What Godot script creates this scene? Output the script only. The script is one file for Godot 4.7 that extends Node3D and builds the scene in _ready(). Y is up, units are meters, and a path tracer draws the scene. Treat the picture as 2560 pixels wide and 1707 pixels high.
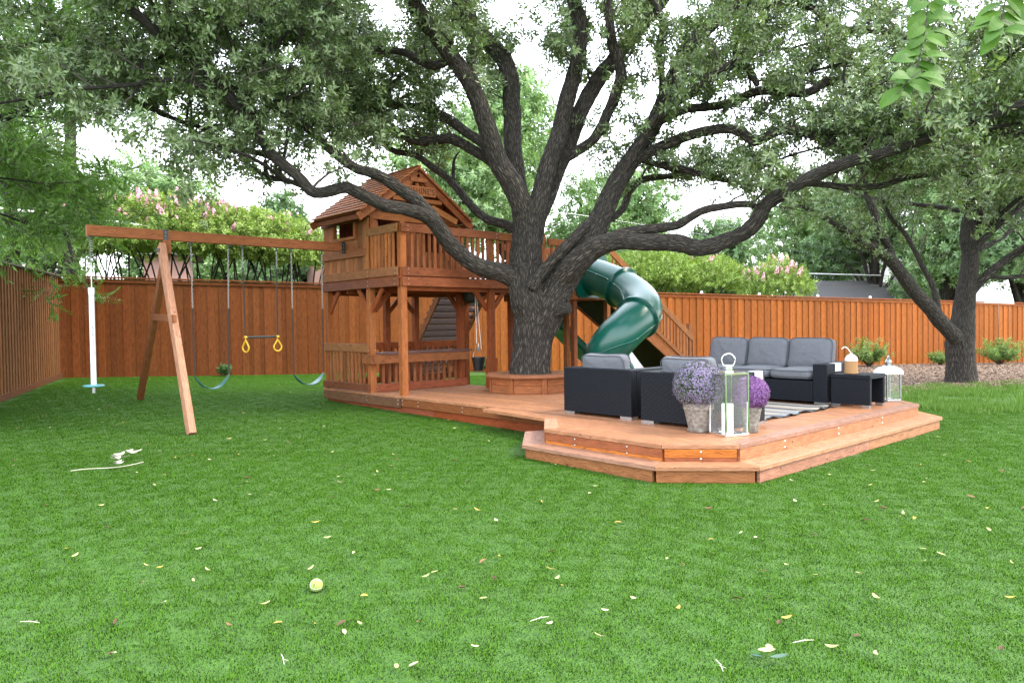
extends Node3D
# A back garden after rain-grey noon: live oak, cedar playhouse, deck with rattan seats, turf lawn.
# World: metres, y up; +X and -Z run along the deck, the fences are turned 21 degrees from it.

const DECK := 0.30
const E1 := Vector3(0.933, 0.0, 0.36)      # along the back fence, to the right
const E2 := Vector3(0.359, 0.0, -0.934)    # along the left fence, away from the viewer
const BACK := 20.03                        # the back fence stands at this E2
const LEFT := -3.6                         # the left fence stands at this E1

var rng := RandomNumberGenerator.new()
var taken := {}
var M := {}
var noise := FastNoiseLite.new()
var limb_data: Array = []
var second_data: Array = []
var left_data: Array = []


class Mb:
	var v := PackedVector3Array()
	var n := PackedVector3Array()
	var uv := PackedVector2Array()
	var c := PackedColorArray()
	var idx := PackedInt32Array()
	var col := Color(1, 1, 1)

	func add(p: Vector3, nn: Vector3, u := Vector2.ZERO) -> int:
		v.append(p)
		n.append(nn)
		uv.append(u)
		c.append(col)
		return v.size() - 1

	func tri(a: int, b: int, d: int) -> void:
		var cr := (v[b] - v[a]).cross(v[d] - v[a])
		if cr.dot(n[a] + n[b] + n[d]) > 0.0:
			idx.append(a); idx.append(d); idx.append(b)
		else:
			idx.append(a); idx.append(b); idx.append(d)

	func face(ps: Array, nn: Vector3, us: Array = []) -> void:
		var b := v.size()
		for i in ps.size():
			add(ps[i], nn, us[i] if us.size() else Vector2.ZERO)
		for i in range(1, ps.size() - 1):
			tri(b, b + i, b + i + 1)

	func box(lo: Vector3, hi: Vector3, s := 1.0) -> void:
		var d := hi - lo
		for ax in 3:
			for sg in [0, 1]:
				var u := (ax + 1) % 3
				var w := (ax + 2) % 3
				var ps := []
				var us := []
				for k in [[0, 0], [1, 0], [1, 1], [0, 1]]:
					var p := lo
					p[ax] = hi[ax] if sg else lo[ax]
					p[u] += d[u] * k[0]
					p[w] += d[w] * k[1]
					ps.append(p)
					us.append(Vector2((lo[u] + d[u] * k[0]) * s, (lo[w] + d[w] * k[1]) * s))
				var nn := Vector3.ZERO
				nn[ax] = 1.0 if sg else -1.0
				face(ps, nn, us)

	# a tube through points with radii; u runs round (ku repeats), v along in units of kv per metre
	func tube(pts: PackedVector3Array, rad: PackedFloat32Array, sides: int, ku := 1.0, kv := 1.0, caps := true, fn = null) -> void:
		var m := pts.size()
		var t0 := (pts[1] - pts[0]).normalized()
		var side := t0.cross(Vector3.UP)
		if side.length() < 0.05:
			side = t0.cross(Vector3.RIGHT)
		side = side.normalized()
		var first := v.size()
		var along := 0.0
		for i in m:
			var t := (pts[mini(i + 1, m - 1)] - pts[maxi(i - 1, 0)]).normalized()
			side = (side - t * side.dot(t)).normalized()
			var up := side.cross(t)
			if i > 0:
				along += pts[i].distance_to(pts[i - 1])
			for k in sides + 1:
				var a := TAU * k / sides
				var d := side * cos(a) + up * sin(a)
				var r := rad[i]
				if fn != null:
					r *= fn.call(pts[i], (k % sides) * TAU / sides, along, rad[i])
				add(pts[i] + d * r, d, Vector2(ku * k / sides, along * kv))
		for i in m - 1:
			for k in sides:
				var a := first + i * (sides + 1) + k
				tri(a, a + 1, a + sides + 2)
				tri(a, a + sides + 2, a + sides + 1)
		if fn != null:
			smooth(first, m, sides)
		if caps:
			for e in [0, m - 1]:
				var nn := (pts[0] - pts[1]).normalized() if e == 0 else (pts[m - 1] - pts[m - 2]).normalized()
				var ring := []
				var us := []
				for k in sides:
					ring.append(v[first + e * (sides + 1) + k])
					us.append(uv[first + e * (sides + 1) + k])
				face(ring, nn, us)

	func smooth(first: int, m: int, sides: int) -> void:
		var w := sides + 1
		for i in m:
			for k in w:
				var l := first + i * w + (k - 1 + sides) % sides
				var r := first + i * w + (k + 1) % sides
				var u := first + mini(i + 1, m - 1) * w + k
				var d := first + maxi(i - 1, 0) * w + k
				var nn := (v[r] - v[l]).cross(v[u] - v[d])
				var at := first + i * w + k
				if nn.dot(n[at]) < 0.0:
					nn = -nn
				if nn.length() > 1e-9:
					n[at] = nn.normalized()

	# profile: radius, height pairs, turned round the y axis at centre o
	func lathe(o: Vector3, prof: Array, sides: int) -> void:
		for i in prof.size() - 1:
			var a: Vector2 = prof[i]
			var b: Vector2 = prof[i + 1]
			var e := b - a
			if e.length() < 1e-6:
				continue
			var nr := Vector2(e.y, -e.x).normalized()
			for k in sides:
				var a0 := TAU * k / sides
				var a1 := TAU * (k + 1) / sides
				var d0 := Vector3(cos(a0), 0, sin(a0))
				var d1 := Vector3(cos(a1), 0, sin(a1))
				var q := v.size()
				add(o + d0 * a.x + Vector3(0, a.y, 0), d0 * nr.x + Vector3(0, nr.y, 0), Vector2(float(k) / sides, a.y))
				add(o + d1 * a.x + Vector3(0, a.y, 0), d1 * nr.x + Vector3(0, nr.y, 0), Vector2(float(k + 1) / sides, a.y))
				add(o + d1 * b.x + Vector3(0, b.y, 0), d1 * nr.x + Vector3(0, nr.y, 0), Vector2(float(k + 1) / sides, b.y))
				add(o + d0 * b.x + Vector3(0, b.y, 0), d0 * nr.x + Vector3(0, nr.y, 0), Vector2(float(k) / sides, b.y))
				if b.x > 1e-5:
					tri(q, q + 2, q + 3)
				if a.x > 1e-5:
					tri(q, q + 1, q + 2)

	func mesh() -> ArrayMesh:
		var a := []
		a.resize(Mesh.ARRAY_MAX)
		a[Mesh.ARRAY_VERTEX] = v
		a[Mesh.ARRAY_NORMAL] = n
		a[Mesh.ARRAY_TEX_UV] = uv
		a[Mesh.ARRAY_COLOR] = c
		a[Mesh.ARRAY_INDEX] = idx
		var m := ArrayMesh.new()
		m.add_surface_from_arrays(Mesh.PRIMITIVE_TRIANGLES, a)
		return m


func numbered(called: String, parent: Node) -> String:
	var key := "%d/%s" % [parent.get_instance_id(), called]
	var k: int = taken.get(key, 0)
	taken[key] = k + 1
	return called if k == 0 else "%s_%03d" % [called, k]


func where(o: Node) -> Vector3:
	var p := Vector3.ZERO
	while o != self:
		p += (o as Node3D).position
		o = o.get_parent()
	return p


func hang(o: Node3D, called: String, parent: Node) -> void:
	o.name = numbered(called, parent)
	parent.add_child(o, true)


func tag(o: Node, label: String, category: String, group := "") -> void:
	o.set_meta("label", label)
	o.set_meta("category", category)
	if group:
		o.set_meta("group", group)


func thing(called: String, label: String, category: String, at := Vector3.ZERO, group := "") -> Node3D:
	var o := Node3D.new()
	o.position = at
	hang(o, called, self)
	tag(o, label, category, group)
	return o


# commits a mesh builder whose points are world points
func part(called: String, mb: Mb, mat: Material, parent: Node) -> MeshInstance3D:
	var lo := mb.v[0]
	var hi := mb.v[0]
	for p in mb.v:
		lo = lo.min(p)
		hi = hi.max(p)
	var mid := (lo + hi) / 2.0
	mid.y = lo.y
	for i in mb.v.size():
		mb.v[i] -= mid
	var o := MeshInstance3D.new()
	o.mesh = mb.mesh()
	o.material_override = mat
	o.position = mid - where(parent)
	hang(o, called, parent)
	return o


func scatter(called: String, m: Mesh, xf: Array, cols: Array, mat: Material, parent: Node) -> MultiMeshInstance3D:
	var mm := MultiMesh.new()
	mm.transform_format = MultiMesh.TRANSFORM_3D
	mm.use_colors = cols.size() > 0
	mm.mesh = m
	mm.instance_count = xf.size()
	for i in xf.size():
		mm.set_instance_transform(i, xf[i])
		if cols.size():
			mm.set_instance_color(i, cols[i])
	var o := MultiMeshInstance3D.new()
	o.multimesh = mm
	o.material_override = mat
	o.position = -where(parent) if parent != self else Vector3.ZERO
	o.set_meta("kind", "stuff")
	hang(o, called, parent)
	return o


func tint(c: Color, spread := 0.14) -> Color:
	var k := 1.0 + rng.randf_range(-spread, spread)
	var w := rng.randf_range(-0.05, 0.05)
	return Color(c.r * k * (1.0 + w), c.g * k, c.b * k * (1.0 - w))


# a sawn board from a to b: w across, t thick (t along up), long edges eased
func add_plank(mb: Mb, a: Vector3, b: Vector3, w: float, t: float, up: Vector3, bev := 0.004) -> void:
	var x := (b - a).normalized()
	var y := (up - x * up.dot(x)).normalized()
	var z := x.cross(y)
	var ln := a.distance_to(b)
	var hw := w / 2.0
	var ht := t / 2.0
	var e := minf(bev, minf(hw, ht) * 0.6)
	var ring := [Vector2(ht, -hw + e), Vector2(ht, hw - e), Vector2(ht - e, hw), Vector2(-ht + e, hw), Vector2(-ht, hw - e), Vector2(-ht, -hw + e), Vector2(-ht + e, -hw), Vector2(ht - e, -hw)]
	var u0 := rng.randf()
	var v0 := rng.randf() * 0.6
	var run := 0.0
	for i in 8:
		var p: Vector2 = ring[i]
		var q: Vector2 = ring[(i + 1) % 8]
		var l := p.distance_to(q)
		var d := (q - p).normalized()
		var nn := y * d.y - z * d.x
		if nn.dot(y * (p.x + q.x) + z * (p.y + q.y)) < 0.0:
			nn = -nn
		var va := v0 + run / 0.42
		var vb := v0 + (run + l) / 0.42
		mb.face([a + y * p.x + z * p.y, b + y * p.x + z * p.y, b + y * q.x + z * q.y, a + y * q.x + z * q.y], nn,
			[Vector2(u0, va), Vector2(u0 + ln / 2.0, va), Vector2(u0 + ln / 2.0, vb), Vector2(u0, vb)])
		run += l
	for s in [0, 1]:
		var o := b if s else a
		var ps := []
		var us := []
		for p in ring:
			ps.append(o + y * p.x + z * p.y)
			us.append(Vector2(u0 + p.x * 0.2, v0 + p.y / 0.42))
		mb.face(ps, x if s else -x, us)


func plank(called: String, parent: Node, a: Vector3, b: Vector3, w: float, t: float, up: Vector3, c: Color, mat: Material = null, bev := 0.004) -> MeshInstance3D:
	var mb := Mb.new()
	mb.col = tint(c)
	add_plank(mb, a, b, w, t, up, bev)
	return part(called, mb, mat if mat else M.wood, parent)


# an upright post of square section
func post(called: String, parent: Node, x: float, z: float, y0: float, y1: float, s: float, c: Color) -> MeshInstance3D:
	return plank(called, parent, Vector3(x, y0, z), Vector3(x, y1, z), s, s, Vector3(0, 0, 1), c, null, 0.006)


# a flat board with a convex outline in plan, top at y1, grain along g
func slab(called: String, parent: Node, outline: Array, y0: float, y1: float, g: Vector2, c: Color, mat: Material = null) -> MeshInstance3D:
	var mb := Mb.new()
	mb.col = tint(c)
	var mid := Vector2.ZERO
	for p in outline:
		mid += p / outline.size()
	var u0 := rng.randf()
	var v0 := rng.randf()
	var gx := Vector2(-g.y, g.x)
	var uvf := func(p: Vector2, dy: float) -> Vector2: return Vector2(u0 + (p - mid).dot(g) / 2.0, v0 + ((p - mid).dot(gx) + dy) / 0.42)
	var e := 0.004
	var inner := []
	for p in outline:
		inner.append(p - (p - mid).normalized() * e * 1.4)
	var top := []
	var tu := []
	var bot := []
	for i in outline.size():
		top.append(Vector3(inner[i].x, y1, inner[i].y))
		tu.append(uvf.call(inner[i], 0.0))
		bot.append(Vector3(outline[i].x, y0, outline[i].y))
	mb.face(top, Vector3.UP, tu)
	mb.face(bot, Vector3.DOWN, tu)
	for i in outline.size():
		var p: Vector2 = outline[i]
		var q: Vector2 = outline[(i + 1) % outline.size()]
		var d := (q - p).normalized()
		var o := Vector2(d.y, -d.x)
		if o.dot((p + q) / 2.0 - mid) < 0.0:
			o = -o
		var nn := Vector3(o.x, 0, o.y)
		var pi: Vector2 = inner[i]
		var qi: Vector2 = inner[(i + 1) % outline.size()]
		mb.face([Vector3(p.x, y0, p.y), Vector3(q.x, y0, q.y), Vector3(q.x, y1 - e, q.y), Vector3(p.x, y1 - e, p.y)], nn,
			[uvf.call(p, y0), uvf.call(q, y0), uvf.call(q, y1), uvf.call(p, y1)])
		mb.face([Vector3(p.x, y1 - e, p.y), Vector3(q.x, y1 - e, q.y), Vector3(qi.x, y1, qi.y), Vector3(pi.x, y1, pi.y)], (nn + Vector3.UP).normalized(),
			[uvf.call(p, 0.0), uvf.call(q, 0.0), uvf.call(qi, 0.0), uvf.call(pi, 0.0)])
	return part(called, mb, mat if mat else M.wood, parent)


func bolt(parent: Node, p: Vector3, nn: Vector3, r := 0.013, mat: Material = null) -> void:
	r *= 0.72
	var mb := Mb.new()
	var s := nn.cross(Vector3.UP)
	if s.length() < 0.1:
		s = Vector3.RIGHT
	s = s.normalized()
	var t := s.cross(nn)
	for ring in 2:
		var r0 := r if ring == 0 else r * 0.62
		var r1 := r * 0.62 if ring == 0 else 0.0
		var h0 := 0.0 if ring == 0 else r * 0.45
		var h1 := r * 0.45 if ring == 0 else r * 0.6
		for k in 8:
			var a := TAU * k / 8
			var b := TAU * (k + 1) / 8
			var da := s * cos(a) + t * sin(a)
			var db := s * cos(b) + t * sin(b)
			mb.face([p + da * r0 + nn * h0, p + db * r0 + nn * h0, p + db * r1 + nn * h1, p + da * r1 + nn * h1], (da + db + nn * 2.0).normalized())
	part("bolt", mb, mat if mat else M.steel, parent)


func ground_y(x: float, z: float) -> float:
	var e1 := E1.x * x + E1.z * z
	var e2 := E2.x * x + E2.z * z
	var s := clampf((e2 - 5.0) / 15.0, 0.0, 1.0)
	return s * (0.165 - 0.021 * clampf(e1, -25.0, 45.0))


func fp(e1: float, e2: float, dy := 0.0) -> Vector3:
	var p := E1 * e1 + E2 * e2
	p.y = ground_y(p.x, p.z) + dy
	return p


func spline(data: Array, step: float) -> Array:
	var p := PackedVector3Array()
	var r := PackedFloat32Array()
	var m := data.size() / 4
	var q := []
	for i in m:
		q.append([Vector3(data[i * 4], data[i * 4 + 1], data[i * 4 + 2]), float(data[i * 4 + 3])])
	for i in m - 1:
		var a: Array = q[maxi(i - 1, 0)]
		var b: Array = q[i]
		var c: Array = q[i + 1]
		var d: Array = q[mini(i + 2, m - 1)]
		var n := maxi(1, int(b[0].distance_to(c[0]) / step))
		for k in n:
			var t := float(k) / n
			p.append(b[0].cubic_interpolate(c[0], a[0], d[0], t))
			r.append(lerpf(b[1], c[1], t))
	p.append(q[m - 1][0])
	r.append(q[m - 1][1])
	return [p, r]


func std(albedo: Color, rough := 0.7, metal := 0.0) -> StandardMaterial3D:
	var m := StandardMaterial3D.new()
	m.albedo_color = albedo.linear_to_srgb()
	m.roughness = rough
	m.metallic = metal
	return m


func noise_tex(kind: int, freq: float, octaves: int, seedn: int, ramp: Gradient = null, size := 512) -> NoiseTexture2D:
	var f := FastNoiseLite.new()
	f.noise_type = kind
	f.frequency = freq
	f.fractal_octaves = octaves
	f.seed = seedn
	if kind == FastNoiseLite.TYPE_CELLULAR:
		f.cellular_return_type = FastNoiseLite.RETURN_DISTANCE2_SUB
		f.cellular_jitter = 1.0
		f.domain_warp_enabled = true
		f.domain_warp_amplitude = 18.0
		f.domain_warp_frequency = 0.03
	var t := NoiseTexture2D.new()
	t.width = size
	t.height = size
	t.seamless = true
	t.seamless_blend_skirt = 0.2
	t.noise = f
	if ramp:
		t.color_ramp = ramp
	return t


func ramp(stops: Array) -> Gradient:
	var g := Gradient.new()
	var o := PackedFloat32Array()
	var c := PackedColorArray()
	for s in stops:
		o.append(s[0])
		c.append((s[1] as Color).linear_to_srgb())
	g.offsets = o
	g.colors = c
	return g


# sawn softwood: u along the grain (2 m a tile), v across (0.42 m), growth lines, knots; brightness about 1
func wood_images() -> Array:
	var w := 1024
	var h := 256
	var im := Image.create(w, h, false, Image.FORMAT_RGB8)
	var bump := Image.create(w, h, false, Image.FORMAT_L8)
	var f := FastNoiseLite.new()
	f.seed = 5
	f.frequency = 1.0
	f.fractal_octaves = 3
	var knots := []
	for k in 11:
		knots.append([rng.randf() * w, rng.randf() * h, rng.randf_range(3.0, 6.5)])
	for y in h:
		for x in w:
			var a := TAU * x / w
			var cx := cos(a) * 0.55
			var cy := sin(a) * 0.55
			var vv := y / 256.0 * 0.42
			var bend := 0.0
			var dark := 0.0
			for k in knots:
				var dx: float = absf(x - k[0])
				dx = minf(dx, w - dx)
				var dy: float = y - k[1]
				if dx < 70.0 and absf(dy) < 40.0:
					var dd := dx * dx * 0.10 + dy * dy
					var r2: float = k[2] * k[2]
					bend += signf(dy) * 0.012 * exp(-dd / (r2 * 7.0))
					dark = maxf(dark, 1.0 - smoothstep(r2 * 0.4, r2 * 1.5, dx * dx * 0.45 + dy * dy))
			var warp := f.get_noise_3d(cx * 2.0, cy * 2.0, vv * 9.0) * 0.035 + bend
			var lines := sin((vv + warp) * TAU * 52.0)
			lines = pow(0.5 + 0.5 * lines, 2.0)
			var fine := f.get_noise_3d(cx * 26.0, cy * 26.0, vv * 420.0)
			var blot := f.get_noise_3d(cx * 3.0 + 7.0, cy * 3.0, vv * 14.0)
			var b := 0.93 - 0.26 * lines + 0.22 * fine + 0.24 * blot
			b *= 1.0 - 0.72 * dark
			b = clampf(b, 0.16, 1.25)
			var g := b * (0.97 - 0.05 * lines)
			var bl := b * (0.93 - 0.08 * lines)
			im.set_pixel(x, y, Color(minf(b * 0.82, 1.0), minf(g * 0.82, 1.0), minf(bl * 0.82, 1.0)).linear_to_srgb())
			bump.set_pixel(x, y, Color(clampf(0.55 - 0.3 * lines + 0.4 * fine - 0.3 * dark, 0, 1), 0, 0))
	return [ImageTexture.create_from_image(im), ImageTexture.create_from_image(bump)]


# flat woven strips: over-and-under cells about 3 cm
func weave_images() -> Array:
	var s := 256
	var im := Image.create(s, s, false, Image.FORMAT_RGB8)
	var bump := Image.create(s, s, false, Image.FORMAT_L8)
	var cells := 8
	var px := s / cells
	for y in s:
		for x in s:
			var i := x / px
			var j := y / px
			var fx := float(x % px) / px
			var fy := float(y % px) / px
			var over := (i + j) % 2 == 0
			var along := fx if over else fy
			var across := fy if over else fx
			var hgt := 0.35 + 0.6 * sin(along * PI)
			var edge := smoothstep(0.0, 0.12, across) * smoothstep(1.0, 0.88, across)
			hgt *= 0.25 + 0.75 * edge
			var rib := 0.95 + 0.05 * sin(across * TAU * 3.0)
			var k := (0.55 + 0.45 * edge) * rib * (1.15 if over else 0.8) * (0.92 + 0.16 * rng.randf())
			im.set_pixel(x, y, Color(k, k, k).linear_to_srgb())
			bump.set_pixel(x, y, Color(clampf(hgt, 0, 1), 0, 0))
	return [ImageTexture.create_from_image(im), ImageTexture.create_from_image(bump)]


func rug_image() -> ImageTexture:
	var im := Image.create(256, 256, false, Image.FORMAT_RGB8)
	var beige := Color(0.38, 0.32, 0.25)
	var dark := Color(0.075, 0.075, 0.08)
	var grey := Color(0.25, 0.26, 0.28)
	var bands := [[0, dark], [10, beige], [34, grey], [44, beige], [58, dark], [76, grey], [84, beige], [112, dark], [120, grey], [132, beige], [150, grey], [158, dark], [176, beige], [206, grey], [214, dark], [226, beige], [246, dark]]
	for x in 256:
		var c: Color = beige
		for b in bands:
			if x >= b[0]:
				c = b[1]
		for y in 256:
			var k := 0.82 + 0.3 * rng.randf() - (0.12 if (x + y) % 2 else 0.0)
			im.set_pixel(x, y, Color(c.r * k, c.g * k, c.b * k).linear_to_srgb())
	return ImageTexture.create_from_image(im)


func make_materials() -> void:
	var wd := wood_images()
	var wood := std(Color(1, 1, 1), 0.62)
	wood.albedo_texture = wd[0]
	wood.vertex_color_use_as_albedo = true
	wood.heightmap_enabled = true
	wood.heightmap_texture = wd[1]
	wood.heightmap_scale = 0.12
	wood.metallic_specular = 0.3
	M.wood = wood
	var deck: StandardMaterial3D = wood.duplicate()
	deck.roughness = 0.5
	deck.heightmap_scale = 0.09
	M.deck = deck
	# bark: plates between dark furrows, stretched along the limb by the UVs
	var bark := std(Color(1, 1, 1), 0.92)
	bark.albedo_texture = noise_tex(FastNoiseLite.TYPE_CELLULAR, 0.035, 2, 3, ramp([[0.0, Color(0.012, 0.010, 0.008)], [0.18, Color(0.030, 0.024, 0.018)], [0.5, Color(0.108, 0.090, 0.070)], [1.0, Color(0.25, 0.215, 0.17)]]))
	bark.heightmap_enabled = true
	bark.heightmap_texture = noise_tex(FastNoiseLite.TYPE_CELLULAR, 0.035, 2, 3)
	bark.heightmap_scale = 6.0
	bark.vertex_color_use_as_albedo = true
	M.bark = bark
	var twig := std(Color(0.07, 0.058, 0.046), 0.9)
	M.twig = twig
	var leaf := std(Color(1, 1, 1), 0.32)
	leaf.vertex_color_use_as_albedo = true
	leaf.backlight_enabled = true
	leaf.backlight = Color(0.7, 0.75, 0.4)
	M.leaf = leaf
	var soft: StandardMaterial3D = leaf.duplicate()
	soft.roughness = 0.6
	soft.backlight = Color(0.75, 0.8, 0.45)
	M.soft_leaf = soft
	var turf := std(Color(1, 1, 1), 0.55)
	turf.vertex_color_use_as_albedo = true
	turf.backlight_enabled = true
	turf.backlight = Color(0.5, 0.55, 0.35)
	turf.metallic_specular = 0.2
	M.blade = turf
	var lawn := std(Color(1, 1, 1), 0.85)
	lawn.albedo_texture = noise_tex(FastNoiseLite.TYPE_SIMPLEX_SMOOTH, 0.05, 4, 21, ramp([[0.2, Color(0.045, 0.120, 0.011)], [0.8, Color(0.070, 0.165, 0.018)]]))
	lawn.uv1_scale = Vector3(0.55, 0.55, 0.55)
	lawn.heightmap_enabled = true
	lawn.heightmap_texture = noise_tex(FastNoiseLite.TYPE_SIMPLEX_SMOOTH, 0.2, 2, 22)
	lawn.heightmap_scale = 3.0
	M.lawn = lawn
	var earth := std(Color(1, 1, 1), 0.95)
	earth.albedo_texture = noise_tex(FastNoiseLite.TYPE_SIMPLEX_SMOOTH, 0.04, 5, 31, ramp([[0.15, Color(0.055, 0.040, 0.030)], [0.5, Color(0.13, 0.095, 0.072)], [0.85, Color(0.26, 0.20, 0.155)]]))
	earth.uv1_scale = Vector3(0.8, 0.8, 0.8)
	M.earth = earth
	var land := std(Color(1, 1, 1), 0.95)
	land.albedo_texture = noise_tex(FastNoiseLite.TYPE_SIMPLEX_SMOOTH, 0.02, 5, 33, ramp([[0.2, Color(0.05, 0.08, 0.03)], [0.8, Color(0.11, 0.14, 0.06)]]))
	land.uv1_scale = Vector3(0.15, 0.15, 0.15)
	M.land = land
	var chip := std(Color(1, 1, 1), 0.9)
	chip.vertex_color_use_as_albedo = true
	M.chip = chip
	var wv := weave_images()
	var rattan := std(Color(0.0085, 0.0105, 0.0155), 0.5)
	rattan.albedo_texture = wv[0]
	rattan.heightmap_enabled = true
	rattan.heightmap_texture = wv[1]
	rattan.heightmap_scale = 0.3
	rattan.metallic_specular = 0.3
	rattan.uv1_triplanar = true
	rattan.uv1_world_triplanar = true
	rattan.uv1_triplanar_sharpness = 8.0
	rattan.uv1_scale = Vector3(3.6, 5.2, 3.6)
	M.rattan = rattan
	var cloth := std(Color(0.118, 0.122, 0.136), 0.85)
	cloth.rim_enabled = true
	cloth.rim = 0.3
	cloth.heightmap_enabled = true
	cloth.heightmap_texture = noise_tex(FastNoiseLite.TYPE_SIMPLEX_SMOOTH, 0.012, 3, 41)
	cloth.heightmap_scale = 0.9
	cloth.uv1_triplanar = true
	cloth.uv1_scale = Vector3(1.3, 1.3, 1.3)
	M.cloth = cloth
	M.piping = std(Color(0.07, 0.074, 0.084), 0.8)
	M.steel = std(Color(0.45, 0.45, 0.43), 0.35, 0.9)
	M.chrome = std(Color(0.86, 0.86, 0.84), 0.08, 1.0)
	M.alu = std(Color(0.42, 0.43, 0.44), 0.25, 0.9)
	M.black = std(Color(0.012, 0.013, 0.014), 0.4)
	M.bracket = std(Color(0.018, 0.028, 0.028), 0.38)
	M.coated = std(Color(0.040, 0.030, 0.022), 0.4)
	M.yellow = std(Color(0.72, 0.43, 0.02), 0.35)
	M.white = std(Color(0.80, 0.81, 0.80), 0.4)
	M.ink = std(Color(0.03, 0.05, 0.05), 0.5)
	M.carved = std(Color(0.055, 0.022, 0.010), 0.9)
	M.teal = std(Color(0.10, 0.30, 0.32), 0.35)
	M.belt = std(Color(0.035, 0.15, 0.15), 0.3)
	var slide := std(Color(0.003, 0.083, 0.058), 0.30)
	slide.clearcoat_enabled = true
	slide.clearcoat = 0.25
	slide.clearcoat_roughness = 0.25
	M.slide = slide
	M.rope = std(Color(0.72, 0.70, 0.66), 0.8)
	var clay := std(Color(1, 1, 1), 0.85)
	clay.albedo_texture = noise_tex(FastNoiseLite.TYPE_SIMPLEX_SMOOTH, 0.018, 5, 51, ramp([[0.2, Color(0.13, 0.105, 0.085)], [0.55, Color(0.21, 0.18, 0.15)], [0.85, Color(0.36, 0.34, 0.31)]]))
	clay.uv1_triplanar = true
	clay.uv1_scale = Vector3(2.5, 2.5, 2.5)
	M.clay = clay
	var glass := std(Color(0.95, 0.98, 0.96), 0.02)
	glass.albedo_color.a = 0.06
	glass.transparency = BaseMaterial3D.TRANSPARENCY_ALPHA
	M.glass = glass
	var wax := std(Color(0.86, 0.87, 0.86), 0.55)
	wax.subsurf_scatter_enabled = true
	wax.subsurf_scatter_strength = 0.3
	M.wax = wax
	var wrap := std(Color(0.42, 0.235, 0.10), 0.8)
	M.cane = wrap
	M.rug = std(Color(1, 1, 1), 0.95)
	M.rug.albedo_texture = rug_image()
	M.ball = std(Color(0.30, 0.38, 0.09), 0.95)
	M.ball.rim_enabled = true
	M.ball.rim = 0.25
	M.bloom = std(Color(1, 1, 1), 0.7)
	M.bloom.vertex_color_use_as_albedo = true
	M.bloom.backlight_enabled = true
	M.bloom.backlight = Color(0.4, 0.4, 0.4)
	M.brick_wall = std(Color(0.42, 0.24, 0.20), 0.9)
	M.roof = std(Color(0.09, 0.085, 0.085), 0.9)
	M.siding = std(Color(0.62, 0.62, 0.62), 0.8)
	M.dark_glass = std(Color(0.03, 0.035, 0.04), 0.1)
	M.wire = std(Color(0.06, 0.06, 0.06), 0.7)
	M.sheet = std(Color(0.66, 0.65, 0.72), 0.75)
	M.dry = std(Color(0.55, 0.50, 0.40), 0.85)


func sheet(called: String, a0: float, a1: float, b0: float, b1: float, step: float, lift: float, mat: Material, wob := 0.0) -> MeshInstance3D:
	var mb := Mb.new()
	var na := int(ceil((a1 - a0) / step))
	var nb := int(ceil((b1 - b0) / step))
	for i in na + 1:
		for j in nb + 1:
			var e1 := lerpf(a0, a1, float(i) / na)
			var e2 := lerpf(b0, b1, float(j) / nb)
			if wob > 0.0:
				var near_edge := 1.0 if j == 0 or i == 0 else 0.0
				e2 += near_edge * noise.get_noise_1d(e1 * 14.0) * wob
				e1 += (1.0 if i == 0 else 0.0) * noise.get_noise_1d(e2 * 14.0 + 90.0) * wob
			var p := fp(e1, e2)
			p.y += lift
			mb.add(p, Vector3.UP, Vector2(p.x, p.z))
	for i in na:
		for j in nb:
			var a := i * (nb + 1) + j
			mb.tri(a, a + 1, a + nb + 2)
			mb.tri(a, a + nb + 2, a + nb + 1)
	var o := part(called, mb, mat, self)
	o.set_meta("kind", "structure")
	return o


func on_deck(x: float, z: float, grow := 0.0) -> bool:
	var p := Rect2(5.14, -6.1, 5.6, 2.93).grow(grow)
	if p.has_point(Vector2(x, z)):
		return (x - 5.14) + (-z - 3.18) > 0.6 - grow and (10.72 - x) + (-z - 3.18) > 0.6 - grow
	return Rect2(6.3, -11.9, 1.95, 6.0).grow(grow * 0.6).has_point(Vector2(x, z)) or Rect2(6.3, -7.4, 4.2, 1.6).grow(grow * 0.5).has_point(Vector2(x, z))


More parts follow.
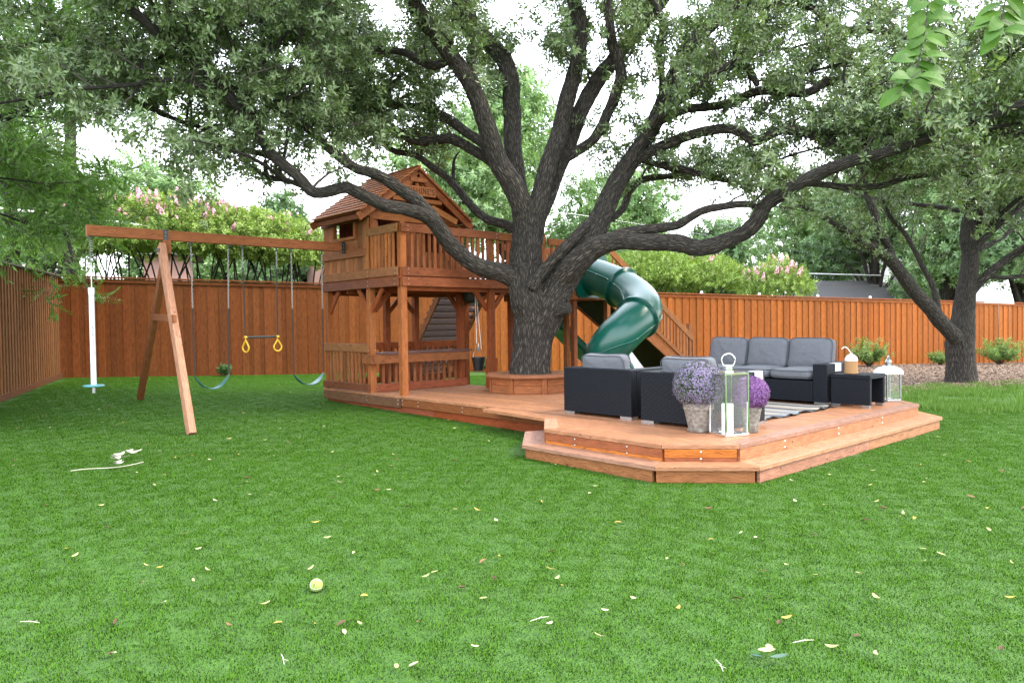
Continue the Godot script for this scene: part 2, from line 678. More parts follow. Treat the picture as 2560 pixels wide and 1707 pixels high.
func build_ground() -> void:
	sheet("ground", -70, 90, -40, 110, 4.0, -0.05, M.land)
	sheet("turf_lawn", LEFT, 14.0, -9.0, BACK, 0.6, 0.0, M.lawn)
	sheet("grass_verge", 10.2, 40.0, 7.6, 11.2, 0.6, 0.004, M.lawn, 0.5)
	sheet("mulch_bed", 11.2, 40.0, 10.2, BACK, 0.5, 0.012, M.earth, 0.6)
	# pile of the artificial turf: small patches of upright fibres
	var patches: Array = []
	for k in 4:
		var mb := Mb.new()
		for i in 1150:
			var p := Vector3(rng.randf_range(-0.16, 0.16), 0, rng.randf_range(-0.16, 0.16))
			var a := rng.randf() * TAU
			var s := Vector3(cos(a), 0, sin(a)) * rng.randf_range(0.0010, 0.0018)
			var h := rng.randf_range(0.009, 0.017)
			var lean := Vector3(rng.randf_range(-1, 1), 0, rng.randf_range(-1, 1)) * 0.009
			var g := rng.randf()
			mb.col = Color(0.058, 0.152, 0.010).lerp(Color(0.104, 0.226, 0.022), g * g)
			if rng.randf() < 0.06:
				mb.col = Color(0.12, 0.23, 0.045)
			var nn := Vector3(-s.z, 0.004, s.x).normalized()
			var m1 := p + Vector3(0, h * 0.6, 0) + lean * 0.4
			var b := mb.v.size()
			mb.add(p - s, nn); mb.add(p + s, nn); mb.add(m1 + s * 0.8, nn); mb.add(m1 - s * 0.8, nn)
			mb.add(p + Vector3(0, h, 0) + lean, nn)
			mb.tri(b, b + 1, b + 2); mb.tri(b, b + 2, b + 3); mb.tri(b + 3, b + 2, b + 4)
		patches.append(mb.mesh())
	var xf := [[], [], [], []]
	var cols := [[], [], [], []]
	var d := -1.5
	while d < 19.5:
		var stp := 0.25 if d < 8.0 else 0.33
		var half := 0.735 * maxf(d, 0.6) + 1.3
		var c := -half
		while c < half:
			var x := 0.739 * c + 0.673 * d + rng.randf_range(-0.03, 0.03)
			var z := 0.674 * c - 0.739 * d + rng.randf_range(-0.03, 0.03)
			c += stp
			var e1 := E1.x * x + E1.z * z
			var e2 := E2.x * x + E2.z * z
			if e1 < LEFT + 0.1 or e2 > BACK - 0.1 or (e1 > 10.4 and e2 > 8.2) or e1 > 13.6 or on_deck(x, z, -0.06):
				continue
			var k := rng.randi() % 4
			var sc := 1.0 if d < 8.0 else 1.3
			xf[k].append(Transform3D(Basis(Vector3.UP, rng.randf() * TAU).scaled(Vector3(sc, rng.randf_range(0.85, 1.15), sc)), Vector3(x, ground_y(x, z) - 0.002, z)))
			var pile := 1.03 + 0.10 * noise.get_noise_2d(x * 5.0, z * 22.0) + 0.05 * noise.get_noise_2d(x * 9.0 + 50.0, z * 9.0)
			cols[k].append(Color(pile, pile, pile))
		d += stp
	for k in 4:
		scatter("turf_pile", patches[k], xf[k], cols[k], M.blade, self)
	# living grass of the verge: longer, paler, thin in places
	var gm := Mb.new()
	for i in 90:
		var p := Vector3(rng.randf_range(-0.2, 0.2), 0, rng.randf_range(-0.2, 0.2))
		var a := rng.randf() * TAU
		var s := Vector3(cos(a), 0, sin(a)) * 0.005
		gm.col = Color(0.08, 0.19, 0.025).lerp(Color(0.19, 0.29, 0.07), rng.randf())
		var b := gm.v.size()
		var nn := Vector3(-s.z, 0.002, s.x).normalized()
		gm.add(p - s, nn); gm.add(p + s, nn)
		gm.add(p + Vector3(rng.randf_range(-0.05, 0.05), rng.randf_range(0.05, 0.11), rng.randf_range(-0.05, 0.05)), nn)
		gm.tri(b, b + 1, b + 2)
	var gx := []
	for i in 1500:
		var e1 := rng.randf_range(10.0, 32.0)
		var e2 := rng.randf_range(7.4, 11.8)
		if rng.randf() < smoothstep(9.8, 11.8, e2):
			continue
		var p := fp(e1, e2)
		if not on_deck(p.x, p.z, 0.1):
			gx.append(Transform3D(Basis(Vector3.UP, rng.randf() * TAU), p))
	scatter("grass", gm.mesh(), gx, [], M.blade, self)
	# bark chips and dead leaves on the bed
	var cm := Mb.new()
	for i in 80:
		var p := Vector3(rng.randf_range(-0.35, 0.35), rng.randf_range(0.0, 0.02), rng.randf_range(-0.35, 0.35))
		var t := rng.randf()
		cm.col = Color(0.09, 0.055, 0.036).lerp(Color(0.38, 0.26, 0.18), t * t)
		var u := Vector3(rng.randf_range(-1, 1), rng.randf_range(-0.3, 0.3), rng.randf_range(-1, 1)).normalized()
		var w := u.cross(Vector3(rng.randf_range(-0.4, 0.4), 1, rng.randf_range(-0.4, 0.4))).normalized()
		var l := rng.randf_range(0.02, 0.05)
		var q := rng.randf_range(0.008, 0.02)
		var nn := w.cross(u)
		if nn.y < 0:
			nn = -nn
		cm.face([p - u * l, p + w * q, p + u * l, p - w * q], nn)
	var cx := []
	for i in 2600:
		var e1 := rng.randf_range(10.8, 33.0)
		var e2 := rng.randf_range(10.4, BACK - 0.3)
		var p := fp(e1, e2, 0.015)
		cx.append(Transform3D(Basis(Vector3.UP, rng.randf() * TAU), p))
	scatter("bark_mulch", cm.mesh(), cx, [], M.chip, self)


func build_fences() -> void:
	var H := 2.37
	var f := thing("wooden_fence", "long rust brown board fence across the back, behind the playhouse and sofa", "fence", fp(12.0, BACK))
	var e := LEFT
	var k := 0
	while e < 33.0:
		var front := k % 2 == 0
		var w := 0.15 if front else (0.134 if e < 8.0 else 0.14)
		var off := (-0.012 if front else 0.010) * lerpf(0.28, 1.0, smoothstep(6.0, 11.0, e)) + rng.randf_range(-0.0015, 0.0015)
		var g := fp(e + 0.0675, BACK, -0.05) + E2 * off
		# shade near the corner and fuller light to the right are put into the colour
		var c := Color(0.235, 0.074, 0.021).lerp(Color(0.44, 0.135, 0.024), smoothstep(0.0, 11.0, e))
		var mb := Mb.new()
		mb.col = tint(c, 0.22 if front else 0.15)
		add_plank(mb, g, g + Vector3(0, H + 0.02, 0), w, 0.018, E2, 0.003)
		part("board", mb, M.wood, f)
		e += 0.135
		k += 1
	e = LEFT
	while e < 33.0:
		var e9 := minf(e + 3.66, 33.2)
		var c := Color(0.25, 0.08, 0.025).lerp(Color(0.42, 0.125, 0.03), smoothstep(0.0, 11.0, e))  # trim colour carries the same painted shade and light as the boards
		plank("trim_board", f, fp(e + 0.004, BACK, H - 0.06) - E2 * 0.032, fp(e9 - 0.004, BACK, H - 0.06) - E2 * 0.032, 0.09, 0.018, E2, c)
		plank("cap_board", f, fp(e + 0.003, BACK, H + 0.018) - E2 * 0.012, fp(e9 - 0.003, BACK, H + 0.018) - E2 * 0.012, 0.13, 0.034, Vector3.UP, c * 0.92)
		plank("rail", f, fp(e, BACK, 0.5) + E2 * 0.05, fp(e9, BACK, 0.5) + E2 * 0.05, 0.09, 0.04, Vector3.UP, c)
		var b := fp(e + 0.1, BACK, -0.1) + E2 * 0.09
		plank("post", f, b, b + Vector3(0, H + 0.05, 0), 0.09, 0.09, E2, c)
		e += 3.66
	# small round lights along the cap on the right
	for s in [12.1, 14.4, 16.7, 19.2, 21.6]:
		var mb := Mb.new()
		var p := fp(s, BACK, H + 0.035) - E2 * 0.01
		mb.lathe(p, [Vector2(0.045, 0.0), Vector2(0.05, 0.03), Vector2(0.04, 0.07), Vector2(0.0, 0.09)], 10)
		tag(part("cap_light", mb, M.white, self), "small white round light on top of the back fence at the right", "light", "round lights on the fence cap")
	var lf := thing("wooden_fence", "brown fence of upright battens at the left edge, with a grey cap", "fence", fp(LEFT, 16.0))
	var y := 10.6
	k = 0
	while y < BACK - 0.1:
		var front := k % 2 == 0
		var g := fp(LEFT, y, -0.05) + E1 * (0.026 if front else 0.0)
		plank("board", lf, g, g + Vector3(0, H + 0.04, 0), 0.10 if front else 0.14, 0.022, E1, Color(0.26, 0.120, 0.052) if front else Color(0.15, 0.068, 0.032), null, 0.003)
		y += 0.1
		k += 1
	var a := 10.6
	while a < BACK - 0.2:
		var a9 := minf(a + 2.44, BACK - 0.05)
		plank("cap_board", lf, fp(LEFT, a, H + 0.02) + E1 * 0.02, fp(LEFT, a9 - 0.006, H + 0.02) + E1 * 0.02, 0.17, 0.036, Vector3.UP, Color(0.20, 0.165, 0.14))
		plank("post", lf, fp(LEFT, a + 0.1, -0.1) - E1 * 0.07, fp(LEFT, a + 0.1, H) - E1 * 0.07, 0.09, 0.09, E1, Color(0.2, 0.1, 0.05))
		plank("kick_board", lf, fp(LEFT, a, 0.06) + E1 * 0.052, fp(LEFT, a9, 0.06) + E1 * 0.052, 0.12, 0.02, E1, Color(0.16, 0.07, 0.035))
		a += 2.44


func build_deck() -> void:
	var d := thing("wooden_deck", "low stained cedar deck with one step all round, under the playhouse and seats", "deck", Vector3(7.6, 0, -5.5))
	var top := Color(0.52, 0.25, 0.135)
	var red := Color(0.40, 0.135, 0.05)
	var pale := Color(0.60, 0.265, 0.135)  # right-facing boards: the stronger light there is put into the colour
	var Z := Vector2(0, 1)
	var X := Vector2(1, 0)
	# lounge platform: mitred border boards round the edge, field boards along z
	var w := 0.14
	var x0 := 5.325
	var x1 := 10.5
	var zf := -3.412
	slab("border_board", d, [Vector2(5.786, zf), Vector2(10.04, zf), Vector2(9.98, zf - w), Vector2(5.845, zf - w)], DECK - 0.038, DECK, X, Color(0.42, 0.235, 0.175), M.deck)
	slab("border_board", d, [Vector2(x0, -3.906), Vector2(5.782, zf - 0.002), Vector2(5.841, zf - w), Vector2(x0 + w, -3.965)], DECK - 0.038, DECK, Vector2(0.68, 0.73), top, M.deck)
	slab("border_board", d, [Vector2(10.044, zf), Vector2(x1, -3.87), Vector2(x1 - w, -3.93), Vector2(9.985, zf - w)], DECK - 0.038, DECK, Vector2(0.7, -0.7), top, M.deck)
	slab("border_board", d, [Vector2(x0, -3.912), Vector2(x0 + w, -3.97), Vector2(x0 + w, -5.30), Vector2(x0, -5.362)], DECK - 0.038, DECK, Z, top, M.deck)
	slab("border_board", d, [Vector2(x0, -5.367), Vector2(x0 + w, -5.305), Vector2(5.99, -5.83), Vector2(5.90, -5.94)], DECK - 0.038, DECK, Vector2(0.7, -0.7), Color(0.56, 0.33, 0.22), M.deck)
	slab("border_board", d, [Vector2(x1 - w, -3.935), Vector2(x1, -3.875), Vector2(x1, -7.2), Vector2(x1 - w, -7.2)], DECK - 0.038, DECK, Z, top, M.deck)
	var x := x0 + w + 0.004
	while x < x1 - w - 0.02:
		var xe := minf(x + 0.14, x1 - w - 0.005)
		var za := zf - w - 0.004
		var front := func(q: float) -> float: return minf(za, minf(za - (5.845 - q) * 1.07, za - (q - 9.985) * 1.0))
		var back := func(q: float) -> float: return -7.2 if q > 5.99 else -5.31 - (q - x0 - w) * 1.0
		if back.call(x) < front.call(x) - 0.05:
			slab("deck_board", d, [Vector2(x, front.call(x)), Vector2(xe, front.call(xe)), Vector2(xe, back.call(xe)), Vector2(x, back.call(x))], DECK - 0.038, DECK - 0.001, Z, top, M.deck)
		x = xe + 0.005
	# deck under the playhouse
	x = 6.30
	while x < 8.2:
		slab("deck_board", d, [Vector2(x, -7.204), Vector2(x + 0.14, -7.204), Vector2(x + 0.14, -11.84), Vector2(x, -11.84)], DECK - 0.038, DECK - 0.001, Z, top * 0.96, M.deck)
		x += 0.145
	slab("deck_board", d, [Vector2(6.15, -5.94), Vector2(6.296, -5.9), Vector2(6.296, -7.2), Vector2(6.27, -7.2)], DECK - 0.04, DECK - 0.002, Z, top, M.deck)
	# fascia and toe boards
	var fy := DECK - 0.038 - 0.062
	plank("fascia_board", d, Vector3(5.80, fy, zf - 0.025), Vector3(10.02, fy, zf - 0.025), 0.12, 0.036, Vector3(0, 0, 1), pale, M.deck)
	plank("fascia_board", d, Vector3(x0 + 0.03, fy + 0.02, -3.90), Vector3(5.775, fy + 0.02, zf - 0.03), 0.075, 0.036, Vector3(-0.73, 0, 0.68), Color(0.62, 0.20, 0.04), M.deck)
	plank("fascia_board", d, Vector3(x0 + 0.03, fy - 0.041, -3.90), Vector3(5.775, fy - 0.041, zf - 0.03), 0.045, 0.036, Vector3(-0.73, 0, 0.68), Color(0.38, 0.125, 0.055), M.deck)
	plank("fascia_board", d, Vector3(x0 + 0.022, fy + 0.018, -3.91), Vector3(x0 + 0.022, fy + 0.018, -5.355), 0.08, 0.036, Vector3(1, 0, 0), Color(0.37, 0.12, 0.05), M.deck)
	plank("fascia_board", d, Vector3(x0 + 0.022, fy - 0.042, -3.91), Vector3(x0 + 0.022, fy - 0.042, -5.355), 0.04, 0.036, Vector3(1, 0, 0), Color(0.62, 0.22, 0.05), M.deck)
	plank("fascia_board", d, Vector3(x0 + 0.03, fy, -5.37), Vector3(5.9, fy, -5.93), 0.12, 0.036, Vector3(-0.7, 0, -0.7), red, M.deck)
	plank("fascia_board", d, Vector3(10.03, fy, zf - 0.03), Vector3(x1 - 0.02, fy, -3.89), 0.12, 0.036, Vector3(0.7, 0, 0.7), pale, M.deck)
	plank("fascia_board", d, Vector3(x1 - 0.025, fy, -3.9), Vector3(x1 - 0.025, fy, -7.2), 0.12, 0.036, Vector3(1, 0, 0), pale, M.deck)
	plank("fascia_board", d, Vector3(6.325, fy, -5.95), Vector3(6.325, fy, -9.44), 0.118, 0.036, Vector3(1, 0, 0), Color(0.33, 0.115, 0.042), M.deck)
	plank("fascia_board", d, Vector3(6.305, fy - 0.012, -9.46), Vector3(6.305, fy - 0.012, -11.83), 0.14, 0.036, Vector3(1, 0, 0), Color(0.25, 0.125, 0.07), M.deck)
	plank("toe_board", d, Vector3(6.36, 0.04, -5.9), Vector3(6.36, 0.04, -8.66), 0.19, 0.03, Vector3(1, 0, 0), Color(0.42, 0.10, 0.035), M.deck)
	plank("toe_board", d, Vector3(6.36, 0.04, -8.665), Vector3(6.36, 0.04, -11.8), 0.19, 0.03, Vector3(1, 0, 0), Color(0.34, 0.10, 0.05), M.deck)
	plank("joist", d, Vector3(6.4, 0.15, -11.8), Vector3(8.2, 0.15, -11.8), 0.2, 0.04, Vector3(0, 0, 1), red)
	plank("joist", d, Vector3(8.2, 0.15, -11.8), Vector3(8.2, 0.15, -7.2), 0.2, 0.04, Vector3(1, 0, 0), red)
	plank("joist", d, Vector3(8.2, 0.14, -7.19), Vector3(10.46, 0.14, -7.19), 0.2, 0.04, Vector3(0, 0, 1), red)
	# step: treads with mitred ends on toe boards
	var ty := 0.15
	var step := [[Vector2(5.70, -3.18), Vector2(10.14, -3.18), Vector2(10.05, -3.42), Vector2(5.79, -3.42), X, Color(0.62, 0.33, 0.20)],
		[Vector2(5.10, -3.81), Vector2(5.697, -3.182), Vector2(5.788, -3.424), Vector2(5.33, -3.912), Vector2(0.69, 0.72), top],
		[Vector2(10.143, -3.182), Vector2(10.74, -3.78), Vector2(10.5, -3.88), Vector2(10.053, -3.424), Vector2(0.7, -0.7), pale],
		[Vector2(5.10, -3.814), Vector2(5.332, -3.916), Vector2(5.332, -5.36), Vector2(5.10, -5.46), Z, Color(0.48, 0.26, 0.175)],
		[Vector2(5.10, -5.464), Vector2(5.332, -5.364), Vector2(6.0, -6.01), Vector2(5.76, -6.12), Vector2(0.7, -0.7), Color(0.44, 0.26, 0.20)],
		[Vector2(10.742, -3.784), Vector2(10.502, -3.884), Vector2(10.502, -7.2), Vector2(10.742, -7.2), Z, pale]]
	for s in step:
		slab("step_tread", d, [s[0], s[1], s[2], s[3]], ty - 0.036, ty, s[4], s[5], M.deck)
	var toe := [[Vector2(5.74, -3.215), Vector2(7.98, -3.215), Color(0.46, 0.225, 0.155)], [Vector2(7.985, -3.215), Vector2(10.1, -3.215), Color(0.55, 0.28, 0.16)],
		[Vector2(5.145, -3.835), Vector2(5.715, -3.235), Color(0.40, 0.155, 0.06)], [Vector2(5.14, -3.86), Vector2(5.14, -5.43), Color(0.40, 0.17, 0.07)],
		[Vector2(5.15, -5.45), Vector2(5.77, -6.08), Color(0.4, 0.17, 0.08)], [Vector2(10.13, -3.23), Vector2(10.7, -3.80), pale], [Vector2(10.705, -3.82), Vector2(10.705, -7.2), pale]]
	for t in toe:
		var a := Vector3(t[0].x, 0.05, t[0].y)
		var b := Vector3(t[1].x, 0.05, t[1].y)
		plank("toe_board", d, a, b, 0.126, 0.03, (b - a).cross(Vector3.UP), t[2], M.deck)
	for q in [6.6, 7.75, 8.9]:
		for yy in [0.235, 0.175]:
			bolt(d, Vector3(q, yy, zf - 0.007), Vector3(0, 0, 1), 0.014)
	for q in [-4.3, -4.95]:
		for yy in [0.235, 0.175]:
			bolt(d, Vector3(x0 + 0.003, yy, q), Vector3(-1, 0, 0), 0.014)
	for yy in [0.235, 0.175]:
		bolt(d, Vector3(5.553 - 0.014, yy, -3.663 + 0.015), Vector3(-0.73, 0, 0.68).normalized(), 0.014)
	for q in [-6.9, -7.95, -9.0, -9.41, -9.5, -10.4]:
		for yy in [0.235, 0.175]:
			bolt(d, Vector3(6.305 if q > -9.45 else 6.286, yy, q), Vector3(-1, 0, 0), 0.013)


# eight-sided box of boards round the oak, with a seat rim
func build_planter() -> void:
	var o := Vector3(8.2, DECK, -8.55)
	var b := thing("tree_planter", "eight-sided cedar bench box round the foot of the oak", "planter", o)
	var c := Color(0.40, 0.145, 0.055)
	for k in 8:
		var a0 := TAU * (k - 0.5) / 8.0
		var a1 := TAU * (k + 0.5) / 8.0
		var p := Vector2(cos(a0), sin(a0))
		var q := Vector2(cos(a1), sin(a1))
		var nn := Vector3(cos(TAU * k / 8.0), 0, sin(TAU * k / 8.0))
		var R := 0.655
		var A := o + Vector3(p.x * R, 0, p.y * R)
		var B := o + Vector3(q.x * R, 0, q.y * R)
		for j in 2:
			plank("side_board", b, A + Vector3(0, 0.062 + j * 0.122, 0), B + Vector3(0, 0.062 + j * 0.122, 0), 0.119, 0.03, nn, c)
		var e := (B - A).normalized()
		plank("corner_batten", b, A + e * 0.035 + nn * 0.032 + Vector3(0, 0.002, 0), A + e * 0.035 + nn * 0.032 + Vector3(0, 0.242, 0), 0.075, 0.03, nn, c * 0.95)
		var o2 := Vector2(o.x, o.z)
		slab("seat_board", b, [o2 + p * 0.765, o2 + q * 0.765, o2 + q * 0.52, o2 + p * 0.52], DECK + 0.246, DECK + 0.284, (q - p).normalized(), Color(0.40, 0.17, 0.085))
		slab("seat_board", b, [o2 + p * 0.517, o2 + q * 0.517, o2 + q * 0.36, o2 + p * 0.36], DECK + 0.246, DECK + 0.283, (q - p).normalized(), Color(0.34, 0.15, 0.08))


func add_text(called: String, words: String, parent: Node, at: Vector3, basis: Basis, size: float, depth: float, mat: Material, font_name := "Droid Sans") -> void:
	var t := TextMesh.new()
	var f := SystemFont.new()
	f.font_names = PackedStringArray([font_name])
	t.font = f
	t.text = words
	t.font_size = 32
	t.pixel_size = size / 32.0
	t.depth = depth
	t.curve_step = 2.0
	var o := MeshInstance3D.new()
	o.mesh = t
	o.material_override = mat
	o.transform = Transform3D(basis, at - where(parent))
	hang(o, called, parent)


func balusters(parent: Node, a: Vector3, b: Vector3, y0: float, y1: float, gap: float, w: float, t: float, c: Color) -> void:
	var n := int(a.distance_to(b) / gap)
	var nn := (b - a).cross(Vector3.UP)
	for i in range(1, n):
		var p := a.lerp(b, float(i) / n)
		plank("baluster", parent, Vector3(p.x, y0, p.z), Vector3(p.x, y1, p.z), w, t, nn, tint(c, 0.22))


func build_playhouse() -> void:
	var h := thing("playhouse", "two-storey cedar playhouse with a gabled cabin and railed balcony", "playhouse", Vector3(7.9, DECK, -10.6))
	var c := Color(0.44, 0.146, 0.044)
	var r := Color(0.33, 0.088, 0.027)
	var lite := Color(0.46, 0.175, 0.058)
	var UPX := Vector3(1, 0, 0)
	var UPZ := Vector3(0, 0, 1)
	var zF := -9.45
	var zC := -10.36
	var zB := -11.8
	var xL := 6.30
	var xR := 9.48
	# posts
	for p in [[6.40, -9.50, 2.92], [8.20, -9.52, 2.88], [9.43, -9.52, 2.98], [6.37, -10.36, 3.12], [8.20, -10.36, 3.12], [9.43, -10.36, 2.92], [6.37, -11.74, 3.12], [7.55, -11.74, 1.98], [8.2, -11.74, 3.12], [9.43, -11.74, 2.92]]:
		var foot := DECK if p[0] < 8.1 or p[1] > -9.6 and p[0] < 8.3 else ground_y(p[0], p[1])
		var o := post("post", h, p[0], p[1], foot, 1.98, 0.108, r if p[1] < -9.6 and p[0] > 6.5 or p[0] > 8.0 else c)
		if p[2] > 2.0:
			post("post", h, p[0], p[1], 1.985, p[2], 0.106, c)
	for s in [1.0, -1.0]:
		plank("foot_brace", h, Vector3(8.2 + s * 0.075, DECK, -9.52), Vector3(8.2 + s * 0.075, DECK + 0.5, -9.52), 0.10, 0.04, UPX, r)
	# braces under the floor
	for p in [[6.37, -11.69, 0, 1], [6.37, -10.41, 0, -1], [6.37, -10.31, 0, 1], [6.45, -10.36, 1, 0], [8.15, -9.55, -1, 0], [8.25, -9.55, 1, 0], [7.6, -11.74, 1, 0], [8.15, -11.74, -1, 0], [8.2, -10.41, 0, -1], [8.25, -10.36, 1, 0], [9.38, -9.55, -1, 0]]:
		var a := Vector3(p[0], 1.62, p[1])
		plank("brace", h, a, a + Vector3(p[2] * 0.32, 0.36, p[3] * 0.32), 0.085, 0.038, Vector3(p[3], 0, p[2]), r)
	# floor: beams, joists, boards
	for z in [-9.56, -10.36, -11.1, -11.76]:
		plank("joist", h, Vector3(xL + 0.05, 1.98, z + 0.03), Vector3(xR, 1.98, z + 0.03), 0.14, 0.04, UPZ, r)
	var x := xL + 0.012
	while x < xR:
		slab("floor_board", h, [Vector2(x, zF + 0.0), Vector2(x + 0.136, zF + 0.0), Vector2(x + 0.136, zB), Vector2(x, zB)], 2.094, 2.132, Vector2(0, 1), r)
		x += 0.144
	# bands of boards round the floor, left face then front face
	plank("band_board", h, Vector3(xL, 2.045, zB), Vector3(xL, 2.045, zC), 0.142, 0.036, UPX, Color(0.225, 0.082, 0.05))
	plank("band_board", h, Vector3(xL, 2.045, zC + 0.004), Vector3(xL, 2.045, zF - 0.02), 0.142, 0.036, UPX, Color(0.26, 0.09, 0.045))
	plank("band_board", h, Vector3(xL - 0.004, 2.20, zB + 0.02), Vector3(xL - 0.004, 2.20, zC), 0.135, 0.036, UPX, Color(0.36, 0.15, 0.06))
	plank("band_board", h, Vector3(xL - 0.004, 2.205, zC + 0.004), Vector3(xL - 0.004, 2.205, zF - 0.02), 0.135, 0.036, UPX, Color(0.33, 0.14, 0.06))
	plank("band_board", h, Vector3(xL + 0.05, 2.045, zF + 0.02), Vector3(8.86, 2.045, zF + 0.02), 0.14, 0.04, UPZ, Color(0.37, 0.12, 0.048))
	plank("band_board", h, Vector3(8.865, 2.045, zF + 0.02), Vector3(xR + 0.5, 2.045, zF + 0.02), 0.14, 0.04, UPZ, c)
	plank("band_board", h, Vector3(xL + 0.05, 2.20, zF + 0.02), Vector3(xR + 0.02, 2.20, zF + 0.02), 0.132, 0.036, UPZ, Color(0.345, 0.11, 0.048))
	# balcony rails and balusters
	plank("rail", h, Vector3(xL - 0.006, 2.862, zC + 0.03), Vector3(xL - 0.006, 2.862, zF - 0.02), 0.128, 0.036, UPX, Color(0.35, 0.16, 0.06))
	plank("rail", h, Vector3(xL + 0.04, 2.862, zF + 0.024), Vector3(8.30, 2.862, zF + 0.024), 0.128, 0.036, UPZ, Color(0.36, 0.12, 0.05))
	plank("rail", h, Vector3(8.305, 2.86, zF + 0.024), Vector3(9.40, 2.86, zF + 0.024), 0.128, 0.036, UPZ, c)
	plank("rail", h, Vector3(xR, 2.86, zC), Vector3(xR, 2.86, zF - 0.02), 0.128, 0.036, UPX, c)
	balusters(h, Vector3(xL + 0.02, 0, zC + 0.04), Vector3(xL + 0.02, 0, zF - 0.06), 2.14, 2.82, 0.092, 0.042, 0.036, lite)
	balusters(h, Vector3(xL + 0.14, 0, zF), Vector3(8.2, 0, zF), 2.13, 2.82, 0.105, 0.05, 0.034, Color(0.35, 0.125, 0.05))
	balusters(h, Vector3(8.2, 0, zF), Vector3(9.42, 0, zF), 2.13, 2.82, 0.105, 0.05, 0.034, Color(0.30, 0.10, 0.04))
	balusters(h, Vector3(xR - 0.02, 0, zC), Vector3(xR - 0.02, 0, zF - 0.05), 2.13, 2.82, 0.105, 0.05, 0.034, r)
	plank("rail", h, Vector3(8.25, 2.8, zB + 0.05), Vector3(8.7, 2.8, zB + 0.05), 0.128, 0.036, UPZ, r)
	# cabin walls of upright boards; the left wall has a window hole
	var z := zB + 0.04
	while z < zC - 0.02:
		var zc := z + 0.068
		var hole := zc > -11.37 and zc < -10.74
		var spans := [[2.27, 2.83]] if hole else [[2.27, 3.13]]
		for s in spans:
			plank("wall_board", h, Vector3(xL + 0.028 + rng.randf_range(0, 0.004), s[0], zc), Vector3(xL + 0.028, s[1], zc), 0.132, 0.022, UPX, tint(Color(0.40, 0.150, 0.050), 0.28), null, 0.006)
		z += 0.137
	plank("window_sill", h, Vector3(xL - 0.004, 2.82, -11.42), Vector3(xL - 0.004, 2.82, -10.66), 0.055, 0.045, UPX, lite)
	for q in [-11.40, -10.69]:
		plank("window_jamb", h, Vector3(xL - 0.002, 2.85, q), Vector3(xL - 0.002, 3.068, q), 0.06, 0.04, UPX, c)
	plank("wall_rail", h, Vector3(xL - 0.012, 2.56, zB), Vector3(xL - 0.012, 2.56, zC + 0.02), 0.125, 0.04, UPX, Color(0.34, 0.125, 0.05))
	plank("wall_rail", h, Vector3(xL - 0.008, 3.105, zB), Vector3(xL - 0.008, 3.105, zC + 0.04), 0.07, 0.032, UPX, Color(0.27, 0.085, 0.035))
	plank("corner_board", h, Vector3(xL - 0.006, 2.28, zC + 0.03), Vector3(xL - 0.006, 3.10, zC + 0.03), 0.11, 0.03, UPX, lite)
	# front wall with an opening on the left and a hatch on the right
	x = xL + 0.04
	while x < 8.02:
		var xc := x + 0.068
		var roofline := 3.93 - absf(xc - 7.15) * 0.727
		var spans := [[2.14, 3.12], [3.14, roofline]]
		if xc > 6.52 and xc < 6.93:
			spans = [[2.14, 2.3], [3.10, roofline]]
		elif xc > 7.5 and xc < 7.9:
			spans = [[2.14, 2.62], [3.06, roofline]]
		for s in spans:
			if s[1] - s[0] > 0.03:
				plank("wall_board", h, Vector3(xc, s[0], zC), Vector3(xc, s[1], zC), 0.134, 0.022, UPZ, Color(0.36, 0.125, 0.046), null, 0.003)
		x += 0.137
	plank("shutter", h, Vector3(6.50, 2.4, zC + 0.06), Vector3(6.44, 3.08, zC + 0.03), 0.10, 0.03, UPZ, Color(0.40, 0.14, 0.06))
	plank("door_post", h, Vector3(6.97, 2.14, zC + 0.03), Vector3(6.97, 3.2, zC + 0.03), 0.10, 0.04, UPZ, lite)
	plank("wall_rail", h, Vector3(xL + 0.02, 3.15, zC + 0.035), Vector3(8.05, 3.15, zC + 0.035), 0.11, 0.036, UPZ, lite)
	plank("window_jamb", h, Vector3(7.93, 2.5, zC + 0.03), Vector3(7.93, 3.1, zC + 0.03), 0.08, 0.036, UPZ, c)
	# back and right cabin walls, seen through the openings
	x = xL + 0.04
	while x < 8.02:
		var xc := x + 0.068
		var gapx := xc > 6.5 and xc < 6.62
		for s in ([[2.14, 2.75], [3.15, 3.9 - absf(xc - 7.15) * 0.727]] if gapx else [[2.14, 3.9 - absf(xc - 7.15) * 0.727]]):
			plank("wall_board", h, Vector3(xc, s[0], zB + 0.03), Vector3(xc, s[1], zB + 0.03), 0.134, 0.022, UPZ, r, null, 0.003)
		x += 0.137
	z = zB + 0.06
	while z < zC - 0.05:
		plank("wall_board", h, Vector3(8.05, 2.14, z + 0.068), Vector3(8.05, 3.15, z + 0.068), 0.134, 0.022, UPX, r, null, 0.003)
		z += 0.137
	# roof: two slopes of lapped boards, rake boards, gable trim
	var apex := Vector3(7.15, 3.95, 0)
	var zr0 := -10.06
	var zr1 := -11.68
	for side in [-1.0, 1.0]:
		var eave := Vector3(7.15 + side * 1.10, 3.15, 0)
		var dir := (eave - apex).normalized()
		var nn := Vector3(-dir.y * side, dir.x * side, 0)
		if nn.y < 0:
			nn = -nn
		var roof := Mb.new()
		roof.col = Color(0.26, 0.08, 0.03)
		add_plank(roof, Vector3(0, 0, zr0 + 0.02) + apex + dir * 0.68, Vector3(0, 0, zr1 - 0.02 + 0.04) + apex + dir * 0.68, 1.34, 0.018, nn)
		var sheathing := part("roof_deck", roof, M.wood, h)
		for k in 12:
			var m := apex + dir * (0.055 + k * 0.113) + nn * 0.032
			var tilt := (nn - dir * 0.17).normalized()
			plank("roof_board", h, m + Vector3(0, 0, zr0), m + Vector3(0, 0, zr1), 0.138, 0.024, tilt, tint(Color(0.50, 0.185, 0.07), 0.12), null, 0.003)
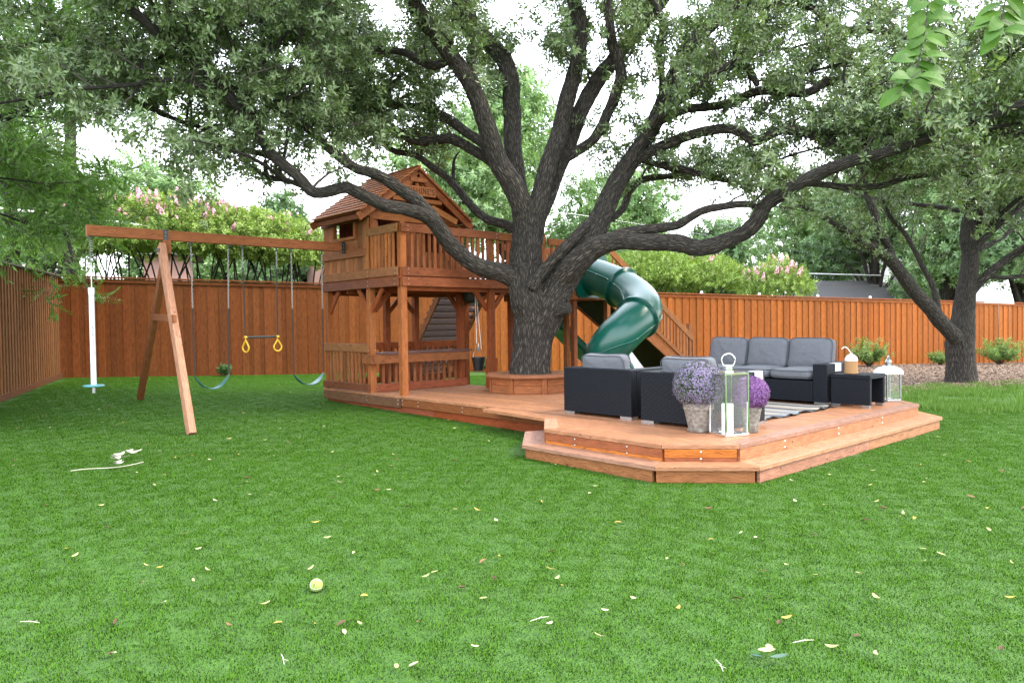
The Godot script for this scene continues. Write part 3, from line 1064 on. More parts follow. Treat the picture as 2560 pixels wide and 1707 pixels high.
		for zz in [zr0 - 0.045, zr1 + 0.05]:
			plank("rake_board", h, apex + Vector3(0, -0.07, zz) - dir * 0.0, eave + Vector3(0, -0.055, zz) + dir * 0.05, 0.125, 0.036, UPZ, Color(0.37, 0.125, 0.047))
		plank("eave_board", h, eave + Vector3(-side * 0.04, -0.05, zr0 - 0.08), eave + Vector3(-side * 0.04, -0.05, zr1 + 0.03), 0.08, 0.03, UPX, Color(0.27, 0.08, 0.03))
	plank("ridge_board", h, apex + Vector3(0, 0.045, zr0 + 0.01), apex + Vector3(0, 0.045, zr1), 0.07, 0.03, Vector3.UP, Color(0.40, 0.14, 0.055))
	var zg := zr0 - 0.045
	plank("king_post", h, Vector3(7.15, 3.66, zg - 0.03), Vector3(7.15, 3.86, zg - 0.03), 0.07, 0.036, UPZ, c)
	slab("gable_plate", h, [Vector2(6.98, zg + 0.02), Vector2(7.32, zg + 0.02), Vector2(7.32, zg + 0.045), Vector2(6.98, zg + 0.045)], 3.735, 3.80, Vector2(1, 0), Color(0.38, 0.13, 0.05))
	for s in [-1.0, 1.0]:
		plank("gable_strut", h, Vector3(7.15, 3.80, zg - 0.035), Vector3(7.15 + s * 0.21, 3.65, zg - 0.035), 0.06, 0.03, UPZ, r)
	plank("gable_beam", h, Vector3(6.66, 3.44, zg - 0.02), Vector3(7.64, 3.44, zg - 0.02), 0.07, 0.036, UPZ, c)
	plank("collar_board", h, Vector3(7.42, 3.34, zg + 0.002), Vector3(7.95, 3.14, zg + 0.002), 0.10, 0.03, UPZ, lite)
	# name board
	var sg := plank("name_board", h, Vector3(6.745, 3.585, zg + 0.034), Vector3(7.475, 3.585, zg + 0.034), 0.16, 0.026, UPZ, Color(0.42, 0.16, 0.062))
	add_text("lettering", "SUNSHINE'S", sg, Vector3(7.11, 3.585, zg + 0.049), Basis(), 0.125, 0.006, M.carved)
	# counter half-wall, side half-wall, back half-wall of the ground floor
	plank("half_wall_rail", h, Vector3(xL - 0.004, 1.015, zB + 0.02), Vector3(xL - 0.004, 1.015, zC + 0.03), 0.13, 0.036, UPX, Color(0.34, 0.155, 0.062))
	plank("half_wall_sill", h, Vector3(xL - 0.01, 0.372, zB - 0.02), Vector3(xL - 0.01, 0.372, zC + 0.04), 0.118, 0.036, UPX, Color(0.24, 0.088, 0.045))
	balusters(h, Vector3(xL + 0.026, 0, zB + 0.06), Vector3(xL + 0.026, 0, zC - 0.05), 0.31, 0.99, 0.118, 0.05, 0.036, Color(0.37, 0.155, 0.06))
	plank("half_wall_sill", h, Vector3(6.42, 0.365, zC + 0.075), Vector3(8.27, 0.365, zC + 0.075), 0.125, 0.036, UPZ, Color(0.33, 0.095, 0.046))
	balusters(h, Vector3(6.44, 0, zC + 0.02), Vector3(8.18, 0, zC + 0.02), 0.31, 0.86, 0.118, 0.05, 0.036, Color(0.31, 0.115, 0.048))
	plank("counter_apron", h, Vector3(6.29, 0.835, zC + 0.19), Vector3(8.24, 0.835, zC + 0.19), 0.145, 0.036, UPZ, Color(0.36, 0.13, 0.05))
	plank("counter_apron", h, Vector3(6.275, 0.835, zC + 0.17), Vector3(6.275, 0.835, zC - 0.12), 0.145, 0.036, UPX, Color(0.36, 0.14, 0.055))
	slab("counter_top", h, [Vector2(6.40, zC + 0.23), Vector2(8.28, zC + 0.23), Vector2(8.28, zC - 0.06), Vector2(6.43, zC - 0.06)], 0.912, 0.942, Vector2(1, 0), Color(0.17, 0.095, 0.085), M.deck)
	plank("half_wall_rail", h, Vector3(6.5, 1.0, zB), Vector3(9.4, 1.0, zB), 0.13, 0.036, UPZ, r)
	plank("half_wall_sill", h, Vector3(6.5, 0.37, zB), Vector3(9.4, 0.37, zB), 0.12, 0.036, UPZ, r)
	balusters(h, Vector3(6.5, 0, zB + 0.03), Vector3(9.4, 0, zB + 0.03), 0.33, 0.96, 0.13, 0.05, 0.036, r)
	for q in [[-9.52, 2.24], [-9.52, 2.17], [-9.52, 2.08], [-9.52, 2.01], [-9.52, 2.89], [-9.52, 2.83], [-10.30, 2.235], [-10.30, 2.17], [-10.30, 2.08], [-10.30, 2.01]]:
		bolt(h, Vector3(xL - 0.022, q[1], q[0]), Vector3(-1, 0, 0), 0.012)
	for q in [[6.46, 2.24], [6.46, 2.17], [6.46, 2.085], [6.46, 2.01], [6.46, 2.89], [6.46, 2.83], [8.26, 2.895], [8.26, 2.83]]:
		bolt(h, Vector3(q[0], q[1], zF + 0.043), UPZ, 0.012)
	for yy in [1.04, 0.98, 0.385, 0.335]:
		bolt(h, Vector3(6.41, yy, zC + (0.055 if yy > 0.5 else 0.094)), UPZ, 0.012)
	# rock-climbing ramp at the back, seen from below between the posts
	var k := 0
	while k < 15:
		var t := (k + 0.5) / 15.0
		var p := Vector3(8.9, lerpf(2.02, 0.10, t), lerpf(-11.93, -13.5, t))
		plank("ramp_board", h, p, p + Vector3(1.14, 0, 0), 0.162, 0.03, Vector3(0, 0.64, 0.77) * -1.0, Color(0.10, 0.048, 0.022))  # shade under the floor is put into this dark colour
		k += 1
	for q in [8.88, 10.06]:
		plank("ramp_rail", h, Vector3(q, 2.0, -11.86), Vector3(q, 0.08, -13.43), 0.13, 0.04, UPX, Color(0.34, 0.14, 0.06))


func build_second_tower() -> void:
	var h := thing("play_tower", "cedar slide tower with a short bridge, partly behind the oak trunk", "play tower", Vector3(10.7, 0.0, -10.0))
	var c := Color(0.40, 0.135, 0.045)
	var r := Color(0.30, 0.092, 0.032)
	var UPX := Vector3(1, 0, 0)
	var UPZ := Vector3(0, 0, 1)
	for p in [[10.24, -9.5], [11.2, -9.5], [10.24, -10.6], [11.2, -10.6]]:
		post("post", h, p[0], p[1], ground_y(p[0], p[1]), 2.9 if p[0] < 10.5 else 1.9, 0.10, r if p[0] < 10.5 else c)
	plank("band_board", h, Vector3(9.99, 1.90, -9.42), Vector3(11.4, 1.90, -9.42), 0.17, 0.04, UPZ, Color(0.38, 0.115, 0.042))
	plank("band_board", h, Vector3(11.3, 1.90, -9.44), Vector3(11.3, 1.90, -10.7), 0.17, 0.04, UPX, c)
	plank("joist", h, Vector3(9.5, 1.88, -10.62), Vector3(11.3, 1.88, -10.62), 0.15, 0.04, UPZ, r)
	var x := 9.52
	while x < 11.2:
		slab("floor_board", h, [Vector2(x, -9.45), Vector2(x + 0.136, -9.45), Vector2(x + 0.136, -10.66), Vector2(x, -10.66)], 1.965, 2.0, Vector2(0, 1), r)
		x += 0.144
	plank("back_panel", h, Vector3(10.3, 1.60, -10.66), Vector3(11.3, 1.60, -10.66), 0.42, 0.03, UPZ, Color(0.12, 0.045, 0.018))
	plank("rail", h, Vector3(9.50, 2.845, zq()), Vector3(10.30, 2.845, zq()), 0.12, 0.036, UPZ, c)
	balusters(h, Vector3(9.50, 0, -9.46), Vector3(10.26, 0, -9.46), 2.0, 2.8, 0.11, 0.05, 0.034, c)
	plank("rail", h, Vector3(9.50, 2.845, -10.62), Vector3(11.2, 2.845, -10.62), 0.12, 0.036, UPZ, r)
	balusters(h, Vector3(9.50, 0, -10.62), Vector3(11.2, 0, -10.62), 2.0, 2.8, 0.11, 0.05, 0.034, r)
	# stair going down to the right
	var s := thing("wooden_staircase", "cedar staircase with one slatted handrail, descending behind the green tube slide", "staircase", Vector3(12.8, ground_y(12.8, -10.0), -10.0))
	var a := Vector3(11.33, 1.96, 0)
	var b := Vector3(14.45, 0.02, 0)
	for z in [-9.56, -10.5]:
		plank("stringer", s, a + Vector3(0, -0.08, z), b + Vector3(0, -0.0, z), 0.24, 0.04, UPZ, Color(0.40, 0.145, 0.05) if z > -10 else r)
		plank("handrail", s, a + Vector3(0.05, 0.82, z + 0.03), b + Vector3(-0.28, 0.98, z + 0.03), 0.13, 0.036, UPZ, Color(0.46, 0.18, 0.065))
	plank("lower_rail", s, a + Vector3(0, 0.14, -9.52), b + Vector3(-0.2, 0.30, -9.52), 0.09, 0.036, UPZ, Color(0.46, 0.18, 0.065))
	for k in 11:
		var t := (k + 0.5) / 11.0
		var p := a.lerp(b, t)
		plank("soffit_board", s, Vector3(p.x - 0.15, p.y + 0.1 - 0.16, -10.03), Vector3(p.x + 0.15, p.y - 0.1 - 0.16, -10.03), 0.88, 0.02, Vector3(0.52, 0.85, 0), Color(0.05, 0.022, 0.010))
		slab("tread", s, [Vector2(p.x - 0.15, -9.585), Vector2(p.x + 0.13, -9.585), Vector2(p.x + 0.13, -10.475), Vector2(p.x - 0.15, -10.475)], p.y - 0.02, p.y + 0.018, Vector2(0, 1), Color(0.26, 0.085, 0.032))
	for k in range(1, 25):
		var p := a.lerp(b, k / 26.0)
		plank("baluster", s, p + Vector3(0, 0.10, -9.545), p + Vector3(0, 0.86, -9.545), 0.05, 0.032, UPZ, Color(0.47, 0.185, 0.07))
	for z in [-9.56, -10.5]:
		var q := b + Vector3(-0.33, 0.03, z - 0.03)
		plank("newel_post", s, q, q + Vector3(0, 1.28, 0), 0.085, 0.085, UPZ, Color(0.45, 0.17, 0.06))
	# open slide behind the tower
	var g := thing("open_slide", "dark green open slide showing between the oak trunk and the tube slide", "slide", Vector3(11.2, ground_y(11.2, -11.0), -11.0))
	var mb := Mb.new()
	var prof := [Vector2(-0.27, 0.17), Vector2(-0.25, 0.17), Vector2(-0.235, 0.03), Vector2(-0.20, 0.0), Vector2(0.20, 0.0), Vector2(0.235, 0.03), Vector2(0.25, 0.17), Vector2(0.27, 0.17)]
	var path := [Vector3(9.75, 2.0, -11.0), Vector3(10.1, 1.98, -11.0), Vector3(10.5, 1.75, -11.0), Vector3(11.0, 1.38, -11.0), Vector3(11.4, 1.16, -11.0), Vector3(11.8, 0.86, -11.0), Vector3(12.4, 0.45, -11.0), Vector3(12.9, 0.33, -11.0), Vector3(13.2, 0.33, -11.0)]
	for i in path.size() - 1:
		for j in prof.size() - 1:
			var p0: Vector2 = prof[j]
			var p1: Vector2 = prof[j + 1]
			var A: Vector3 = path[i]
			var B: Vector3 = path[i + 1]
			var q := [A + Vector3(0, p0.y, p0.x), B + Vector3(0, p0.y, p0.x), B + Vector3(0, p1.y, p1.x), A + Vector3(0, p1.y, p1.x)]
			var nn: Vector3 = (q[1] - q[0]).cross(q[3] - q[0]).normalized()
			if nn.y < 0:
				nn = -nn
			mb.face(q, nn)
			for w in 4:
				q[w] -= nn * 0.008
			mb.face(q, -nn)
	part("chute", mb, M.slide, g)
	for z in [-11.24, -10.76]:
		plank("slide_leg", g, Vector3(12.9, -0.05, z), Vector3(12.9, 0.34, z), 0.06, 0.06, UPZ, r)
	# pale sheet of cloth stretched under the stair
	var sh := Mb.new()
	var tri := [Vector3(11.98, 0.98, -9.70), Vector3(11.25, 0.25, -9.62), Vector3(12.65, 0.33, -9.66)]
	sh.face(tri, UPZ)
	var tri2 := []
	for t in tri:
		tri2.append(t - Vector3(0, 0, 0.012))
	sh.face(tri2, -UPZ)
	tag(part("cloth_sheet", sh, M.sheet, self), "pale lilac white sheet in the gap under the staircase", "sheet")


func zq() -> float:
	return -9.425


func build_tube_slide() -> void:
	var s := thing("tube_slide", "bright green plastic spiral tube slide curling down beside the oak", "slide", Vector3(9.6, 0.0, -8.3))
	var ctl := [10.62, 2.30, -9.75, 10.62, 2.26, -9.35, 10.62, 2.13, -8.95, 10.60, 1.98, -8.58, 10.47, 1.77, -8.16, 10.18, 1.58, -7.84, 9.84, 1.42, -7.73, 9.58, 1.26, -7.74, 9.40, 1.10, -7.80, 9.36, 0.94, -7.92, 9.44, 0.78, -8.04, 9.64, 0.60, -8.14, 9.92, 0.46, -8.2]
	var data := []
	for i in ctl.size() / 3:
		data.append_array([ctl[i * 3], ctl[i * 3 + 1], ctl[i * 3 + 2], 0.335])
	var sp := spline(data, 0.07)
	var pts: PackedVector3Array = sp[0]
	var n := pts.size()
	var cuts := [0, int(n * 0.29), int(n * 0.61), int(n * 0.83), n - 1]
	for k in 4:
		var a: int = cuts[k]
		var b: int = cuts[k + 1]
		var p := pts.slice(a, b + 1)
		var rr := PackedFloat32Array()
		var ri := PackedFloat32Array()
		for q in p.size():
			rr.append(0.335)
			ri.append(0.322)
		var mb := Mb.new()
		mb.tube(p, rr, 36, 1, 1, false)
		mb.tube(p, ri, 36, 1, 1, false)
		part("tube_section", mb, M.slide, s)
		# flange at the joint, with bolts round it
		if k < 3:
			var t := (pts[b + 1] - pts[b - 1]).normalized()
			var fl := Mb.new()
			fl.tube(PackedVector3Array([pts[b] - t * 0.017, pts[b] - t * 0.016, pts[b] + t * 0.016, pts[b] + t * 0.017]), PackedFloat32Array([0.333, 0.388, 0.388, 0.333]), 36, 1, 1, false)
			part("flange", fl, M.slide, s)
		# seams of the two half shells
		for side in [0.35, 0.35 + PI]:
			var sm := PackedVector3Array()
			var sr := PackedFloat32Array()
			for q in range(a, b + 1):
				var t := (pts[mini(q + 1, n - 1)] - pts[maxi(q - 1, 0)]).normalized()
				var u := t.cross(Vector3.UP).normalized()
				var w := u.cross(t)
				sm.append(pts[q] + (u * cos(side) + w * sin(side)) * 0.338)
				sr.append(0.015)
				if (q - a) % 4 == 2:
					bolt(s, pts[q] + (u * cos(side) + w * sin(side)) * 0.352, (u * cos(side) + w * sin(side)), 0.016)
			var sb := Mb.new()
			sb.tube(sm, sr, 6)
			part("seam", sb, M.slide, s)
	# square entry panel on the tower
	var pm := Mb.new()
	for k in 36:
		var a0 := TAU * k / 36
		var a1 := TAU * (k + 1) / 36
		var sq := func(a: float) -> Vector3:
			var m := maxf(absf(cos(a)), absf(sin(a)))
			return Vector3(cos(a) / m * 0.43, sin(a) / m * 0.42, 0)
		var o := Vector3(10.62, 2.27, -9.36)
		pm.face([o + sq.call(a0), o + sq.call(a1), o + Vector3(cos(a1), sin(a1), 0) * 0.32, o + Vector3(cos(a0), sin(a0), 0) * 0.32], Vector3(0, 0, 1))
		pm.face([o + sq.call(a0) - Vector3(0, 0, 0.03), o + sq.call(a1) - Vector3(0, 0, 0.03), o + sq.call(a1), o + sq.call(a0)], Vector3(cos(a0), sin(a0), 0))
	part("entry_panel", pm, M.slide, s)


func link_chain(mb: Mb, a: Vector3, b: Vector3, pitch := 0.030, r := 0.0034) -> void:
	var n := maxi(1, int(a.distance_to(b) / pitch))
	var t := (b - a).normalized()
	var u := t.cross(Vector3(0.3, 0.1, 1)).normalized()
	var w := u.cross(t)
	for i in n:
		var o := a.lerp(b, (i + 0.5) / n)
		var s := u if i % 2 else w
		var pts := PackedVector3Array()
		var rr := PackedFloat32Array()
		for k in 9:
			var g := TAU * k / 8
			pts.append(o + t * cos(g) * pitch * 0.66 + s * sin(g) * pitch * 0.36)
			rr.append(r)
		mb.tube(pts, rr, 5, 1, 1, false)


func build_swings() -> void:
	var zb := -11.01
	var c := Color(0.42, 0.145, 0.055)
	var UPX := Vector3(1, 0, 0)
	var UPZ := Vector3(0, 0, 1)
	var f := thing("swing_frame", "cedar swing beam on one A-frame, fixed to the playhouse wall", "swing frame", Vector3(3.45, ground_y(3.45, zb), zb))
	plank("beam", f, Vector3(2.455, 2.683, zb), Vector3(6.285, 2.683, zb), 0.142, 0.088, UPZ, c, null, 0.006)
	var footA := Vector3(3.20, ground_y(3.2, -9.42), -9.42)
	var footB := Vector3(3.913, ground_y(3.9, -14.08), -14.08)
	plank("leg", f, footA, Vector3(3.365, 2.53, -10.93), 0.135, 0.085, UPX, Color(0.62, 0.33, 0.215), null, 0.006)  # light falling on the front leg is put into its paler colour
	plank("leg", f, footB, Vector3(3.50, 2.53, -11.12), 0.135, 0.085, UPX, Color(0.34, 0.13, 0.055), null, 0.006)
	plank("block", f, Vector3(3.445, 2.43, zb + 0.02), Vector3(3.445, 2.612, zb + 0.02), 0.10, 0.13, UPZ, Color(0.40, 0.15, 0.06))
	plank("cross_bar", f, Vector3(3.24, 1.50, -10.05), Vector3(3.68, 1.56, -12.5), 0.10, 0.036, UPX, Color(0.34, 0.13, 0.055))
	for q in [[3.435, 2.66], [6.235, 2.66]]:
		var mb := Mb.new()
		mb.box(Vector3(q[0] - 0.03, q[1] - 0.085, zb + 0.045), Vector3(q[0] + 0.03, q[1] + 0.098, zb + 0.053))
		mb.box(Vector3(q[0] - 0.03, q[1] + 0.099, zb - 0.05), Vector3(q[0] + 0.03, q[1] + 0.105, zb + 0.053))
		var br := part("bracket", mb, M.bracket, f)
		for yy in [0.06, 0.01, -0.05]:
			bolt(br, Vector3(q[0], q[1] + yy, zb + 0.053), UPZ, 0.013)
	var mb2 := Mb.new()
	mb2.box(Vector3(3.27, 2.44, -10.86), Vector3(3.36, 2.48, -10.852))
	var br2 := part("bracket", mb2, M.bracket, f)
	bolt(br2, Vector3(3.30, 2.46, -10.852), UPZ, 0.012)
	# hangers under the beam belong to what hangs there
	var hanger := func(o: Node, x: float) -> void:
		var m := Mb.new()
		m.box(Vector3(x - 0.035, 2.600, zb - 0.02), Vector3(x + 0.035, 2.611, zb + 0.02))
		m.tube(PackedVector3Array([Vector3(x, 2.60, zb), Vector3(x, 2.545, zb)]), PackedFloat32Array([0.012, 0.015]), 8)
		part("hanger", m, M.bracket, o)
	var spots := [[3.79, 4.33, 3.80, 4.30, 0.69, 0.495, "green belt swing nearest the A-frame legs"], [5.33, 5.86, 5.335, 5.85, 0.63, 0.455, "green belt swing closest to the playhouse wall"]]
	for s in spots:
		var o := thing("belt_swing", s[6], "swing", Vector3((s[2] + s[3]) / 2, s[5], zb), "belt swings under the beam")
		for k in 2:
			var x0: float = s[k]
			var x1: float = s[2 + k]
			hanger.call(o, x0)
			var mid := Vector3(lerpf(x0, x1, 0.5), 1.66, zb)
			var m := Mb.new()
			link_chain(m, Vector3(x0, 2.55, zb), mid)
			part("chain", m, M.steel, o)
			var m2 := Mb.new()
			link_chain(m2, mid, Vector3(x1, s[4] + 0.02, zb), 0.033, 0.0052)
			part("coated_chain", m2, M.coated, o)
		var m3 := Mb.new()
		var prev := []
		for i in 17:
			var t := i / 16.0
			var x := lerpf(s[2], s[3], t)
			var y := lerpf(s[4], s[5], 1.0 - pow(absf(t * 2.0 - 1.0), 2.2)) - 0.01
			var w := 0.03 + 0.045 * smoothstep(0.0, 0.2, minf(t, 1.0 - t))
			var row := [Vector3(x, y, zb - w), Vector3(x, y, zb + w)]
			if i > 0:
				for dy in [0.0, -0.009]:
					var nn: Vector3 = Vector3(-(row[0].y - prev[0].y), row[0].x - prev[0].x, 0).normalized() * (1.0 if dy == 0.0 else -1.0)
					var off := Vector3(0, dy, 0)
					m3.face([prev[0] + off, prev[1] + off, row[1] + off, row[0] + off], nn)
				for e in 2:
					m3.face([prev[e], row[e], row[e] + Vector3(0, -0.009, 0), prev[e] + Vector3(0, -0.009, 0)], Vector3(0, 0, -1 if e == 0 else 1))
			prev = row
		part("seat", m3, M.belt, o)
	var tr := thing("trapeze_bar", "trapeze bar with two yellow rings between the belt swings", "trapeze", Vector3(4.82, 1.22, zb))
	for k in 2:
		var x0: float = [4.545, 5.085][k]
		var x1: float = [4.565, 5.075][k]
		hanger.call(tr, x0)
		var mid := Vector3(x0, 2.28, zb)
		var m := Mb.new()
		link_chain(m, Vector3(x0, 2.55, zb), mid)
		part("chain", m, M.steel, tr)
		var m2 := Mb.new()
		link_chain(m2, mid, Vector3(x1, 1.25, zb), 0.033, 0.0052)
		part("coated_chain", m2, M.coated, tr)
		var m3 := Mb.new()
		m3.tube(PackedVector3Array([Vector3(x1 - 0.02, 1.225, zb), Vector3(x1 + 0.02, 1.225, zb)]), PackedFloat32Array([0.021, 0.021]), 10)
		part("end_cap", m3, M.yellow, tr)
		var ring := Mb.new()
		var pts := PackedVector3Array()
		var rr := PackedFloat32Array()
		var turn := 1.15 if k == 0 else 0.1
		for i in 25:
			var a := TAU * i / 24.0
			var wy := cos(a)
			var wx := sin(a) * (0.062 if wy < 0 else 0.062 * (1.0 - 0.72 * wy))
			pts.append(Vector3(x1, 1.075 + wy * (0.075 if wy < 0 else 0.10), zb) + Vector3(cos(turn), 0, sin(turn)) * wx)
			rr.append(0.0125)
		ring.tube(pts, rr, 8, 1, 1, false)
		ring.tube(PackedVector3Array([Vector3(x1, 1.165, zb), Vector3(x1, 1.215, zb)]), PackedFloat32Array([0.006, 0.006]), 6)
		part("ring", ring, M.yellow, tr)
	var bar := Mb.new()
	bar.tube(PackedVector3Array([Vector3(4.585, 1.225, zb), Vector3(5.055, 1.225, zb)]), PackedFloat32Array([0.016, 0.016]), 10)
	part("bar", bar, M.bracket, tr)
	# bouncing pole with a foot disc
	var pg := thing("bounce_pole_swing", "white hanging bounce pole with a teal foot disc, at the beam's free end", "swing", Vector3(2.495, 0.53, zb))
	hanger.call(pg, 2.50)
	var m := Mb.new()
	var coil := PackedVector3Array()
	var cr := PackedFloat32Array()
	for i in 90:
		var a := i * 0.62
		coil.append(Vector3(2.50 + cos(a) * 0.02, 2.55 - i * 0.0033, zb + sin(a) * 0.02))
		cr.append(0.004)
	m.tube(coil, cr, 5)
	part("spring", m, M.steel, pg)
	var m2 := Mb.new()
	m2.tube(PackedVector3Array([Vector3(2.50, 2.27, zb), Vector3(2.50, 1.93, zb)]), PackedFloat32Array([0.007, 0.007]), 8)
	part("rope", m2, M.rope, pg)
	var m3 := Mb.new()
	m3.lathe(Vector3(2.495, 0.64, zb), [Vector2(0.034, 0), Vector2(0.034, 1.20), Vector2(0.039, 1.20), Vector2(0.039, 1.28), Vector2(0.030, 1.29), Vector2(0.0, 1.29)], 20)
	var tube := part("tube", m3, M.white, pg)
	var letters := "AIR POGO"
	for i in letters.length():
		if letters[i] != " ":
			var d := Vector3(-0.36, 0, 0.93)
			add_text("letter", letters[i], tube, Vector3(2.495, 1.395 - i * 0.0475, zb) + d * 0.0335 + Vector3(0.006, 0, 0.002), Basis(Vector3.UP, -0.37), 0.050, 0.004, M.ink)
	var m4 := Mb.new()
	m4.lathe(Vector3(2.495, 0.612, zb), [Vector2(0.034, 0), Vector2(0.12, 0.0), Vector2(0.132, 0.012), Vector2(0.12, 0.028), Vector2(0.034, 0.034)], 28)
	part("foot_disc", m4, M.teal, pg)
	var m5 := Mb.new()
	m5.lathe(Vector3(2.495, 0.53, zb), [Vector2(0.0, 0), Vector2(0.03, 0.0), Vector2(0.03, 0.085)], 16)
	part("tip", m5, M.alu, pg)


func build_hanging_things() -> void:
	for q in [[6.80, -10.95, 1.965, 0.21, "black rounded tub under the playhouse floor, left of the corner post"], [8.35, -10.2, 1.95, 0.17, "black rounded tub under the balcony floor, beside the bucket rope"]]:
		var mb := Mb.new()
		var r: float = q[3]
		mb.lathe(Vector3(q[0], q[2] - 0.20, q[1]), [Vector2(0, 0), Vector2(r * 0.6, 0.0), Vector2(r * 0.92, 0.05), Vector2(r, 0.11), Vector2(r, 0.19), Vector2(r * 0.9, 0.20), Vector2(0, 0.20)], 20)
		tag(part("plastic_tub", mb, M.black, self), q[4], "tub", "black tubs under the playhouse floor")
	var b := thing("rope_bucket", "black bucket on a white pulley rope beside the tree planter", "bucket", Vector3(8.1, 0.60, -9.75))
	var m := Mb.new()
	var o := Vector3(8.1, 0.58, -9.75)
	m.lathe(o, [Vector2(0, 0), Vector2(0.075, 0), Vector2(0.115, 0.22), Vector2(0.122, 0.22), Vector2(0.122, 0.235), Vector2(0.108, 0.235), Vector2(0.07, 0.012), Vector2(0, 0.012)], 20)
	part("pail", m, M.black, b)
	var hm := Mb.new()
	var pts := PackedVector3Array()
	var rr := PackedFloat32Array()
	for i in 13:
		var a := PI * i / 12.0
		pts.append(o + Vector3(cos(a) * 0.115, 0.23 + sin(a) * 0.15, 0))
		rr.append(0.004)
	hm.tube(pts, rr, 6)
	part("handle", hm, M.steel, b)
	for s in [-1.0, 1.0]:
		var rm := Mb.new()
		rm.tube(PackedVector3Array([Vector3(8.06 + s * 0.012, 1.93, -9.75), Vector3(8.12 + s * 0.05, 1.0 - s * 0.05, -9.75)]), PackedFloat32Array([0.006, 0.006]), 6)
		part("rope", rm, M.rope, b)
	var pm := Mb.new()
	pm.tube(PackedVector3Array([o + Vector3(0, 0.37, -0.012), o + Vector3(0, 0.37, 0.012)]), PackedFloat32Array([0.035, 0.035]), 14)
	pm.tube(PackedVector3Array([o + Vector3(0, 0.40, 0), o + Vector3(0.01, 0.47, 0)]), PackedFloat32Array([0.012, 0.01]), 8)
	part("pulley", pm, M.steel, b)


# a stuffed cushion: super-ellipsoid with a crowned face and piped edges; half sizes hs, axes in basis b
func cushion(called: String, parent: Node, o: Vector3, b: Basis, hs: Vector3, sag := 0.0) -> MeshInstance3D:
	var mb := Mb.new()
	var nu := 40
	var nv := 22
	var pw := func(x: float, e: float) -> float: return signf(x) * pow(absf(x), e)
	var seedk := rng.randf() * 50.0
	for i in nv + 1:
		var ph := -PI / 2 + PI * i / nv
		for j in nu + 1:
			var th := TAU * j / nu
			var p := Vector3(pw.call(cos(ph), 0.34) * pw.call(cos(th), 0.30), pw.call(cos(ph), 0.34) * pw.call(sin(th), 0.30), pw.call(sin(ph), 0.62))
			var q := Vector3(p.x * hs.x, p.y * hs.y, p.z * hs.z)
			# crowned in the middle, drawn in at the middle of the edges
			var edge := 1.0 - (1.0 - absf(p.x) ** 2.0) * 0.035 - (1.0 - absf(p.y) ** 2.0) * 0.035
			q.x *= edge
			q.y *= edge
			q.z *= 1.0 + 0.26 * (1.0 - p.x * p.x) * (1.0 - p.y * p.y)
			q.y -= sag * (1.0 - p.x * p.x) * maxf(p.y, 0.0)
			q += Vector3(noise.get_noise_3d(q.x * 160.0 + seedk, q.y * 160.0, q.z * 90.0), noise.get_noise_3d(q.x * 160.0, q.y * 160.0 + seedk, q.z * 90.0), noise.get_noise_3d(q.x * 130.0, q.y * 130.0, seedk)) * 0.010
			mb.add(o + b * q, (b * Vector3(p.x * 0.5, p.y * 0.5, p.z)).normalized(), Vector2(q.x, q.y))
	for i in nv:
		for j in nu:
			var a := i * (nu + 1) + j
			mb.tri(a, a + 1, a + nu + 2)
			mb.tri(a, a + nu + 2, a + nu + 1)
	mb.smooth(0, nv + 1, nu)
	var c := part(called, mb, M.cloth, parent)
	for s in [-1.0, 1.0]:
		var pts := PackedVector3Array()
		var rr := PackedFloat32Array()
		for j in 41:
			var th := TAU * j / 40
			var px: float = pw.call(cos(th), 0.34)
			var py: float = pw.call(sin(th), 0.34)
			var q := Vector3(px * hs.x, py * hs.y, s * hs.z * 0.70) * Vector3(0.965, 0.965, 1.0)
			q.y -= sag * (1.0 - px * px) * maxf(py, 0.0)
			pts.append(o + b * q)
			rr.append(0.0055)
		var pm := Mb.new()
		pm.tube(pts, rr, 6, 1, 1, false)
		part("piping", pm, M.piping, c)
	return c


# a rattan block with rounded long edges
func woven(called: String, parent: Node, lo: Vector3, hi: Vector3, r := 0.012) -> MeshInstance3D:
	var mb := Mb.new()
	var prev := []
	var n := 5
	var prof := []
	for i in n + 1:
		var a := PI / 2 * i / n
		prof.append([r * (1.0 - sin(a)), -r * (1.0 - cos(a))])
	var ring := func(inset: float, y: float) -> Array:
		var pts := []
		for cnr in 4:
			for i in 4:
				var a := PI / 2 * cnr + PI / 2 * i / 3.0
				var cx := (hi.x - r) if cnr == 0 or cnr == 3 else (lo.x + r)
				var cz := (hi.z - r) if cnr < 2 else (lo.z + r)
				pts.append([Vector3(cx + cos(a) * (r - inset), y, cz + sin(a) * (r - inset)), Vector3(cos(a), 0, sin(a))])
		return pts
	var rings := [ring.call(0.0, lo.y), ring.call(0.0, hi.y - r)]
	var lift := [0.0, 0.0]
	for i in range(1, n + 1):
		var a := PI / 2 * i / n
		rings.append(ring.call(r * (1.0 - cos(a)), hi.y - r + r * sin(a)))
		lift.append(sin(a))
	for i in rings.size():
		for q in rings[i]:
			mb.add(q[0], (q[1] * (1.0 - lift[i]) + Vector3.UP * lift[i]).normalized())
	for i in rings.size() - 1:
		for k in 16:
			var a := i * 16 + k
			var b := i * 16 + (k + 1) % 16
			mb.tri(a, b, b + 16)
			mb.tri(a, b + 16, a + 16)
	var top := []
	for q in rings[rings.size() - 1]:
		top.append(q[0])
	mb.face(top, Vector3.UP)
	var bot := []
	for q in rings[0]:
		bot.append(q[0])
	mb.face(bot, Vector3.DOWN)
	return part(called, mb, M.rattan, parent)


func foot(parent: Node, x: float, z: float, dx: float, dz: float) -> void:
	var mb := Mb.new()
	mb.box(Vector3(x - dx, DECK, z - dz), Vector3(x + dx, DECK + 0.034, z + dz))
	part("foot", mb, M.alu, parent)


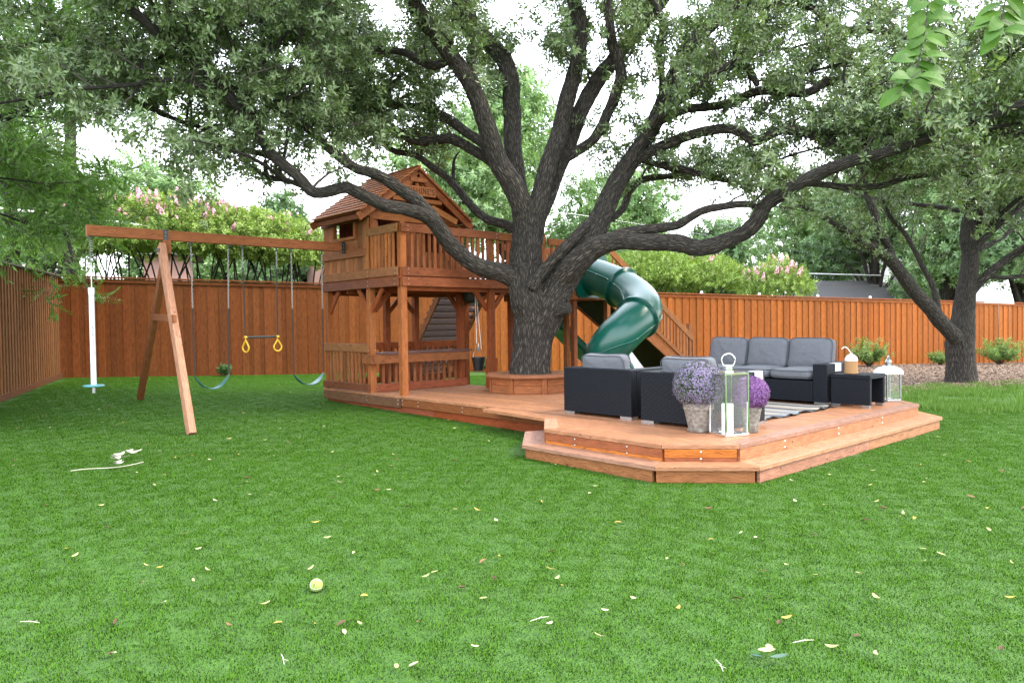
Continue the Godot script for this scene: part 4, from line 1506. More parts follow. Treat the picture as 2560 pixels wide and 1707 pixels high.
# back towards the viewer, seat opens to +x
func club_chair(x: float, z0: float, z1: float, label: String) -> Node3D:
	var t := thing("rattan_armchair", label, "armchair", Vector3(x + 0.4, DECK, (z0 + z1) / 2), "rattan armchairs with their backs to the lawn")
	var y0 := DECK + 0.036
	var y1 := 0.853
	var xe := x + 0.82
	var at := 0.19
	woven("backrest", t, Vector3(x, y0, z0), Vector3(x + 0.10, y1, z1))
	for k in 2:
		var za := z0 if k == 0 else z1 - at
		woven("armrest", t, Vector3(x + 0.102, y0, za), Vector3(xe, y1 - 0.002, za + at))
	woven("seat_base", t, Vector3(x + 0.102, y0, z0 + at + 0.002), Vector3(xe - 0.02, DECK + 0.28, z1 - at - 0.002))
	var w := (z1 - z0) - 2 * at
	cushion("seat_cushion", t, Vector3(x + 0.49, DECK + 0.35, (z0 + z1) / 2), Basis(Vector3(0, 0, 1), Vector3(1, 0, 0), Vector3(0, 1, 0)), Vector3(w / 2 - 0.005, 0.37, 0.065))
	var tilt := Basis(Vector3(0, 0, 1), 0.16)
	cushion("back_cushion", t, Vector3(x + 0.20, 0.815, (z0 + z1) / 2 - 0.01), tilt * Basis(Vector3(0, 0, 1), Vector3(0, 1, 0), Vector3(-1, 0, 0)), Vector3(w / 2 + 0.015, 0.215, 0.085), 0.02)
	for q in [[x + 0.07, z0 + 0.085], [x + 0.07, z1 - 0.085], [xe - 0.07, z0 + 0.085], [xe - 0.07, z1 - 0.085]]:
		foot(t, q[0], q[1], 0.06, 0.08)
	return t


func card(label: String, x: float, y: float, z: float, w: float) -> void:
	var mb := Mb.new()
	mb.box(Vector3(x, y + 0.001, z - 0.075), Vector3(x + w, y + 0.004, z + 0.004))
	mb.box(Vector3(x, y - 0.10, z + 0.001), Vector3(x + w, y + 0.001, z + 0.004))
	tag(part("paper_tag", mb, M.white, self), label, "tag")


func build_lounge() -> void:
	club_chair(6.405, -6.12, -5.10, "dark woven armchair closest to the tree planter, grey cushions")
	club_chair(6.315, -4.905, -3.915, "dark woven armchair behind the grey flower pots, grey cushions")
	card("white paper tag folded over the armrest behind the purple flower ball", 6.92, 0.853, -3.912, 0.16)
	# sofa facing the chairs
	var s := thing("rattan_sofa", "dark woven three-seat sofa with plump grey cushions facing the armchairs", "sofa", Vector3(9.6, DECK, -5.3))
	var y0 := DECK + 0.036
	var x0 := 9.14
	var x1 := 9.99
	var z1 := -4.178
	var z0 := -6.42
	woven("armrest", s, Vector3(x0, y0, z1 - 0.185), Vector3(x1, 0.818, z1))
	woven("armrest", s, Vector3(x0, y0, z0), Vector3(x1, 0.818, z0 + 0.185))
	woven("backrest", s, Vector3(x1 - 0.12, y0, z0 + 0.187), Vector3(x1 - 0.001, 0.816, z1 - 0.187))
	woven("seat_base", s, Vector3(x0 + 0.006, y0, z0 + 0.187), Vector3(x1 - 0.122, 0.60, z1 - 0.187))
	var w := (z1 - z0 - 0.372) / 3.0
	for k in 3:
		var zc := z1 - 0.187 - w * (k + 0.5)
		cushion("seat_cushion", s, Vector3(x0 + 0.40, 0.672, zc), Basis(Vector3(0, 0, 1), Vector3(1, 0, 0), Vector3(0, 1, 0)), Vector3(w / 2 + 0.004, 0.40, 0.066))
		var lean := Basis(Vector3(0, 0, 1), -0.19 - 0.02 * k) * Basis(Vector3(1, 0, 0), rng.randf_range(-0.03, 0.03))
		cushion("back_cushion", s, Vector3(x0 + 0.64, 0.915, zc), lean * Basis(Vector3(0, 0, 1), Vector3(0, 1, 0), Vector3(-1, 0, 0)), Vector3(w / 2 + 0.006, 0.225, 0.095), 0.008)
	for q in [[x0 + 0.07, z1 - 0.09], [x1 - 0.07, z1 - 0.09], [x0 + 0.07, z0 + 0.09], [x1 - 0.07, z0 + 0.09]]:
		foot(s, q[0], q[1], 0.06, 0.08)
	card("white paper tag folded over the sofa armrest by the side table", 9.36, 0.818, -4.174, 0.17)
	# side table, open to the front
	var t := thing("side_table", "small dark woven side table with an open front, at the sofa's end", "table", Vector3(9.4, DECK, -3.9))
	woven("side_panel", t, Vector3(9.168, y0, -4.145), Vector3(9.225, 0.652, -3.665))
	woven("side_panel", t, Vector3(9.575, y0, -4.145), Vector3(9.632, 0.652, -3.665))
	woven("back_panel", t, Vector3(9.227, y0, -4.145), Vector3(9.573, 0.652, -4.10))
	woven("top", t, Vector3(9.166, 0.654, -4.147), Vector3(9.634, 0.702, -3.663))
	for q in [[9.20, -3.72], [9.20, -4.09], [9.60, -3.72], [9.60, -4.09]]:
		foot(t, q[0], q[1], 0.026, 0.045)
	# striped rug, edges slightly lifted
	var mb := Mb.new()
	var nx := 30
	var nz := 34
	for i in nx + 1:
		for j in nz + 1:
			var x := lerpf(7.2, 9.105, float(i) / nx)
			var z := lerpf(-6.3, -4.03, float(j) / nz)
			var e := smoothstep(0.88, 1.0, float(j) / nz)
			var y := DECK + 0.006 + e * (0.013 + 0.014 * sin(x * 17.0) + 0.008 * sin(x * 41.0))
			mb.add(Vector3(x, y, z + e * 0.02 * sin(x * 9.0)), Vector3.UP, Vector2(float(i) / nx, float(j) / nz * 1.2))
	for i in nx:
		for j in nz:
			var a := i * (nz + 1) + j
			mb.tri(a, a + 1, a + nz + 2)
			mb.tri(a, a + nz + 2, a + nz + 1)
	mb.smooth(0, nx + 1, nz)
	var rug := part("striped_rug", mb, M.rug, self)
	tag(rug, "flat woven rug with black, grey and beige stripes, in front of the sofa", "rug")
	var hem := Mb.new()
	for i in nx:
		var x := lerpf(7.2, 9.105, float(i) / nx)
		var xb := lerpf(7.2, 9.105, float(i + 1) / nx)
		var fy := func(q: float) -> Vector3: return Vector3(q, DECK + 0.006 + 0.013 + 0.014 * sin(q * 17.0) + 0.008 * sin(q * 41.0), -4.03 + 0.02 * sin(q * 9.0))
		var A: Vector3 = fy.call(x)
		var B: Vector3 = fy.call(xb)
		hem.face([A, B, B + Vector3(0, -0.004, 0.022), A + Vector3(0, -0.004, 0.022)], Vector3(0, 1, 0.2).normalized())
	part("hem", hem, M.black, rug)


func flower_pot(x: float, z: float, rim: float, hgt: float, ball: float, n: int, petal: Array, called: String, label: String) -> void:
	var t := thing(called, label, "potted plant", Vector3(x, DECK, z), "grey clay pots with flower balls")
	var o := Vector3(x, DECK + 0.002, z)
	var b := rim * 0.62
	var sm := Mb.new()
	sm.lathe(o, [Vector2(0, 0), Vector2(b * 1.05, 0), Vector2(b * 1.2, 0.022), Vector2(b * 1.2, 0.028), Vector2(b * 1.1, 0.028), Vector2(b * 1.02, 0.010), Vector2(0, 0.010)], 32)
	part("saucer", sm, M.clay, t)
	var m := Mb.new()
	var band := hgt * 0.76
	m.lathe(o, [Vector2(b * 0.9, 0.012), Vector2(b, 0.016), Vector2(rim * 0.93, band), Vector2(rim * 0.985, band + 0.004), Vector2(rim, hgt - 0.01), Vector2(rim * 0.985, hgt), Vector2(rim * 0.9, hgt), Vector2(rim * 0.87, hgt - 0.03), Vector2(0, hgt - 0.035)], 36)
	part("pot", m, M.clay, t)
	# ball of fine sprigs: short stems with tiny leaves and flower heads
	var sp := Mb.new()
	for i in 16:
		var dir := Vector3(rng.randf_range(-1, 1), rng.randf_range(0.1, 1.6), rng.randf_range(-1, 1)).normalized()
		var p := dir * rng.randf_range(0.02, 0.05)
		var k := rng.randf()
		sp.col = (petal[0] as Color).lerp(petal[1], rng.randf()) if k < petal[3] else (petal[2] as Color) * rng.randf_range(0.6, 1.4)
		var u := dir.cross(Vector3(rng.randf(), rng.randf(), rng.randf())).normalized()
		var l := rng.randf_range(0.006, 0.011)
		var ww := dir.cross(u)
		sp.face([p - u * l, p + ww * l * 0.55, p + u * l, p - ww * l * 0.55], dir)
		var q := p * 0.3
		sp.col = Color(0.07, 0.09, 0.05)
		sp.face([q, p, p + u * 0.0016], dir.cross(u))
	var c := o + Vector3(0, hgt + ball * 0.72, 0)
	var xf := []
	for i in n:
		var d := Vector3(rng.randf_range(-1, 1), rng.randf_range(-0.72, 1), rng.randf_range(-1, 1)).normalized()
		var rr := ball * (0.76 + 0.16 * rng.randf()) * (1.0 + 0.05 * noise.get_noise_3dv(d * 120.0))
		var y := d
		var xx := y.cross(Vector3(rng.randf(), 0.3, rng.randf())).normalized()
		var zz := xx.cross(y)
		xf.append(Transform3D(Basis(xx, y, zz).rotated(y, rng.randf() * TAU).scaled(Vector3.ONE * rng.randf_range(0.8, 1.2)), c + d * rr))
	var core := Mb.new()
	core.lathe(c, sphere_profile(ball * 0.72), 24)
	part("foliage_core", core, M.core, t)
	scatter("flower_ball", sp.mesh(), xf, [], M.bloom, t)


func sphere_profile(r: float, n := 12) -> Array:
	var a := []
	for i in n + 1:
		var t := -PI / 2 + PI * i / n
		a.append(Vector2(cos(t) * r, sin(t) * r))
	return a


func bar(mb: Mb, a: Vector3, b: Vector3, w: float, up := Vector3.UP) -> void:
	add_plank(mb, a, b, w, w, up if absf((b - a).normalized().dot(up)) < 0.9 else Vector3(1, 0, 0), 0.002)


func build_lanterns() -> void:
	# tall polished lantern in front
	var o := Vector3(6.225, DECK + 0.001, -3.79)
	var t := thing("glass_lantern", "tall chrome lantern with a white pillar candle, standing between the flower pots", "lantern", o)
	var yaw := Basis(Vector3.UP, deg_to_rad(-22))
	var s := 0.125
	var hh := 0.592
	var fm := Mb.new()
	for k in 4:
		var p := Vector3(s if k in [0, 1] else -s, 0, s if k in [1, 2] else -s)
		var q := Vector3(s if (k + 1) % 4 in [0, 1] else -s, 0, s if (k + 1) % 4 in [1, 2] else -s)
		bar(fm, o + yaw * (p + Vector3(0, 0.018, 0)), o + yaw * (p + Vector3(0, hh - 0.015, 0)), 0.017, yaw.x)
		bar(fm, o + yaw * (p + Vector3(0, 0.010, 0)), o + yaw * (q + Vector3(0, 0.010, 0)), 0.020)
		bar(fm, o + yaw * (p + Vector3(0, hh - 0.008, 0)), o + yaw * (q + Vector3(0, hh - 0.008, 0)), 0.018)
	part("frame", fm, M.chrome, t)
	for k in 4:
		var nrm := Basis(Vector3.UP, PI / 2 * k) * Vector3(0, 0, 1)
		var u := Basis(Vector3.UP, PI / 2 * k) * Vector3(1, 0, 0)
		var g := Mb.new()
		for e in [0.0]:
			g.face([o + yaw * (nrm * (s + e) + u * (s - 0.01) + Vector3(0, 0.02, 0)), o + yaw * (nrm * (s + e) - u * (s - 0.01) + Vector3(0, 0.02, 0)), o + yaw * (nrm * (s + e) - u * (s - 0.01) + Vector3(0, hh - 0.02, 0)), o + yaw * (nrm * (s + e) + u * (s - 0.01) + Vector3(0, hh - 0.02, 0))], yaw * nrm * (1.0 if e == 0.0 else -1.0))
		part("pane", g, M.glass, t)
	var tm := Mb.new()
	tm.face([o + yaw * Vector3(s, hh, s), o + yaw * Vector3(-s, hh, s), o + yaw * Vector3(-s, hh, -s), o + yaw * Vector3(s, hh, -s)], Vector3.UP)
	tm.lathe(o + Vector3(0, hh, 0), [Vector2(0.05, 0), Vector2(0.046, 0.01), Vector2(0.040, 0.012), Vector2(0.040, 0.028), Vector2(0.044, 0.030), Vector2(0.044, 0.038), Vector2(0.040, 0.040), Vector2(0.040, 0.056), Vector2(0.044, 0.058), Vector2(0.042, 0.068), Vector2(0, 0.07)], 24)
	part("lid", tm, M.chrome, t)
	var bm := Mb.new()
	bm.face([o + yaw * Vector3(s, 0.014, s), o + yaw * Vector3(-s, 0.014, s), o + yaw * Vector3(-s, 0.014, -s), o + yaw * Vector3(s, 0.014, -s)], Vector3.UP)
	part("base_plate", bm, M.chrome, t)
	var rm := Mb.new()
	var pts := PackedVector3Array()
	var rr := PackedFloat32Array()
	for i in 29:
		var a := -PI / 2 + 0.62 + (TAU - 1.24) * i / 28.0
		pts.append(o + Vector3(0, hh + 0.112, 0) + yaw.rotated(Vector3.UP, -0.35) * Vector3(cos(a) * 0.064, sin(a) * 0.064, 0))
		rr.append(0.0058)
	rm.tube(pts, rr, 8)
	part("ring_handle", rm, M.chrome, t)
	var cm := Mb.new()
	cm.lathe(o + Vector3(-0.005, 0.016, -0.01), [Vector2(0, 0), Vector2(0.053, 0), Vector2(0.055, 0.27), Vector2(0.051, 0.277), Vector2(0.03, 0.272), Vector2(0, 0.27)], 32)
	var candle := part("candle", cm, M.wax, t)
	var wm := Mb.new()
	wm.tube(PackedVector3Array([o + Vector3(-0.005, 0.285, -0.01), o + Vector3(-0.003, 0.303, -0.01)]), PackedFloat32Array([0.0016, 0.0012]), 5)
	part("wick", wm, M.black, candle)
	# smaller lantern by the side table
	var o2 := Vector3(10.19, DECK + 0.001, -3.84)
	var t2 := thing("metal_lantern", "silver lantern with a domed lid at the deck's far right corner", "lantern", o2)
	var y2 := Basis(Vector3.UP, deg_to_rad(-30))
	var f2 := Mb.new()
	var s2 := 0.10
	var h2 := 0.36
	for k in 4:
		var p := Vector3(s2 if k in [0, 1] else -s2, 0, s2 if k in [1, 2] else -s2)
		var q := Vector3(s2 if (k + 1) % 4 in [0, 1] else -s2, 0, s2 if (k + 1) % 4 in [1, 2] else -s2)
		bar(f2, o2 + y2 * (p + Vector3(0, 0.02, 0)), o2 + y2 * (p + Vector3(0, h2, 0)), 0.02, y2.x)
		bar(f2, o2 + y2 * (p + Vector3(0, 0.011, 0)), o2 + y2 * (q + Vector3(0, 0.011, 0)), 0.022)
	part("frame", f2, M.alu, t2)
	for k in 4:
		var nrm := Basis(Vector3.UP, PI / 2 * k) * Vector3(0, 0, 1)
		var u := Basis(Vector3.UP, PI / 2 * k) * Vector3(1, 0, 0)
		var g := Mb.new()
		g.face([o2 + y2 * (nrm * s2 + u * (s2 - 0.01) + Vector3(0, 0.02, 0)), o2 + y2 * (nrm * s2 - u * (s2 - 0.01) + Vector3(0, 0.02, 0)), o2 + y2 * (nrm * s2 - u * (s2 - 0.01) + Vector3(0, h2, 0)), o2 + y2 * (nrm * s2 + u * (s2 - 0.01) + Vector3(0, h2, 0))], y2 * nrm)
		part("pane", g, M.glass, t2)
	var l2 := Mb.new()
	var rows := [[0.125, h2], [0.125, h2 + 0.018], [0.112, h2 + 0.05], [0.085, h2 + 0.078], [0.045, h2 + 0.096], [0.042, h2 + 0.10]]
	for i in rows.size() - 1:
		for k in 4:
			var c0 := Basis(Vector3.UP, PI / 2 * k + PI / 4) * Vector3(0, 0, 1.414)
			var c1 := Basis(Vector3.UP, PI / 2 * (k + 1) + PI / 4) * Vector3(0, 0, 1.414)
			var nn := (c0 + c1).normalized() + Vector3(0, 0.7, 0)
			l2.face([o2 + y2 * (c0 * rows[i][0]) + Vector3(0, rows[i][1], 0), o2 + y2 * (c1 * rows[i][0]) + Vector3(0, rows[i][1], 0), o2 + y2 * (c1 * rows[i + 1][0]) + Vector3(0, rows[i + 1][1], 0), o2 + y2 * (c0 * rows[i + 1][0]) + Vector3(0, rows[i + 1][1], 0)], (y2 * nn).normalized())
	l2.lathe(o2 + Vector3(0, h2 + 0.09, 0), [Vector2(0.05, 0), Vector2(0.036, 0.015), Vector2(0.036, 0.05), Vector2(0.046, 0.06), Vector2(0.03, 0.085), Vector2(0.012, 0.10), Vector2(0.018, 0.112), Vector2(0.0, 0.13)], 18)
	part("lid", l2, M.alu, t2)
	var hm := Mb.new()
	var hp := PackedVector3Array()
	var hr := PackedFloat32Array()
	for i in 15:
		var a := 0.2 + 2.3 * i / 14.0
		hp.append(o2 + Vector3(0.06, h2 + 0.13, 0) + Vector3(cos(a) * 0.06, sin(a) * 0.10, -0.02))
		hr.append(0.006)
	hm.tube(hp, hr, 7)
	part("handle", hm, M.alu, t2)
	var base := Mb.new()
	base.face([o2 + y2 * Vector3(s2, 0.016, s2), o2 + y2 * Vector3(-s2, 0.016, s2), o2 + y2 * Vector3(-s2, 0.016, -s2), o2 + y2 * Vector3(s2, 0.016, -s2)], Vector3.UP)
	part("base_plate", base, M.alu, t2)
	# bell-shaped cane and white lamp on the side table
	var o3 := Vector3(9.36, 0.703, -3.97)
	var t3 := thing("bell_ornament", "small bell with a white dome over tan wound cord, on the side table", "ornament", o3)
	var cane := Mb.new()
	var prof := []
	for i in 15:
		var y := i * 0.0105
		var r := lerpf(0.083, 0.074, i / 14.0)
		prof.append(Vector2(r - 0.004, y))
		prof.append(Vector2(r, y + 0.003))
		prof.append(Vector2(r, y + 0.0075))
	cane.lathe(o3, prof, 28)
	part("cord_body", cane, M.cane, t3)
	var dm := Mb.new()
	dm.lathe(o3 + Vector3(0, 0.156, 0), [Vector2(0.076, 0), Vector2(0.077, 0.006), Vector2(0.073, 0.03), Vector2(0.060, 0.055), Vector2(0.040, 0.073), Vector2(0.018, 0.084), Vector2(0.010, 0.10), Vector2(0, 0.102)], 28)
	part("dome", dm, M.white, t3)
	var cp := PackedVector3Array()
	var cr := PackedFloat32Array()
	for i in 12:
		var u := i / 11.0
		cp.append(o3 + Vector3(-0.09 * u - 0.01, 0.255 + 0.075 * sin(u * 2.4), 0.075 * -u))
		cr.append(0.006)
	var cb := Mb.new()
	cb.tube(cp, cr, 7)
	part("cord_loop", cb, M.rope, t3)


func build_ball() -> void:
	var o := Vector3(1.802, 0.036, -3.512)
	var mb := Mb.new()
	mb.lathe(o, sphere_profile(0.0335, 18), 30)
	var b := part("tennis_ball", mb, M.ball, self)
	tag(b, "yellow green tennis ball lying on the turf in the foreground", "ball")
	var sm := Mb.new()
	var pts := PackedVector3Array()
	var rr := PackedFloat32Array()
	for i in 61:
		var t := TAU * i / 60
		var q := Vector3(0.66 * cos(t) + 0.30 * cos(3 * t), 0.66 * sin(t) - 0.30 * sin(3 * t), 0.83 * sin(2 * t)).normalized()
		pts.append(o + Basis(Vector3(0.3, 1, 0.2).normalized(), 1.1) * q * 0.0333)
		rr.append(0.0009)
	sm.tube(pts, rr, 5, 1, 1, false)
	part("seam", sm, M.white, b)
	# short worn print, a slanted row of dark strokes
	for i in 4:
		var d := Vector3(-0.60, 0.52 - i * 0.12, 0.62).normalized()
		d = (d + Vector3(-0.02 * i, 0, -0.02 * i)).normalized()
		var pm := Mb.new()
		var u := d.cross(Vector3(0.35, 1, 0.3)).normalized()
		var w := d.cross(u)
		pm.face([o + d * 0.0339 - u * 0.0035 - w * 0.0012, o + d * 0.0339 + u * 0.0035 - w * 0.0012, o + d * 0.0339 + u * 0.003 + w * 0.0012, o + d * 0.0339 - u * 0.003 + w * 0.0012], d)
		part("print", pm, M.ink, b)


# a fallen leaf, curled along its midrib; base at the origin
func leaf_blade(l: float, w: float, fold: float, curl: float, c: Color) -> ArrayMesh:
	var mb := Mb.new()
	mb.col = c
	var n := 6
	var rows := []
	for i in n + 1:
		var t := float(i) / n
		var hw := w * 0.5 * pow(sin(PI * clampf(t * 0.94 + 0.06, 0, 1)), 0.75)
		var a := curl * (t - 0.5)
		var mid := Vector3((t - 0.5) * l, curl * 0.5 * l * (t - 0.5) * (t - 0.5) * 2.0 + 0.003, 0)
		rows.append([mid + Vector3(0, hw * fold, -hw), mid, mid + Vector3(0, hw * fold, hw)])
	for i in n:
		for s in 2:
			var q := [rows[i][s], rows[i + 1][s], rows[i + 1][s + 1], rows[i][s + 1]]
			var nn: Vector3 = (q[1] - q[0]).cross(q[2] - q[0])
			if nn.length() < 1e-9:
				nn = (q[2] - q[0]).cross(q[3] - q[0])
			nn = nn.normalized()
			if nn.y < 0:
				nn = -nn
			mb.face(q, nn)
	return mb.mesh()


func build_litter() -> void:
	var kinds := []
	var cs := [Color(0.42, 0.41, 0.17), Color(0.42, 0.31, 0.07), Color(0.11, 0.055, 0.032), Color(0.50, 0.49, 0.28), Color(0.22, 0.12, 0.06)]
	for k in 5:
		var v := []
		for j in 3:
			v.append(leaf_blade(rng.randf_range(0.045, 0.07), rng.randf_range(0.018, 0.028), rng.randf_range(0.2, 1.0), rng.randf_range(-0.3, 1.0), cs[k]))
		kinds.append(v)
	var labels := ["small pale green fallen leaf on the turf", "small yellow fallen leaf on the turf", "small dark brown curled leaf on the turf", "small whitish fallen leaf on the turf", "small tan brown fallen leaf on the turf"]
	# the larger ones where they lie in front, then a thin scatter
	var spots := [[1.37, -6.75, 3], [1.15, -6.60, 2], [1.32, -5.58, 2], [1.32, -4.44, 1], [1.17, -4.26, 4], [1.38, -4.09, 0], [1.50, -4.22, 0], [1.93, -3.82, 0], [1.51, -3.48, 0], [1.46, -3.23, 1], [1.59, -3.11, 1], [1.67, -3.02, 2], [1.73, -2.96, 0], [1.63, -2.92, 3], [0.92, -3.77, 2], [0.81, -3.41, 2], [1.61, -2.48, 0], [1.67, -2.44, 3], [1.95, -2.40, 3], [1.94, -2.79, 4], [2.33, -2.79, 0], [2.29, -3.05, 0], [2.35, -2.99, 2], [2.40, -3.29, 0], [2.32, -3.26, 0], [2.71, -3.24, 4], [2.25, -3.91, 3], [2.85, -5.29, 2], [3.49, -6.25, 0], [3.57, -6.23, 0], [3.01, -6.96, 1], [2.16, -7.10, 1], [1.96, -6.70, 0], [2.41, -5.80, 3], [1.66, -5.06, 0], [2.51, -7.87, 1], [1.29, -8.91, 2], [3.33, -3.84, 3], [3.32, -4.30, 0], [3.11, -4.60, 2], [4.23, -6.48, 0], [3.42, -4.15, 1], [4.49, -8.51, 0], [2.21, -13.63, 0], [2.34, -2.34, 3], [2.64, -2.27, 3], [2.41, -2.10, 0], [2.74, -2.64, 1], [2.80, -2.74, 0], [3.13, -3.10, 2], [3.89, -3.22, 1], [4.21, -3.25, 1], [3.49, -2.53, 0], [3.99, -2.56, 1], [3.77, -2.40, 0], [4.25, -2.50, 3], [3.22, -1.92, 2], [3.33, -1.82, 2], [3.10, -1.64, 2], [3.18, -1.64, 1], [2.91, -2.05, 1], [3.85, -1.99, 3], [3.69, -2.04, 4], [3.82, -1.81, 0], [4.00, -1.65, 0], [3.70, -1.45, 0], [4.67, -1.47, 0], [4.71, -1.58, 0], [4.46, -1.49, 0], [5.46, -1.96, 0], [5.37, -1.95, 0], [3.07, -1.21, 0], [3.02, -1.36, 0], [3.21, -1.34, 2], [4.19, -1.01, 1], [3.50, -0.88, 2], [6.03, -1.60, 1], [5.10, -2.07, 2], [5.28, -2.66, 3], [6.40, -2.91, 0], [5.95, -3.03, 3], [4.62, -4.06, 0], [5.01, -4.90, 0], [8.66, -2.18, 0], [6.37, -1.80, 4], [6.82, -2.26, 0], [7.47, -2.95, 0]]
	var n := 0
	while n < 290:
		var x: float
		var z: float
		var k: int
		if n < spots.size():
			x = spots[n][0]
			z = spots[n][1]
			k = spots[n][2]
		else:
			var d := 3.0 + 14.5 * pow(rng.randf(), 0.75)
			var c := rng.randf_range(-0.72, 0.72) * d
			x = 0.739 * c + 0.673 * d
			z = 0.674 * c - 0.739 * d
			k = [0, 0, 0, 3, 3, 1, 2, 4][rng.randi() % 8]
			var e1 := E1.x * x + E1.z * z
			var e2 := E2.x * x + E2.z * z
			if on_deck(x, z, 0.1) or e1 < LEFT + 0.2 or e2 > BACK - 0.3 or e1 > 11.0:
				continue
		var o := MeshInstance3D.new()
		o.mesh = kinds[k][rng.randi() % 3]
		o.material_override = M.chip
		var b := Basis(Vector3.UP, rng.randf() * TAU) * Basis(Vector3.RIGHT, rng.randf_range(-0.35, 0.35)) * Basis(Vector3.BACK, rng.randf_range(-0.2, 0.3))
		o.transform = Transform3D(b.scaled(Vector3.ONE * rng.randf_range(0.6, 1.05)), Vector3(x, ground_y(x, z) + rng.randf_range(0.013, 0.020), z))
		hang(o, "fallen_leaf", self)
		tag(o, labels[k], "leaf", "fallen leaves on the lawn, " + ["pale green", "yellow", "dark brown", "whitish", "tan"][k])
		n += 1
	# a dried flower stalk, and a sprig of green with two pale leaves
	var sp := Vector3(2.021, 0.065, -7.981)
	var s := thing("dried_stalk", "curled whitish dried flower stalk on the lawn in front of the A-frame", "debris", sp)
	for i in 11:
		var t := i / 10.0
		var o := MeshInstance3D.new()
		o.mesh = leaf_blade(0.11, 0.042, 0.5, 0.9, Color(0.48, 0.44, 0.36))
		o.material_override = M.chip
		var at := Vector3(0.739, 0, 0.674) * (0.02 - 0.10 * sin(t * 3.0) + 0.13 * t) + Vector3(0.673, 0, -0.739) * (0.30 - 0.58 * t) + Vector3(0, 0.02 + 0.05 * rng.randf(), 0)
		o.transform = Transform3D(Basis(Vector3.UP, rng.randf_range(-0.5, 0.9)) * Basis(Vector3.RIGHT, rng.randf_range(-0.6, 0.6)), at)
		hang(o, "bract", s)
	var st := Mb.new()
	var pp := PackedVector3Array()
	var pr := PackedFloat32Array()
	for i in 14:
		var t := i / 13.0
		pp.append(sp + Vector3(0.739, 0, 0.674) * (-0.20 + 0.46 * t) + Vector3(0.673, 0, -0.739) * (-0.48 + 0.42 * t * t) + Vector3(0, 0.012 + 0.01 * sin(t * 6.0), 0))
		pr.append(0.004)
	st.tube(pp, pr, 6)
	part("stem", st, M.dry, s)
	var gp := Vector3(2.749, 0.018, -1.495)
	var g := thing("leaf_sprig", "fallen sprig with blue green leaves and two pale yellow leaves, lower right", "debris", gp)
	var lv := [[0.03, 0.03, 0.4, 0.085, 0.032, Color(0.075, 0.135, 0.10)], [-0.06, 0.02, 2.6, 0.05, 0.026, Color(0.05, 0.11, 0.08)], [0.0, -0.03, 0.1, 0.075, 0.03, Color(0.46, 0.41, 0.20)], [0.02, -0.06, 1.4, 0.055, 0.03, Color(0.46, 0.40, 0.20)], [-0.05, -0.01, -0.8, 0.04, 0.024, Color(0.04, 0.11, 0.02)]]
	for q in lv:
		var o := MeshInstance3D.new()
		o.mesh = leaf_blade(q[3], q[4], 0.45, 0.4, q[5])
		o.material_override = M.chip
		o.transform = Transform3D(Basis(Vector3.UP, q[2] - 0.74) * Basis(Vector3.RIGHT, rng.randf_range(-0.3, 0.3)), Vector3(q[0] * 0.739 + q[1] * -0.673, 0.01, q[0] * 0.674 + q[1] * 0.739))
		hang(o, "leaf", g)
	# thin dry twigs
	for q in [[0.619, -4.007, 0.9, "thin grey twig on the turf at the lower left corner"], [2.332, -2.396, 0.2, "short thin twig on the turf right of the ball"], [1.298, -2.83, 1.9, "short forked twig near the lower edge, left of centre"], [2.515, -1.578, 2.3, "thin straight twig near the lower edge, right of centre"], [2.959, -1.456, 0.5, "thin dry twig near the lower right corner"]]:
		var mb := Mb.new()
		var o := Vector3(q[0], ground_y(q[0], q[1]) + 0.033, q[1])
		var d := Vector3(cos(q[2]), 0, sin(q[2]))
		mb.tube(PackedVector3Array([o - d * 0.05, o + Vector3(0, 0.006, 0.004), o + d * 0.05]), PackedFloat32Array([0.002, 0.0022, 0.0012]), 5)
		mb.tube(PackedVector3Array([o, o + d.rotated(Vector3.UP, 0.7) * 0.03]), PackedFloat32Array([0.0015, 0.001]), 5)
		tag(part("twig", mb, M.dry, self), q[3], "twig")


# sprig of leaves round a short shoot; the shoot runs along +y
func sprig(n: int, l: float, w: float, shoot: float, a: Color, b: Color, droop := 0.0) -> ArrayMesh:
	var mb := Mb.new()
	for i in n:
		var t := (i + 0.5) / n
		var o := Vector3(0, shoot * t, 0)
		var ang := i * 2.4 + rng.randf_range(-0.5, 0.5)
		var out := Vector3(cos(ang), rng.randf_range(0.0, 0.9) - droop, sin(ang)).normalized()
		var sd := out.cross(Vector3.UP).normalized().rotated(out, rng.randf_range(-0.9, 0.9))
		var nn := sd.cross(out).normalized()
		if nn.y < 0:
			nn = -nn
		var ll := l * rng.randf_range(0.75, 1.2)
		var ww := w * rng.randf_range(0.8, 1.2)
		var g := rng.randf()
		mb.col = a.lerp(b, g * g)
		var base := o + out * 0.008
		var mid := base + out * ll * 0.5 - nn * ww * 0.22
		var tip := base + out * ll - nn * ll * rng.randf_range(0.0, 0.22)
		var lf := base + out * ll * 0.42 + sd * ww * 0.5
		var rt := base + out * ll * 0.42 - sd * ww * 0.5
		var n1 := (nn + sd * -0.45).normalized()
		var n2 := (nn + sd * 0.45).normalized()
		mb.face([base, lf, tip, mid], n1)
		mb.face([base, mid, tip, rt], n2)
	return mb.mesh()


